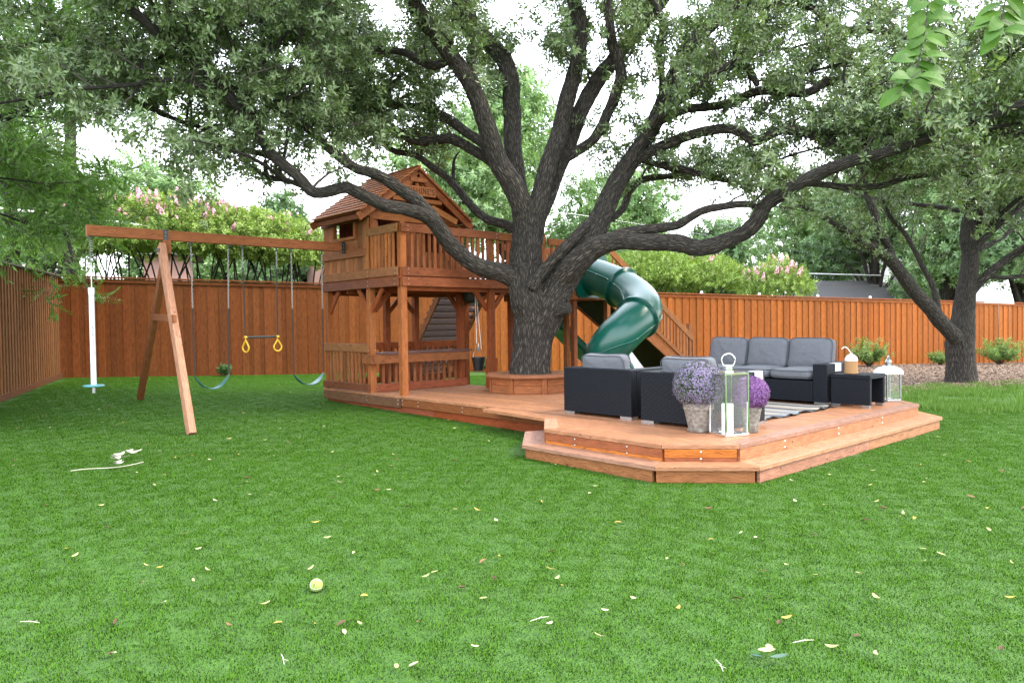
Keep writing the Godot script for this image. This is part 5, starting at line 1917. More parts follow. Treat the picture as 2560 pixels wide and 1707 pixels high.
# feather of small leaflets on a drooping stalk, stalk along +y
func frond(a: Color, b: Color) -> ArrayMesh:
	var mb := Mb.new()
	for i in 13:
		var t := i / 12.0
		var o := Vector3(0.06 * t * t, 0.26 * t, 0.0)
		var side := 1.0 if i % 2 else -1.0
		var out := Vector3(0.25, 0.55, side * (1.0 if i < 12 else 0.1)).normalized()
		var sd := Vector3(1, 0, 0).rotated(Vector3.UP, rng.randf_range(-0.5, 0.5))
		mb.col = a.lerp(b, rng.randf())
		var l := 0.105 * rng.randf_range(0.8, 1.1)
		var nn := out.cross(sd).normalized()
		mb.face([o, o + out * l * 0.4 + sd * 0.015, o + out * l, o + out * l * 0.4 - sd * 0.015], nn)
	return mb.mesh()


func limb_mesh(parent: Node, called: String, data: Array, sides: int, step: float, rough: float, shade := Color(1, 1, 1)) -> Array:
	var sp := spline(data, step)
	var p: PackedVector3Array = sp[0]
	var r: PackedFloat32Array = sp[1]
	# limbs wander a little between the traced points
	for i in range(2, p.size() - 2):
		p[i] += Vector3(noise.get_noise_3d(p[i].x * 14.0, p[i].y * 14.0, p[i].z * 14.0), noise.get_noise_3d(p[i].y * 14.0, p[i].z * 14.0, p[i].x * 14.0), 0.0) * minf(r[i], 0.12) * 0.3
	var mb := Mb.new()
	mb.col = shade
	var rmax := 0.0
	for q in r:
		rmax = maxf(rmax, q)
	var bump := func(o: Vector3, a: float, _al: float, rr: float) -> float:
		var d := Vector3(cos(a), 0, sin(a))
		var ridge := absf(noise.get_noise_3d(cos(a) * rr * 420.0, sin(a) * rr * 420.0, _al * 62.0 + o.x))
		return 1.0 + minf(0.16, 0.016 / maxf(rr, 0.02)) * (0.5 - 2.6 * ridge) + rough * 0.75 * (noise.get_noise_3d(o.x * 22.0 + d.x * 30.0 * rr * 4.0, o.y * 22.0 + d.z * 30.0, o.z * 22.0) * 0.9 + noise.get_noise_3d(o.x * 60.0 + d.x * 90.0, o.y * 60.0, o.z * 60.0 + d.z * 90.0) * 0.5)
	mb.tube(p, r, sides, maxf(1.0, round(TAU * rmax / 0.5)), 0.40, true, bump)
	part(called, mb, M.bark, parent)
	return sp


func rot_to(y: Vector3) -> Basis:
	var x := y.cross(Vector3(0.31, 0.2, 0.93))
	if x.length() < 0.01:
		x = Vector3.RIGHT
	x = x.normalized()
	return Basis(x, y, x.cross(y))


# side branches and twigs along a limb, with sprigs on them
func foliage_on(p: PackedVector3Array, r: PackedFloat32Array, from: float, gap: float, reach: float, wood: Mb, out: Array, per: int, bias: Vector3) -> void:
	var acc := 0.0
	var total := 0.0
	for i in range(1, p.size()):
		total += p[i].distance_to(p[i - 1])
	var run := 0.0
	for i in range(1, p.size()):
		var seg := p[i].distance_to(p[i - 1])
		run += seg
		acc += seg
		var t := run / total
		if t < from or acc < gap:
			continue
		acc = 0.0
		var axis := (p[i] - p[i - 1]).normalized()
		var d := (Vector3(rng.randf_range(-1, 1), rng.randf_range(-0.55, 1.0), rng.randf_range(-1, 1)) + axis * 0.5 + bias).normalized()
		var ln := reach * rng.randf_range(0.5, 1.1)
		grow(p[i], d, ln, minf(r[i] * 0.45, 0.022), wood, out, per)
	grow(p[p.size() - 1], (p[p.size() - 1] - p[p.size() - 2]).normalized(), reach, 0.012, wood, out, per)


func grow(o: Vector3, d: Vector3, ln: float, rad: float, wood: Mb, out: Array, per: int) -> void:
	var pts := PackedVector3Array([o])
	var rr := PackedFloat32Array([rad])
	var q := o
	var dir := d
	var n := 6
	for k in n:
		dir = (dir + Vector3(rng.randf_range(-1, 1), rng.randf_range(-0.8, 0.9), rng.randf_range(-1, 1)) * 0.33).normalized()
		q += dir * ln / n
		pts.append(q)
		rr.append(lerpf(rad, 0.003, (k + 1.0) / n))
	wood.tube(pts, rr, 5, 1, 1, false)
	for k in range(1, n + 1):
		for j in per:
			var e := (dir * 0.5 + Vector3(rng.randf_range(-1, 1), rng.randf_range(-0.7, 0.9), rng.randf_range(-1, 1))).normalized()
			var l2 := rng.randf_range(0.14, 0.42)
			var s := pts[k]
			var m := s + e * l2 * 0.5
			e = (e + Vector3(rng.randf_range(-0.4, 0.4), rng.randf_range(-0.5, 0.2), rng.randf_range(-0.4, 0.4))).normalized()
			var tip := m + e * l2 * 0.5
			wood.tube(PackedVector3Array([s, m, tip]), PackedFloat32Array([0.0045, 0.0035, 0.002]), 3, 1, 1, false)
			for w in [m, tip]:
				var y := (e + Vector3(rng.randf_range(-0.7, 0.7), rng.randf_range(-0.5, 0.7), rng.randf_range(-0.7, 0.7))).normalized()
				out.append(Transform3D(rot_to(y).rotated(y, rng.randf() * TAU).scaled(Vector3.ONE * rng.randf_range(0.8, 1.25)), w))


func crown(parent: Node, xf: Array, kinds: Array, mat: Material, spread: float, called := "leaves") -> void:
	var lists := []
	var cols := []
	for k in kinds:
		lists.append([])
		cols.append([])
	for t in xf:
		var k := rng.randi() % kinds.size()
		lists[k].append(t)
		var c := 1.0 + rng.randf_range(-spread, spread) + 0.35 * spread * noise.get_noise_3dv(t.origin * 30.0) * 2.0
		cols[k].append(Color(c, c * rng.randf_range(0.97, 1.04), c))
	for k in kinds.size():
		if lists[k].size():
			scatter(called, kinds[k], lists[k], cols[k], mat, parent)


func build_oak() -> void:
	var t := thing("live_oak", "big spreading live oak with dark furrowed bark, growing through the planter", "tree", Vector3(8.2, 0.0, -8.55))
	var wood := Mb.new()
	var xf := []
	var paths := []
	# where along each limb the leaves begin; the low limbs are bare for most of their length
	var lows := {1: 0.62, 4: 0.52, 5: 0.42, 13: 0.55, 14: 2.0, 2: 0.42, 3: 0.45, 18: 0.5, 19: 0.5, 20: 0.5, 15: 0.5, 22: 2.0, 23: 0.66, 24: 0.8, 29: 0.4, 33: 2.0}
	for i in limb_data.size():
		var big := i < 2
		var sp := limb_mesh(t, "trunk" if big else "limb", limb_data[i], 84 if big else 30, 0.035 if big else 0.06, 0.16 if big else 0.12)
		paths.append(sp)
		if i == 0 or lows.get(i, 0.0) > 1.0:
			continue
		var p: PackedVector3Array = sp[0]
		var r: PackedFloat32Array = sp[1]
		var from: float = lows.get(i, 0.15 if r[0] < 0.07 else 0.34)
		foliage_on(p, r, from, 0.30, 1.0, wood, xf, 3, Vector3(0, 0.42 if lows.has(i) else 0.22, 0))
	# branches that fill the crown between the traced limbs
	var src := [6, 9, 10, 11, 12, 13, 16, 17, 4, 8, 5, 23, 25, 26, 27, 28, 30, 31, 1, 9, 2, 19]
	for k in 48:
		var f: Array = paths[src[k % src.size()]]
		var fp2: PackedVector3Array = f[0]
		var at := int(rng.randf_range(0.42, 0.97) * (fp2.size() - 1))
		if src[k % src.size()] in [1, 4, 5, 13, 23]:
			at = int(rng.randf_range(0.70, 0.98) * (fp2.size() - 1))
		var q := fp2[at]
		var d := (Vector3(q.x - 8.2, 0.8, q.z + 8.5).normalized() * 0.5 + Vector3(rng.randf_range(-1, 1), rng.randf_range(-0.15, 0.9), rng.randf_range(-1, 1))).normalized()
		var data := [q.x, q.y, q.z, minf((f[1] as PackedFloat32Array)[at] * 0.6, 0.045)]
		var ln := rng.randf_range(1.4, 2.6)
		for j in 4:
			d = (d + Vector3(rng.randf_range(-0.35, 0.35), rng.randf_range(-0.25, 0.3), rng.randf_range(-0.35, 0.35))).normalized()
			q += d * ln / 4.0
			data.append_array([q.x, q.y, q.z, lerpf(0.03, 0.009, (j + 1) / 4.0)])
		var sp := limb_mesh(t, "limb", data, 8, 0.2, 0.1)
		foliage_on(sp[0], sp[1], 0.2, 0.22, 0.85, wood, xf, 3, Vector3(0, 0.2, 0))
	# unseen limbs and leaves added over the viewer to shade the lawn
	var high := []
	for k in 26:
		var a := TAU * k / 26.0 * 5.0
		var d := Vector3(cos(a), 0.0, sin(a))
		if d.dot(Vector3(0.673, 0, -0.739)) > -0.25 or d.x > 0.35:
			continue
		var o := Vector3(8.3 + d.x * 1.2, 7.5 + 0.02 * k, -8.3 + d.z * 1.2)
		var out := rng.randf_range(4.5, 10.5)
		var lift := rng.randf_range(1.6, 3.4)
		var data := []
		for j in 6:
			var u := j / 5.0
			var q := o + d * out * u + Vector3(rng.randf_range(-0.4, 0.4), lift * sin(u * 1.9) + rng.randf_range(-0.15, 0.15), rng.randf_range(-0.4, 0.4)) * (1.0 if j else 0.0)
			data.append_array([q.x, q.y, q.z, lerpf(0.085, 0.02, u)])
		var sp := limb_mesh(t, "limb", data, 8, 0.3, 0.1)
		foliage_on(sp[0], sp[1], 0.25, 0.34, 1.5, wood, high, 2, Vector3(0, 0.25, 0))
	part("twigs", wood, M.twig, t).set_meta("kind", "stuff")
	var wide := []
	for k in 3:
		wide.append(sprig(10, 0.12, 0.055, 0.24, Color(0.055, 0.10, 0.036), Color(0.14, 0.21, 0.085), 0.2))
	crown(t, high, wide, M.leaf, 0.2, "added_shade_leaves")
	print("high sprigs ", high.size())
	var kinds := []
	for k in 5:
		kinds.append(sprig(11, 0.082, 0.033, 0.15, Color(0.105, 0.165, 0.062), Color(0.27, 0.34, 0.17), 0.25))
	crown(t, xf, kinds, M.leaf, 0.25)
	print("oak sprigs ", xf.size(), " twig verts ", wood.v.size())


func build_second_oak() -> void:
	var t := thing("yard_tree", "smaller forked grey tree in the mulch bed by the right fence", "tree", Vector3(18.4, -0.07, -5.4))
	var wood := Mb.new()
	var xf := []
	for i in second_data.size():
		var sp := limb_mesh(t, "trunk" if i == 0 else "limb", second_data[i], 24 if i == 0 else 14, 0.10, 0.10, Color(1.5, 1.5, 1.45))
		foliage_on(sp[0], sp[1], 0.55 if i < 2 else 0.40, 0.30, 1.3, wood, xf, 2, Vector3(0, 0.25, 0))
	# upper branches that spread over the fence
	for k in 22:
		var a := TAU * k / 22.0
		var o := Vector3(18.9, 2.9 + 0.16 * k, -5.2)
		var data := [o.x, o.y, o.z, 0.06]
		var q := o
		var d := Vector3(cos(a * 3.1), 0.45, sin(a * 3.1)).normalized()
		for j in 4:
			d = (d + Vector3(rng.randf_range(-0.3, 0.3), rng.randf_range(-0.15, 0.2), rng.randf_range(-0.3, 0.3))).normalized()
			q += d * 1.0
			data.append_array([q.x, q.y, q.z, 0.05 - j * 0.011])
		var sp := limb_mesh(t, "limb", data, 8, 0.2, 0.1)
		foliage_on(sp[0], sp[1], 0.25, 0.28, 1.3, wood, xf, 2, Vector3(0, 0.1, 0))
	part("twigs", wood, M.twig, t).set_meta("kind", "stuff")
	var kinds := []
	for k in 3:
		kinds.append(sprig(11, 0.085, 0.034, 0.16, Color(0.11, 0.165, 0.07), Color(0.25, 0.32, 0.155), 0.25))
	crown(t, xf, kinds, M.leaf, 0.22)
	print("second sprigs ", xf.size())


func build_left_tree() -> void:
	var t := thing("feathery_tree", "bright green tree with fine feathery leaves hanging over the left fence", "tree", fp(-5.0, 15.0))
	var wood := Mb.new()
	var xf := []
	for i in left_data.size():
		var sp := limb_mesh(t, "trunk" if i == 0 else "limb", left_data[i], 18 if i == 0 else 12, 0.12, 0.12, Color(0.9, 0.9, 0.85))
		foliage_on(sp[0], sp[1], 0.1, 0.21, 1.35, wood, xf, 3, Vector3(0, -0.15, 0))
	for k in 30:
		var h := 3.2 + k * 0.16
		var o := fp(-4.3 + rng.randf_range(-0.6, 0.5), 13.2 + rng.randf_range(-1.8, 3.2))
		o.y = h
		var data := [o.x, o.y, o.z, 0.035]
		var d := Vector3(rng.randf_range(-1, 1), 0.15, rng.randf_range(-1, 1)).normalized()
		var q := o
		for j in 3:
			d = (d + Vector3(rng.randf_range(-0.4, 0.4), rng.randf_range(-0.3, 0.15), rng.randf_range(-0.4, 0.4))).normalized()
			q += d * 0.8
			data.append_array([q.x, q.y, q.z, 0.028 - j * 0.008])
		var sp := limb_mesh(t, "limb", data, 7, 0.2, 0.1)
		foliage_on(sp[0], sp[1], 0.0, 0.27, 1.1, wood, xf, 3, Vector3(0, -0.2, 0))
	part("twigs", wood, M.twig, t).set_meta("kind", "stuff")
	var kinds := []
	for k in 3:
		kinds.append(frond(Color(0.085, 0.185, 0.034), Color(0.185, 0.32, 0.075)))
	crown(t, xf, kinds, M.soft_leaf, 0.25)
	print("left sprigs ", xf.size())


# a tree behind the fence: trunk, forks, crown of leaf clumps in uneven lobes
func far_tree(called: String, label: String, at: Vector3, h: float, rad: float, base: float, n: int, a: Color, b: Color, group := "") -> void:
	var t := thing(called, label, "tree", at, group)
	var tr := Mb.new()
	tr.col = Color(0.9, 0.9, 0.9)
	tr.tube(PackedVector3Array([at, at + Vector3(0.1, base, 0.05), at + Vector3(-0.1, h * 0.8, 0.1)]), PackedFloat32Array([0.028 * h, 0.02 * h, 0.006 * h]), 10, 2, 0.5)
	part("trunk", tr, M.bark, t)
	var lobes := []
	var cen := at + Vector3(0, (h + base) / 2, 0)
	for k in 13:
		var d := Vector3(rng.randf_range(-1, 1), rng.randf_range(-0.9, 1), rng.randf_range(-1, 1))
		d = d.normalized() * pow(rng.randf(), 0.4)
		var o := cen + Vector3(d.x * rad * 0.72, d.y * (h - base) * 0.38, d.z * rad * 0.72)
		lobes.append([o, rad * rng.randf_range(0.28, 0.46)])
		var lm := Mb.new()
		lm.tube(PackedVector3Array([at + Vector3(0, base * 0.85 + 0.2 * k * h / 20.0, 0), (at + o) / 2 + Vector3(0, h * 0.18, 0), o]), PackedFloat32Array([0.010 * h, 0.006 * h, 0.002 * h]), 6, 1, 0.5)
		part("limb", lm, M.bark, t)
	var xf := []
	for i in n:
		var l: Array = lobes[rng.randi() % lobes.size()]
		var d := Vector3(rng.randf_range(-1, 1), rng.randf_range(-0.8, 1), rng.randf_range(-1, 1)).normalized()
		var q: Vector3 = l[0] + d * l[1] * pow(rng.randf(), 0.35) * (1.0 + 0.3 * noise.get_noise_3dv(d * 90.0 + l[0]))
		var y := (d + Vector3(rng.randf_range(-0.8, 0.8), rng.randf_range(-0.3, 0.8), rng.randf_range(-0.8, 0.8))).normalized()
		xf.append(Transform3D(rot_to(y).rotated(y, rng.randf() * TAU).scaled(Vector3.ONE * rng.randf_range(0.8, 1.4)), q))
	var kinds := []
	for k in 2:
		kinds.append(sprig(15, 0.17, 0.085, 0.34, a, b, 0.2))
	crown(t, xf, kinds, M.soft_leaf, 0.22)


# crape myrtle: many bare stems, a flat leafy head, blossom on top
func myrtle(label: String, at: Vector3, h: float, rad: float, bare: float, nstem: int, blooms: int, pink: Color, leafa: Color, leafb: Color, group: String) -> void:
	var t := thing("crape_myrtle", label, "tree", at, group)
	var xf := []
	var tips := []
	for k in nstem:
		var a := TAU * k / nstem + rng.randf_range(-0.4, 0.4)
		var d := Vector3(cos(a), 0, sin(a))
		var p := PackedVector3Array()
		var r := PackedFloat32Array()
		var lean := rad * rng.randf_range(0.35, 0.75)
		for j in 7:
			var u := j / 6.0
			p.append(at + d * (0.10 + lean * u * u) + Vector3(rng.randf_range(-0.06, 0.06), bare * 1.12 * u, rng.randf_range(-0.06, 0.06)))
			r.append(lerpf(0.036, 0.018, u))
		var mb := Mb.new()
		mb.col = Color(0.85, 0.8, 0.75)
		mb.tube(p, r, 7, 1, 0.5, false)
		for e in 3:
			var o: Vector3 = p[6]
			var q := o + Vector3(d.x * 0.3 + rng.randf_range(-0.4, 0.4), rng.randf_range(0.3, 0.8) * (h - bare) * 0.6, d.z * 0.3 + rng.randf_range(-0.4, 0.4))
			mb.tube(PackedVector3Array([o, (o + q) / 2 + Vector3(0.03, 0, 0.03), q]), PackedFloat32Array([0.016, 0.011, 0.005]), 5, 1, 0.5, false)
			tips.append(q)
		part("stem", mb, M.bark, t)
	for i in int(420 * rad * rad):
		var a := rng.randf() * TAU
		var rr := rad * sqrt(rng.randf()) * 1.08
		var dome := sqrt(maxf(0.0, 1.0 - pow(rr / (rad * 1.1), 2.0)))
		var y := bare * 0.93 + (h - bare) * (0.05 + 0.95 * dome * pow(rng.randf(), 0.6))
		var q := at + Vector3(cos(a) * rr, y + 0.25 * noise.get_noise_2d(a * 40.0, rr * 60.0), sin(a) * rr)
		var up := Vector3(rng.randf_range(-1, 1), rng.randf_range(-0.2, 1), rng.randf_range(-1, 1)).normalized()
		xf.append(Transform3D(rot_to(up).scaled(Vector3.ONE * rng.randf_range(0.8, 1.3)), q))
	crown(t, xf, [sprig(14, 0.085, 0.05, 0.24, leafa, leafb, 0.1), sprig(14, 0.085, 0.05, 0.24, leafa, leafb, 0.1)], M.soft_leaf, 0.18)
	if blooms:
		var bm := Mb.new()
		for i in 40:
			var y := rng.randf()
			var d := Vector3(rng.randf_range(-1, 1), rng.randf_range(-0.4, 1), rng.randf_range(-1, 1)).normalized()
			var p := Vector3(0, y * 0.22, 0) + d * 0.075 * (1.0 - y * 0.75)
			bm.col = pink.lerp(Color(0.85, 0.62, 0.68), 0.3 + rng.randf() * 0.65)
			var u := d.cross(Vector3(0.2, 0.9, 0.4)).normalized() * 0.024
			var w := d.cross(u).normalized() * 0.024
			bm.face([p - u, p + w, p + u, p - w], d)
		var bx := []
		for i in blooms:
			var a := rng.randf() * TAU
			var rr := rad * sqrt(rng.randf())
			var dome := sqrt(maxf(0.0, 1.0 - pow(rr / (rad * 1.15), 2.0)))
			var q := at + Vector3(cos(a) * rr, bare * 0.93 + (h - bare) * (0.12 + 0.92 * dome) - rng.randf() * 0.3, sin(a) * rr)
			bx.append(Transform3D(Basis(Vector3(rng.randf_range(-1, 1), 0, rng.randf_range(-1, 1)).normalized(), rng.randf_range(0, 0.7)).scaled(Vector3.ONE * rng.randf_range(0.7, 1.3)), q))
		scatter("blossom", bm.mesh(), bx, [], M.bloom, t)


func shrub(label: String, at: Vector3, rad: float, h: float, a: Color, b: Color, called := "shrub", group := "") -> void:
	var t := thing(called, label, "shrub", at, group)
	var st := Mb.new()
	var xf := []
	for k in int(16 + rad * 60):
		var an := rng.randf() * TAU
		var d := Vector3(cos(an) * rng.randf(), rng.randf_range(0.5, 1.0) * h / rad, sin(an) * rng.randf()).normalized()
		var ln := rng.randf_range(0.6, 1.05) * sqrt(h * rad)
		var tip := at + d * ln
		tip.y = at.y + minf(tip.y - at.y, h)
		st.tube(PackedVector3Array([at, at.lerp(tip, 0.5) + Vector3(0, 0.05, 0), tip]), PackedFloat32Array([0.006, 0.004, 0.002]), 4, 1, 1, false)
		for j in 4:
			var q := at.lerp(tip, 0.4 + 0.2 * j) + Vector3(rng.randf_range(-0.06, 0.06), 0.03, rng.randf_range(-0.06, 0.06))
			var y := (d + Vector3(rng.randf_range(-0.5, 0.5), 0.2, rng.randf_range(-0.5, 0.5))).normalized()
			xf.append(Transform3D(rot_to(y).scaled(Vector3.ONE * rng.randf_range(0.8, 1.2)), q))
	part("stems", st, M.twig, t).set_meta("kind", "stuff")
	crown(t, xf, [sprig(9, 0.09, 0.035, 0.12, a, b, 0.1)], M.soft_leaf, 0.2)


# a hanging shoot close to the viewer, every big leaf a part
func near_spray(label: String, pts: Array, n: int, l: float) -> void:
	var t := thing("leafy_shoot", label, "branch", pts[0], "bright leafy shoots hanging in at the top right")
	var p := PackedVector3Array()
	var r := PackedFloat32Array()
	for q in pts:
		p.append(q)
		r.append(0.0028)
	var mb := Mb.new()
	mb.tube(p, r, 6)
	part("stem", mb, M.twig, t)
	for i in n:
		var u := (i + 0.5) / n * (pts.size() - 1)
		var k := mini(int(u), pts.size() - 2)
		var o: Vector3 = (pts[k] as Vector3).lerp(pts[k + 1], u - k)
		var g := rng.randf()
		var m := leaf_blade(l * rng.randf_range(0.8, 1.15), l * 0.52, 0.18, -0.5, Color(0.060, 0.150, 0.012).lerp(Color(0.105, 0.215, 0.022), g))
		var side := -1.0 if i % 2 else 1.0
		var out := (Vector3(0.739, 0, 0.674) * side * rng.randf_range(0.5, 1.0) + Vector3(0, rng.randf_range(-1.0, -0.05), 0) + Vector3(0.673, 0, -0.739) * rng.randf_range(-0.5, 0.5)).normalized()
		var up := (Vector3(-0.673, 0.55, 0.739) + Vector3(rng.randf_range(-0.4, 0.4), rng.randf_range(-0.3, 0.4), rng.randf_range(-0.4, 0.4))).normalized()
		var z := out.cross(up).normalized()
		var y := z.cross(out)
		var lf := MeshInstance3D.new()
		lf.mesh = m
		lf.material_override = M.soft_leaf
		lf.transform = Transform3D(Basis(out, y, z), o + out * l * 0.55 - where(t))
		hang(lf, "leaf", t)


# skeletons of the three trees by name: x, y, z, radius along each limb
func limb_points() -> void:
	limb_data.append([8.18,0.41,-8.54,0.346, 8.18,0.60,-8.54,0.320, 8.20,0.92,-8.53,0.298, 8.22,1.24,-8.53,0.301, 8.24,1.50,-8.52,0.320, 8.22,1.74,-8.54,0.339, 8.19,1.98,-8.58,0.314, 8.18,2.24,-8.60,0.269, 8.17,2.52,-8.59,0.243, 8.19,2.81,-8.56,0.236, 8.21,3.09,-8.52,0.242, 8.22,3.31,-8.48,0.222]) # trunk
	limb_data.append([8.26,0.92,-8.51,0.192, 8.31,1.31,-8.40,0.249, 8.37,1.65,-8.28,0.267, 8.45,1.97,-8.15,0.247, 8.54,2.23,-8.01,0.233, 8.64,2.49,-7.86,0.213, 8.78,2.74,-7.74,0.194, 8.94,3.03,-7.68,0.170, 9.07,3.32,-7.63,0.158, 9.22,3.61,-7.57,0.149, 9.43,3.91,-7.52,0.141, 9.71,4.27,-7.48,0.136, 10.02,4.69,-7.42,0.138, 10.34,5.30,-7.35,0.140, 10.61,5.83,-7.26,0.134, 10.95,6.25,-7.10,0.122, 11.23,6.59,-6.85,0.108, 11.66,6.90,-6.47,0.088, 12.12,7.21,-5.92,0.060]) # B
	limb_data.append([8.15,2.96,-8.52,0.172, 8.03,3.33,-8.58,0.177, 7.90,3.61,-8.64,0.170, 7.75,3.85,-8.72,0.157, 7.60,4.18,-8.73,0.143, 7.46,4.49,-8.73,0.136, 7.32,4.77,-8.73,0.131, 7.17,5.03,-8.74,0.127, 7.00,5.23,-8.77,0.123, 6.82,5.43,-8.81,0.119, 6.63,5.63,-8.85,0.115, 6.44,5.83,-8.89,0.111, 6.20,6.06,-8.85,0.100, 5.93,6.46,-8.83,0.079, 5.53,6.86,-8.80,0.049]) # L1
	limb_data.append([8.18,2.98,-8.70,0.148, 8.29,3.53,-8.89,0.151, 8.32,4.08,-9.02,0.145, 8.38,4.57,-9.11,0.146, 8.45,5.06,-9.20,0.144, 8.44,5.46,-9.22,0.144, 8.43,5.87,-9.38,0.145, 8.27,6.12,-9.53,0.135, 8.13,6.35,-9.67,0.122, 8.03,6.59,-9.77,0.115, 7.94,6.89,-9.86,0.101, 7.76,7.35,-9.90,0.067]) # L2
	limb_data.append([8.14,2.07,-8.58,0.191, 7.99,2.11,-8.69,0.159, 7.75,2.20,-8.79,0.146, 7.52,2.26,-8.87,0.138, 7.34,2.33,-8.91,0.131, 7.12,2.48,-8.98,0.123, 6.89,2.65,-8.98,0.119, 6.71,2.82,-8.96,0.117, 6.56,2.95,-8.96,0.110, 6.33,3.02,-8.97,0.094, 6.08,3.06,-8.99,0.090, 5.81,3.09,-9.04,0.086, 5.58,3.16,-9.05,0.084, 5.40,3.24,-9.08,0.081, 5.22,3.29,-9.11,0.077, 5.05,3.24,-9.13,0.076, 4.87,3.18,-9.15,0.073, 4.74,3.20,-9.20,0.073, 4.64,3.34,-9.23,0.070, 4.49,3.49,-9.30,0.069, 4.33,3.63,-9.39,0.069, 4.21,3.80,-9.43,0.066, 4.11,3.95,-9.47,0.066, 3.97,4.11,-9.46,0.065, 3.85,4.24,-9.44,0.064, 3.69,4.40,-9.46,0.064, 3.53,4.54,-9.47,0.063, 3.39,4.68,-9.47,0.062, 3.25,4.82,-9.47,0.059, 3.09,4.90,-9.48,0.058, 2.93,4.96,-9.49,0.058, 2.78,5.06,-9.49,0.055, 2.64,5.14,-9.49,0.052, 2.49,5.27,-9.49,0.047, 2.24,5.43,-9.46,0.034]) # L3
	limb_data.append([6.71,2.85,-8.96,0.090, 6.59,3.02,-9.00,0.093, 6.43,3.20,-9.08,0.092, 6.28,3.31,-9.16,0.089, 6.13,3.42,-9.23,0.085, 5.99,3.52,-9.30,0.082, 5.82,3.60,-9.38,0.076, 5.65,3.65,-9.48,0.070, 5.48,3.76,-9.56,0.067, 5.35,3.91,-9.69,0.064, 5.20,4.10,-9.83,0.061, 5.07,4.26,-9.96,0.058, 4.91,4.36,-10.10,0.052, 4.76,4.49,-10.24,0.046, 4.64,4.66,-10.36,0.041, 4.56,4.92,-10.44,0.032]) # L3b
	limb_data.append([4.12,3.94,-9.46,0.042, 4.11,4.27,-9.54,0.040, 4.13,4.60,-9.60,0.037, 4.24,4.85,-9.58,0.037, 4.39,5.06,-9.52,0.032, 4.49,5.24,-9.43,0.027, 4.60,5.35,-9.34,0.021]) # L3c
	limb_data.append([4.24,4.93,-9.58,0.024, 4.31,5.22,-9.59,0.024, 4.29,5.49,-9.62,0.021, 4.31,5.75,-9.61,0.019]) # L3d
	limb_data.append([3.61,4.31,-9.46,0.035, 3.46,4.40,-9.53,0.033, 3.26,4.45,-9.58,0.030, 3.04,4.43,-9.64,0.027, 2.88,4.45,-9.79,0.025, 2.72,4.21,-9.79,0.015]) # L3e
	limb_data.append([4.43,3.61,-9.43,0.040, 4.30,3.72,-9.69,0.038, 4.12,3.82,-9.99,0.036, 3.94,3.99,-10.29,0.033, 3.76,4.14,-10.46,0.030, 3.52,4.25,-10.69,0.028, 3.31,4.46,-11.02,0.025, 2.99,4.62,-11.32,0.019, 2.58,4.63,-11.70,0.014]) # L3f
	limb_data.append([4.72,3.24,-9.22,0.038, 4.59,3.37,-9.54,0.036, 4.44,3.46,-9.83,0.033, 4.42,3.68,-9.85,0.028]) # L3g
	limb_data.append([7.99,3.76,-8.90,0.084, 8.00,4.01,-9.17,0.088, 7.92,4.18,-9.38,0.086, 7.89,4.35,-9.69,0.084, 7.81,4.48,-9.90,0.085, 7.74,4.54,-10.10,0.082, 7.60,4.53,-10.37,0.079, 7.45,4.57,-10.64,0.076, 7.36,4.71,-10.86,0.073, 7.29,4.84,-11.06,0.070, 7.20,4.93,-11.28,0.064, 7.06,4.96,-11.41,0.057, 7.01,5.16,-11.60,0.050, 6.91,5.30,-11.69,0.043, 6.73,5.37,-11.86,0.029]) # M1
	limb_data.append([7.88,3.99,-8.88,0.077, 7.89,4.23,-9.14,0.081, 7.90,4.42,-9.41,0.082, 7.87,4.60,-9.72,0.080, 7.81,4.83,-10.04,0.082, 7.74,5.05,-10.39,0.080, 7.63,5.17,-10.63,0.077, 7.51,5.21,-10.88,0.074, 7.36,5.29,-11.15,0.071, 7.20,5.41,-11.30,0.071, 7.10,5.60,-11.53,0.068, 6.97,5.72,-11.65,0.064, 6.87,5.83,-11.88,0.061, 6.68,5.86,-12.05,0.058, 6.50,5.82,-12.22,0.050, 6.31,5.75,-12.39,0.040, 6.15,5.70,-12.54,0.025]) # M2
	limb_data.append([8.32,2.73,-8.70,0.084, 8.36,2.86,-8.94,0.079, 8.31,2.99,-9.13,0.076, 8.22,3.08,-9.35,0.074, 8.13,3.18,-9.56,0.071, 8.07,3.34,-9.76,0.068, 8.00,3.58,-9.96,0.065, 7.93,3.83,-10.18,0.062, 7.87,4.00,-10.37,0.059, 7.81,4.14,-10.57,0.060, 7.68,4.28,-10.69,0.056, 7.62,4.39,-10.89,0.053, 7.52,4.45,-11.11,0.050, 7.39,4.51,-11.23,0.046, 7.26,4.69,-11.35,0.043, 7.19,4.92,-11.56,0.036, 7.06,5.08,-11.68,0.029]) # M3
	limb_data.append([7.95,3.80,-10.16,0.031, 7.95,4.05,-10.17,0.031, 7.97,4.26,-10.15,0.021, 8.04,4.38,-10.10,0.007]) # M3b
	limb_data.append([7.25,5.07,-8.94,0.055, 7.38,5.49,-8.97,0.056, 7.37,5.86,-8.99,0.056, 7.27,6.17,-9.09,0.053, 7.26,6.45,-9.11,0.047, 7.25,6.86,-9.14,0.031]) # M4
	limb_data.append([7.66,5.07,-10.32,0.058, 7.61,5.61,-10.66,0.056, 7.58,5.90,-10.84,0.053, 7.42,6.04,-10.98,0.049, 7.22,6.15,-11.17,0.049, 7.01,6.15,-11.36,0.042, 6.76,6.37,-11.60,0.035, 6.47,6.51,-11.86,0.028]) # M5
	limb_data.append([6.92,5.35,-8.85,0.060, 6.83,5.33,-9.19,0.061, 6.71,5.46,-9.44,0.059, 6.62,5.62,-9.67,0.053, 6.44,5.70,-9.97,0.047, 6.22,5.83,-10.31,0.038, 6.05,6.20,-10.62,0.029, 5.82,6.49,-10.83,0.022]) # M6
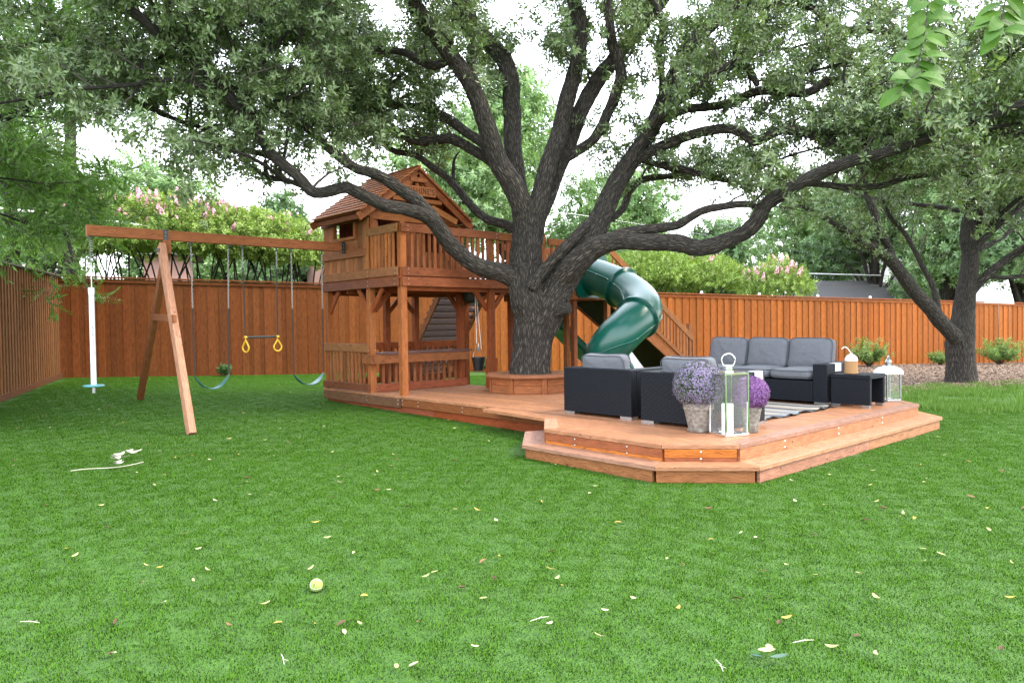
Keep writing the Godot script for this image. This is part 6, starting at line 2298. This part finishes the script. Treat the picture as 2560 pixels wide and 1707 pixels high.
	limb_data.append([8.26,3.03,-8.50,0.166, 8.37,3.42,-8.48,0.147, 8.50,3.84,-8.44,0.142, 8.64,4.24,-8.39,0.139, 8.76,4.61,-8.36,0.136, 8.82,4.93,-8.31,0.136, 8.90,5.26,-8.26,0.130, 8.97,5.58,-8.20,0.123, 9.02,5.90,-8.17,0.123, 9.03,6.19,-8.16,0.120, 8.99,6.49,-8.21,0.117, 8.95,6.81,-8.26,0.097, 8.91,7.33,-8.31,0.058]) # C1
	limb_data.append([8.40,3.08,-8.57,0.149, 8.65,3.53,-8.56,0.137, 8.88,4.04,-8.50,0.132, 9.11,4.52,-8.45,0.133, 9.24,4.92,-8.34,0.133, 9.42,5.21,-8.33,0.134, 9.56,5.51,-8.20,0.131, 9.79,5.78,-8.13,0.125, 9.97,6.08,-7.99,0.118, 10.14,6.33,-7.83,0.112, 10.36,6.65,-7.65,0.101, 10.62,7.08,-7.43,0.074]) # C2
	limb_data.append([8.91,4.08,-8.48,0.086, 9.10,4.24,-8.25,0.082, 9.16,4.37,-7.99,0.078, 9.25,4.73,-7.79,0.084, 9.27,4.99,-7.64,0.089, 9.26,5.27,-7.52,0.089, 9.16,5.49,-7.49,0.078, 9.02,5.71,-7.49,0.075, 8.92,5.92,-7.44,0.068, 8.91,6.16,-7.47,0.065, 8.82,6.43,-7.42,0.052]) # C3
	limb_data.append([10.15,5.16,-7.39,0.046, 9.99,5.43,-7.27,0.052, 9.88,5.72,-7.24,0.058, 9.84,5.91,-7.15,0.064, 9.88,6.13,-7.12,0.064, 9.72,6.31,-7.14,0.057, 9.55,6.49,-7.16,0.047]) # C4
	limb_data.append([7.99,1.93,-8.30,0.093, 8.06,2.14,-8.18,0.081, 8.18,2.35,-8.01,0.077, 8.28,2.52,-7.86,0.077, 8.41,2.70,-7.74,0.074, 8.55,2.86,-7.69,0.068, 8.75,3.01,-7.71,0.050]) # Q
	limb_data.append([8.39,2.06,-8.08,0.157, 8.44,2.22,-7.90,0.187, 8.49,2.36,-7.72,0.185, 8.58,2.51,-7.51,0.165, 8.67,2.58,-7.30,0.139, 8.78,2.59,-7.07,0.126, 8.87,2.56,-6.84,0.122, 9.01,2.54,-6.58,0.121, 9.11,2.52,-6.35,0.123, 9.20,2.46,-6.20,0.122, 9.27,2.43,-6.07,0.116, 9.38,2.47,-5.91,0.109, 9.48,2.54,-5.75,0.106, 9.52,2.60,-5.58,0.105, 9.55,2.71,-5.41,0.107, 9.58,2.84,-5.33,0.106, 9.61,2.99,-5.24,0.100, 9.66,3.11,-5.06,0.094, 9.74,3.23,-4.85,0.090, 9.83,3.33,-4.64,0.087, 9.91,3.41,-4.44,0.080, 9.99,3.47,-4.23,0.077, 10.06,3.51,-4.03,0.071, 10.12,3.54,-3.84,0.067, 10.18,3.59,-3.65,0.067, 10.22,3.64,-3.48,0.071, 10.29,3.67,-3.29,0.070, 10.32,3.72,-3.12,0.065, 10.38,3.76,-2.94,0.062, 10.43,3.82,-2.76,0.058, 10.47,3.89,-2.58,0.055, 10.55,3.94,-2.38,0.050, 10.68,4.04,-2.00,0.033]) # E
	limb_data.append([8.64,2.60,-7.46,0.079, 8.74,2.69,-7.23,0.076, 8.86,2.74,-7.06,0.072, 8.98,2.75,-6.88,0.072, 9.10,2.77,-6.64,0.068, 9.19,2.80,-6.42,0.065, 9.24,2.89,-6.25,0.061, 9.27,2.96,-6.09,0.058, 9.30,2.99,-5.92,0.054, 9.39,3.01,-5.78,0.051, 9.51,3.03,-5.60,0.048, 9.58,3.01,-5.40,0.051]) # E2
	limb_data.append([9.56,3.99,-7.48,0.084, 9.72,4.14,-7.20,0.083, 9.87,4.24,-6.93,0.076, 10.02,4.32,-6.66,0.075, 10.14,4.35,-6.42,0.075, 10.22,4.33,-6.21,0.074, 10.28,4.25,-6.02,0.073, 10.30,4.11,-5.86,0.070, 10.39,4.11,-5.78,0.070, 10.41,4.16,-5.62,0.072, 10.46,4.21,-5.45,0.074, 10.53,4.17,-5.25,0.074, 10.57,4.09,-5.07,0.076, 10.61,3.99,-4.89,0.075, 10.65,3.87,-4.72,0.080, 10.66,3.78,-4.58,0.080, 10.62,3.83,-4.48,0.073, 10.61,3.87,-4.36,0.072, 10.63,3.86,-4.20,0.072, 10.66,3.84,-4.04,0.071, 10.72,3.84,-3.85,0.068, 10.77,3.85,-3.67,0.067, 10.84,3.85,-3.47,0.064, 10.94,3.87,-3.24,0.052, 11.10,3.83,-2.96,0.047, 11.25,3.72,-2.69,0.041, 11.43,3.65,-2.38,0.031]) # F
	limb_data.append([9.25,3.76,-7.48,0.063, 9.29,4.15,-7.19,0.065, 9.36,4.43,-6.99,0.068, 9.45,4.61,-6.79,0.073, 9.51,4.75,-6.60,0.079, 9.66,4.85,-6.47,0.079, 9.75,4.98,-6.39,0.076, 9.86,5.10,-6.29,0.073, 10.03,5.20,-6.14,0.073, 10.18,5.27,-6.01,0.070, 10.28,5.19,-5.92,0.061, 10.35,5.07,-5.85,0.051, 10.39,4.93,-5.80,0.039]) # B1
	limb_data.append([9.75,4.46,-7.46,0.065, 9.91,4.64,-7.18,0.064, 10.09,4.76,-6.88,0.064, 10.24,4.76,-6.61,0.063, 10.38,4.77,-6.35,0.063, 10.48,4.84,-6.13,0.062, 10.58,4.91,-5.91,0.065, 10.69,4.88,-5.67,0.064, 10.79,4.82,-5.44,0.064, 10.86,4.79,-5.24,0.063, 10.88,4.84,-5.09,0.062, 10.99,4.91,-4.99,0.062, 11.03,4.85,-4.81,0.059, 11.07,4.78,-4.64,0.055, 11.15,4.74,-4.43,0.052, 11.23,4.69,-4.22,0.046, 11.28,4.57,-4.04,0.045, 11.32,4.45,-3.86,0.042, 11.40,4.40,-3.65,0.039, 11.52,4.41,-3.41,0.028]) # G
	limb_data.append([10.97,6.32,-6.81,0.060, 11.23,6.50,-6.44,0.066, 11.53,6.58,-6.04,0.072, 11.72,6.50,-5.73,0.071, 11.79,6.37,-5.53,0.071, 11.89,6.25,-5.43,0.071, 11.97,6.09,-5.35,0.071, 11.99,5.99,-5.20,0.064, 12.17,6.00,-5.03,0.061, 12.30,5.94,-4.77,0.054, 12.52,5.78,-4.43,0.041, 12.73,5.67,-4.10,0.025]) # H
	limb_data.append([8.90,2.93,-7.70,0.057, 9.26,3.06,-7.72,0.055, 9.63,3.26,-7.79,0.059, 9.87,3.56,-7.85,0.057, 10.08,3.75,-7.81,0.054, 10.34,3.83,-7.71,0.051, 10.65,3.88,-7.56,0.045, 10.94,3.96,-7.44,0.035, 11.20,4.00,-7.20,0.024]) # R1
	limb_data.append([9.88,3.94,-7.32,0.052, 10.03,3.86,-7.04,0.051, 10.18,3.75,-6.77,0.048, 10.42,3.66,-6.55,0.045, 10.65,3.59,-6.34,0.038, 10.88,3.54,-6.12,0.032]) # R2
	limb_data.append([9.76,3.26,-4.84,0.038, 10.10,3.24,-4.66,0.044, 10.45,3.22,-4.48,0.045, 10.88,3.25,-4.22,0.042, 11.20,3.35,-4.07,0.040, 11.45,3.41,-3.84,0.037, 11.75,3.44,-3.57,0.031, 12.08,3.41,-3.27,0.023, 12.42,3.47,-2.96,0.017]) # R3
	limb_data.append([10.80,4.68,-5.29,0.036, 10.97,4.38,-5.12,0.030, 11.24,4.25,-4.88,0.030, 11.44,4.28,-4.55,0.027, 11.71,4.33,-4.31,0.021]) # R4
	limb_data.append([8.33,1.49,-8.27,0.127, 8.35,1.57,-8.09,0.119, 8.36,1.60,-7.95,0.106, 8.38,1.61,-7.87,0.087]) # knot
	second_data.append([18.39,-0.19,-5.39,0.373, 18.39,0.00,-5.39,0.319, 18.39,0.45,-5.41,0.293, 18.39,0.80,-5.42,0.293, 18.42,1.11,-5.40,0.275, 18.47,1.42,-5.37,0.231, 18.51,1.82,-5.34,0.204, 18.56,2.22,-5.31,0.186, 18.61,2.55,-5.28,0.177, 18.62,2.84,-5.28,0.169, 18.58,3.10,-5.32,0.160, 18.61,3.46,-5.31,0.151, 18.68,3.81,-5.25,0.142, 18.81,4.43,-5.15,0.133, 18.87,5.03,-4.99,0.115, 18.86,5.70,-4.88,0.088, 18.72,6.51,-4.77,0.052])
	second_data.append([18.27,0.89,-5.40,0.176, 18.02,1.07,-5.50,0.166, 17.75,1.32,-5.62,0.157, 17.47,1.62,-5.74,0.147, 17.14,1.96,-5.92,0.138, 16.87,2.27,-6.04,0.132, 16.63,2.52,-6.13,0.127, 16.38,2.71,-6.23,0.114, 16.06,2.88,-6.39,0.096, 15.72,3.07,-6.58,0.083, 15.32,3.35,-6.82,0.066, 14.92,3.59,-7.05,0.049, 14.46,3.79,-7.34,0.033])
	second_data.append([16.60,2.58,-6.16,0.085, 16.43,2.92,-6.20,0.084, 16.19,3.24,-6.28,0.080, 16.14,3.54,-6.34,0.075, 16.03,3.96,-6.46,0.063, 15.98,4.46,-6.52,0.050, 15.74,4.97,-6.75,0.034])
	second_data.append([17.75,1.34,-5.62,0.070, 17.71,1.69,-5.66,0.065, 17.66,2.04,-5.72,0.061, 17.58,2.29,-5.80,0.057, 17.48,2.56,-5.90,0.052, 17.39,2.83,-5.99,0.048, 17.21,3.26,-6.17,0.044, 16.91,3.56,-6.31,0.035, 16.80,3.95,-6.43,0.026])
	second_data.append([18.56,1.86,-5.30,0.089, 18.60,2.07,-5.14,0.088, 18.68,2.33,-4.94,0.096, 18.80,2.58,-4.70,0.087, 19.01,2.86,-4.38,0.078, 19.41,3.20,-3.90,0.060, 19.80,3.52,-3.41,0.034])
	second_data.append([18.53,2.74,-5.22,0.071, 18.60,3.08,-5.03,0.066, 18.75,3.41,-4.77,0.057, 18.97,3.74,-4.45,0.048, 19.18,4.15,-4.14,0.030])
	second_data.append([18.65,2.29,-4.96,0.053, 18.85,2.23,-4.64,0.048, 19.06,2.27,-4.32,0.043, 19.38,2.17,-3.89,0.026])
	left_data.append([2.80,1.95,-19.12,0.173, 2.82,2.85,-19.13,0.138, 2.86,3.33,-19.11,0.130, 2.83,3.85,-19.15,0.121, 2.82,4.45,-19.18,0.104, 2.88,5.23,-19.15,0.087, 2.84,6.10,-19.21,0.065, 2.93,7.14,-19.16,0.043])
	left_data.append([1.96,5.00,-16.60,0.080, 2.27,5.20,-16.19,0.080, 2.44,5.26,-15.90,0.076, 2.60,5.36,-15.75,0.072, 2.82,5.71,-15.43,0.071, 3.03,6.05,-15.25,0.068, 3.21,6.22,-14.95,0.060, 3.37,6.36,-14.68,0.053, 3.51,6.56,-14.56,0.042, 3.61,6.88,-14.48,0.035, 3.65,7.30,-14.46,0.028])
	left_data.append([2.38,5.72,-16.92,0.049, 2.88,5.78,-16.46,0.049, 3.39,5.80,-16.00,0.045, 3.78,5.68,-15.37,0.041, 4.10,5.57,-14.80,0.033, 4.59,5.49,-14.35,0.022])
	left_data.append([2.83,5.73,-15.42,0.043, 3.06,6.55,-15.24,0.039, 3.13,6.82,-14.92,0.032, 3.24,7.17,-14.82,0.025])
	left_data.append([2.84,3.42,-19.13,0.061, 3.17,3.84,-18.84,0.056, 3.38,3.72,-17.97,0.046, 3.54,3.31,-17.54,0.037, 3.59,2.89,-17.34,0.029])
	left_data.append([2.83,4.19,-19.16,0.043, 3.12,4.71,-18.91,0.043, 3.34,4.83,-18.44,0.038, 3.58,4.40,-18.21,0.030, 3.83,4.14,-17.98,0.021])


func wire(label: String, pts: Array, r: float, mat: Material, group := "") -> void:
	var data := []
	for p in pts:
		data.append_array([p.x, p.y, p.z, r])
	var sp := spline(data, 1.0)
	var mb := Mb.new()
	mb.tube(sp[0], sp[1], 6)
	tag(part("overhead_cable", mb, mat, self), label, "cable", group)


func house(called: String, label: String, o: Vector3, dir: Vector3, w: float, d: float, h: float, roof_h: float, wall: Material, roof: Material, windows: int) -> void:
	var t := thing(called, label, "house", o)
	var b := Basis(dir, Vector3.UP, dir.cross(Vector3.UP))
	var mb := Mb.new()
	mb.box(Vector3(-w / 2, 0, -d / 2), Vector3(w / 2, h, d / 2), 1.0)
	for i in mb.v.size():
		mb.v[i] = o + b * mb.v[i]
		mb.n[i] = b * mb.n[i]
	var wl := part("wall", mb, wall, t)
	var rm := Mb.new()
	var e := 0.45
	var c := [Vector3(-w / 2 - e, h, -d / 2 - e), Vector3(w / 2 + e, h, -d / 2 - e), Vector3(w / 2 + e, h, d / 2 + e), Vector3(-w / 2 - e, h, d / 2 + e)]
	var r0 := Vector3(-w / 2 + d * 0.45, h + roof_h, 0)
	var r1 := Vector3(w / 2 - d * 0.45, h + roof_h, 0)
	for i in 4:
		c[i] = o + b * c[i]
	r0 = o + b * r0
	r1 = o + b * r1
	var f := func(ps: Array) -> void:
		var nn: Vector3 = (ps[1] - ps[0]).cross(ps[2] - ps[0]).normalized()
		if nn.y < 0:
			nn = -nn
		rm.face(ps, nn)
	f.call([c[0], c[1], r1, r0])
	f.call([c[2], c[3], r0, r1])
	f.call([c[1], c[2], r1])
	f.call([c[3], c[0], r0])
	rm.face([c[0], c[1], c[2], c[3]], Vector3.DOWN)
	part("roof", rm, roof, t)
	for k in windows:
		for s in [-1.0, 1.0]:
			var wm := Mb.new()
			var x := lerpf(-w / 2, w / 2, (k + 0.5) / windows)
			wm.box(Vector3(x - 0.5, h * 0.4, s * d / 2 - 0.03), Vector3(x + 0.5, h * 0.82, s * d / 2 + 0.03))
			for i in wm.v.size():
				wm.v[i] = o + b * wm.v[i]
				wm.n[i] = b * wm.n[i]
			part("window", wm, M.dark_glass, wl)


func build_beyond() -> void:
	# straight dark pole just past the corner, with a vine
	var t := thing("wooden_pole", "straight dark wooden pole beyond the fence corner, a pale vine up its side", "pole", Vector3(4.80, 0.2, -23.39))
	var mb := Mb.new()
	mb.col = Color(0.45, 0.40, 0.36)
	mb.tube(PackedVector3Array([Vector3(4.80, 0.1, -23.39), Vector3(4.86, 4.0, -23.40), Vector3(4.95, 11.5, -23.44)]), PackedFloat32Array([0.165, 0.155, 0.12]), 14, 2, 0.5)
	part("shaft", mb, M.bark, t)
	var vp := []
	for i in 13:
		var y := 2.4 + i * 0.2
		vp.append_array([4.80 - 0.02 - 0.26 * pow(i / 12.0, 2.0) + 0.06 * sin(i * 1.3), y, -23.20 + 0.05 * cos(i * 1.1), 0.026])
	limb_mesh(t, "vine", vp, 6, 0.15, 0.1, Color(1.5, 1.5, 1.4))
	var wl := "thin grey overhead wire beyond the fence, "
	wire("thick white cable sagging past the pole and behind the swing beam", [Vector3(2.42, 4.24, -20.89), Vector3(5.06, 4.39, -22.55), Vector3(7.51, 4.27, -23.02), Vector3(10.80, 4.09, -23.40), Vector3(16.92, 3.90, -22.56), Vector3(25.87, 3.77, -19.81), Vector3(31.76, 3.72, -18.50), Vector3(38.12, 3.69, -16.77), Vector3(57.17, 3.64, -10.24)], 0.032, M.white)
	wire(wl + "crossing behind the oak limbs", [Vector3(9.40, 6.75, -24.09), Vector3(13.69, 6.22, -22.86), Vector3(21.65, 5.87, -21.02), Vector3(23.73, 5.76, -20.47), Vector3(32.78, 5.21, -18.98), Vector3(43.33, 4.51, -17.47)], 0.012, M.alu)
	wire(wl + "just under the thick white cable at the right", [Vector3(26.77, 3.43, -20.33), Vector3(32.94, 3.32, -18.77), Vector3(40.59, 3.16, -17.21)], 0.010, M.alu)
	wire(wl + "against the sky right of the pole", [Vector3(5.45, 5.84, -23.60), Vector3(7.71, 6.15, -24.25), Vector3(10.37, 6.32, -24.54)], 0.010, M.wire)
	wire(wl + "above the white house", [Vector3(30.09, 5.84, -18.74), Vector3(35.68, 5.18, -17.69), Vector3(43.45, 4.86, -16.01)], 0.012, M.alu)
	# houses
	house("brick_house", "pinkish brick house seen in a gap behind the A-frame", Vector3(9.9, 0, -31.2), Vector3(0.933, 0, 0.36), 1.6, 3.0, 4.15, 0.3, M.brick_wall, M.roof, 0)
	house("grey_roofed_house", "low grey-roofed house left of the playhouse wall", Vector3(17.2, 0, -31.5), Vector3(0.933, 0, 0.36), 5.0, 4.0, 2.8, 1.0, M.siding, M.roof, 2)
	var cm := Mb.new()
	cm.box(Vector3(15.2, 2.2, -29.9), Vector3(15.9, 4.0, -29.3))
	tag(part("brick_chimney", cm, M.brick_wall, self), "small brick chimney above the grey roof, left of the playhouse", "chimney")
	house("dark_shed", "low dark-roofed shed behind the coral crape myrtle", Vector3(40.5, -0.4, -17.2), Vector3(0.84, 0, 0.54), 7.0, 4.0, 2.75, 1.1, M.siding, M.roof, 1)
	house("white_house", "white two-storey house glimpsed through the trees at the right", Vector3(49.5, -0.5, -19.0), Vector3(0.8, 0, 0.6), 8.5, 7.0, 6.2, 1.4, M.white, M.roof, 4)
	myrtle("leftmost pink-flowered crape myrtle, beside the dark pole beyond the fence", Vector3(5.60, 0.24, -24.66), 4.90, 1.30, 3.50, 9, 14, Color(0.75, 0.10, 0.26), Color(0.20, 0.30, 0.055), Color(0.38, 0.48, 0.13), "crape myrtles in a row behind the back fence")
	myrtle("crape myrtle with pink flowers behind the swing beam's free end", Vector3(6.48, 0.22, -24.41), 5.35, 1.70, 3.60, 9, 40, Color(0.75, 0.10, 0.26), Color(0.20, 0.30, 0.055), Color(0.38, 0.48, 0.13), "crape myrtles in a row behind the back fence")
	myrtle("crape myrtle with pink flowers above the A-frame", Vector3(7.43, 0.20, -24.08), 5.50, 1.70, 3.65, 9, 46, Color(0.75, 0.10, 0.26), Color(0.20, 0.30, 0.055), Color(0.38, 0.48, 0.13), "crape myrtles in a row behind the back fence")
	myrtle("crape myrtle with pink flowers, behind the first belt swing", Vector3(8.44, 0.18, -23.70), 5.45, 1.70, 3.65, 9, 42, Color(0.75, 0.10, 0.26), Color(0.20, 0.30, 0.055), Color(0.38, 0.48, 0.13), "crape myrtles in a row behind the back fence")
	myrtle("crape myrtle with pink flowers, behind the trapeze bar", Vector3(9.48, 0.16, -23.29), 5.30, 1.60, 3.60, 9, 34, Color(0.75, 0.10, 0.26), Color(0.20, 0.30, 0.055), Color(0.38, 0.48, 0.13), "crape myrtles in a row behind the back fence")
	myrtle("crape myrtle with pink flowers, just left of the cabin", Vector3(10.51, 0.13, -22.90), 5.10, 1.60, 3.50, 9, 16, Color(0.75, 0.10, 0.26), Color(0.20, 0.30, 0.055), Color(0.38, 0.48, 0.13), "crape myrtles in a row behind the back fence")
	myrtle("small crape myrtle hidden partly by the cabin wall", Vector3(11.56, 0.11, -22.76), 4.80, 1.40, 3.40, 9, 8, Color(0.75, 0.10, 0.26), Color(0.20, 0.30, 0.055), Color(0.38, 0.48, 0.13), "crape myrtles in a row behind the back fence")
	myrtle("pale green crape myrtle above the fence, right of the tube slide", Vector3(24.98, -0.18, -19.19), 4.75, 2.20, 3.10, 8, 4, Color(0.80, 0.16, 0.15), Color(0.20, 0.30, 0.055), Color(0.38, 0.48, 0.13), "coral crape myrtles right of the tube slide")
	myrtle("crape myrtle with few coral flowers, under the low oak limb", Vector3(27.51, -0.24, -18.24), 4.70, 2.10, 3.00, 8, 12, Color(0.80, 0.16, 0.15), Color(0.20, 0.30, 0.055), Color(0.38, 0.48, 0.13), "coral crape myrtles right of the tube slide")
	myrtle("crape myrtle with coral red flowers beyond the fence, by the dark roof", Vector3(27.25, -0.26, -14.42), 4.20, 1.30, 2.50, 8, 40, Color(0.80, 0.16, 0.15), Color(0.20, 0.30, 0.055), Color(0.38, 0.48, 0.13), "coral crape myrtles right of the tube slide")
	far_tree("background_tree", "far left tree beyond the fence, behind the feathery one", Vector3(2.64, 0.37, -34.12), 11.5, 4.5, 2.0, 2160, Color(0.17, 0.29, 0.11), Color(0.36, 0.48, 0.24), "trees beyond the back fence")
	far_tree("background_tree", "bushy pale tree behind the dark pole", Vector3(6.93, 0.32, -38.34), 9.5, 3.6, 2.0, 1680, Color(0.17, 0.29, 0.11), Color(0.36, 0.48, 0.24), "trees beyond the back fence")
	far_tree("background_tree", "round pale green tree behind the pink crape myrtles", Vector3(12.02, 0.21, -37.76), 9.9, 4.0, 1.2, 1920, Color(0.17, 0.29, 0.11), Color(0.36, 0.48, 0.24), "trees beyond the back fence")
	far_tree("background_tree", "low pale green tree right of the round one, behind the swings", Vector3(15.12, 0.15, -37.64), 9.0, 3.8, 1.2, 1680, Color(0.17, 0.29, 0.11), Color(0.36, 0.48, 0.24), "trees beyond the back fence")
	far_tree("background_tree", "darker green tree just left of the cabin roof", Vector3(15.04, 0.10, -30.95), 7.4, 2.6, 1.2, 1560, Color(0.12, 0.21, 0.09), Color(0.26, 0.37, 0.18), "trees beyond the back fence")
	far_tree("background_tree", "pale tree behind the cabin roof", Vector3(19.22, 0.02, -31.20), 9.0, 3.6, 1.5, 1920, Color(0.17, 0.29, 0.11), Color(0.36, 0.48, 0.24), "trees beyond the back fence")
	far_tree("background_tree", "tall pale green tree behind the gable, left of the oak trunk", Vector3(19.03, -0.02, -24.61), 10.5, 4.0, 1.5, 2400, Color(0.17, 0.29, 0.11), Color(0.36, 0.48, 0.24), "trees beyond the back fence")
	far_tree("background_tree", "tallest pale tree, seen between the oak's upright limbs", Vector3(23.04, -0.10, -25.01), 14.5, 4.6, 2.0, 2760, Color(0.17, 0.29, 0.11), Color(0.36, 0.48, 0.24), "trees beyond the back fence")
	far_tree("background_tree", "pale green tree between the oak's two trunks", Vector3(28.26, -0.19, -25.67), 10.0, 4.2, 1.5, 2400, Color(0.17, 0.29, 0.11), Color(0.36, 0.48, 0.24), "trees beyond the back fence")
	far_tree("background_tree", "broad pale tree behind the low oak limb", Vector3(34.34, -0.31, -25.54), 10.5, 4.6, 1.5, 2400, Color(0.17, 0.29, 0.11), Color(0.36, 0.48, 0.24), "trees beyond the back fence")
	far_tree("background_tree", "dense grey green bushy tree left of the coral crape myrtle", Vector3(32.62, -0.32, -20.35), 7.0, 3.6, 0.6, 2400, Color(0.12, 0.21, 0.09), Color(0.26, 0.37, 0.18), "trees beyond the back fence")
	far_tree("background_tree", "tall pale tree behind the white house", Vector3(44.05, -0.53, -22.11), 11.5, 4.8, 2.0, 2400, Color(0.17, 0.29, 0.11), Color(0.36, 0.48, 0.24), "trees beyond the back fence")
	far_tree("background_tree", "dark leaning tree beyond the fence, left of the forked tree", Vector3(41.50, -0.52, -16.32), 11.0, 4.4, 2.2, 2160, Color(0.12, 0.21, 0.09), Color(0.26, 0.37, 0.18), "trees beyond the back fence")
	far_tree("background_tree", "tall green tree behind the forked tree", Vector3(39.95, -0.52, -12.32), 11.5, 4.4, 2.0, 2400, Color(0.17, 0.29, 0.11), Color(0.36, 0.48, 0.24), "trees beyond the back fence")
	far_tree("background_tree", "tree beyond the fence at the right edge", Vector3(39.12, -0.53, -9.01), 10.5, 4.2, 1.6, 2400, Color(0.12, 0.21, 0.09), Color(0.26, 0.37, 0.18), "trees beyond the back fence")
	var ya := Color(0.13, 0.23, 0.045)
	var yb := Color(0.30, 0.38, 0.11)
	shrub("low green shrub at the fence foot, behind the deck's far lantern", fp(17.1, 18.7), 0.55, 0.45, ya, yb, "shrub", "")
	shrub("rounded green shrub at the fence foot, left of the forked tree", fp(20.0, 18.6), 0.95, 0.85, ya, yb)
	shrub("small green shrub at the fence foot, just right of the forked tree", fp(23.3, 18.6), 0.5, 0.42, ya, yb)
	shrub("spreading pale shrub at the fence foot by the right edge", fp(26.0, 18.4), 1.1, 0.8, ya, yb)
	shrub("pale shrub at the fence foot, cut by the right edge", fp(28.4, 18.4), 1.1, 0.95, ya, yb)
	shrub("small weed at the fence foot between the bucket and the half wall", fp(7.0, 19.7), 0.20, 0.32, Color(0.05, 0.12, 0.03), Color(0.12, 0.22, 0.06), "weed")
	shrub("tiny weed at the fence foot behind the first belt swing", fp(0.0, 19.7), 0.09, 0.16, Color(0.05, 0.12, 0.03), Color(0.12, 0.22, 0.06), "weed")
	shrub("dark green undergrowth beyond the left fence near the corner", fp(-5.6, 17.6), 1.6, 3.1, Color(0.05, 0.11, 0.03), Color(0.13, 0.22, 0.06), "undergrowth")
	shrub("bushy undergrowth beyond the fence corner, under the pole", fp(-4.6, 22.5), 1.9, 3.4, Color(0.08, 0.16, 0.04), Color(0.20, 0.30, 0.08), "undergrowth")
	near_spray("longest bright green leafy shoot hanging in at the top right", [Vector3(3.648, 2.957, -1.192), Vector3(3.627, 2.693, -1.204), Vector3(3.577, 2.526, -1.217), Vector3(3.583, 2.417, -1.235)], 30, 0.118)
	near_spray("short lower tip of bright leaves under the longest shoot", [Vector3(3.52, 2.46, -1.19), Vector3(3.450, 2.409, -1.221), Vector3(3.416, 2.352, -1.250)], 5, 0.12)
	near_spray("bright leafy shoot nearest the top right corner", [Vector3(3.556, 2.777, -0.865), Vector3(3.529, 2.618, -0.885), Vector3(3.514, 2.541, -0.895)], 16, 0.115)
	near_spray("small bright shoot between the two larger ones, at the top edge", [Vector3(3.853, 2.954, -1.141), Vector3(3.795, 2.787, -1.189), Vector3(3.752, 2.705, -1.225)], 7, 0.12)


func _ready() -> void:
	rng.seed = 20240611
	noise.seed = 7
	noise.frequency = 0.05
	var cam := Camera3D.new()
	cam.name = "camera"
	cam.transform = Transform3D(Basis(Vector3(0.739, -0.013, 0.674), Vector3(0.026, 1.0, -0.009), Vector3(-0.673, 0.024, 0.739)).orthonormalized(), Vector3(0, 1.38, 0))
	cam.fov = 49.555
	cam.near = 0.05
	cam.far = 400.0
	cam.current = true
	add_child(cam)
	var sky := ProceduralSkyMaterial.new()
	sky.sky_top_color = Color(0.86, 0.90, 0.96)
	sky.sky_horizon_color = Color(0.97, 0.975, 0.98)
	sky.sky_curve = 0.2
	sky.ground_bottom_color = Color(0.25, 0.30, 0.22)
	sky.ground_horizon_color = Color(0.55, 0.6, 0.55)
	sky.sky_energy_multiplier = 1.15
	var env := Environment.new()
	env.background_mode = Environment.BG_SKY
	env.sky = Sky.new()
	env.sky.sky_material = sky
	env.tonemap_mode = Environment.TONE_MAPPER_LINEAR
	env.tonemap_exposure = 3.9
	env.sdfgi_enabled = true
	env.ssao_enabled = true
	env.ssil_enabled = true
	var we := WorldEnvironment.new()
	we.name = "world_environment"
	we.environment = env
	add_child(we)
	var sun := DirectionalLight3D.new()
	sun.name = "sun"
	sun.light_energy = 0.45
	sun.light_color = Color(1.0, 0.97, 0.92)
	sun.light_angular_distance = 22.0
	sun.shadow_enabled = true
	add_child(sun)
	sun.look_at_from_position(Vector3(9, 14, 10), Vector3.ZERO)
	make_materials()
	M.core = std(Color(0.06, 0.055, 0.06), 0.95)
	limb_points()
	build_ground()
	build_fences()
	build_deck()
	build_planter()
	build_playhouse()
	build_second_tower()
	build_tube_slide()
	build_oak()
	build_second_oak()
	build_left_tree()
	build_beyond()
	build_swings()
	build_hanging_things()
	build_lounge()
	flower_pot(6.19, -4.10, 0.15, 0.29, 0.225, 2600, [Color(0.26, 0.20, 0.34), Color(0.40, 0.34, 0.47), Color(0.07, 0.10, 0.05), 0.55], "flower_pot", "larger weathered clay pot with a greyish lavender flower ball, left of the tall lantern")
	flower_pot(6.50, -3.715, 0.10, 0.27, 0.145, 2200, [Color(0.17, 0.055, 0.22), Color(0.29, 0.13, 0.34), Color(0.08, 0.03, 0.10), 0.8], "flower_pot", "smaller grey clay pot with a vivid purple flower ball, behind the tall lantern")
	build_lanterns()
	build_ball()
	build_litter()
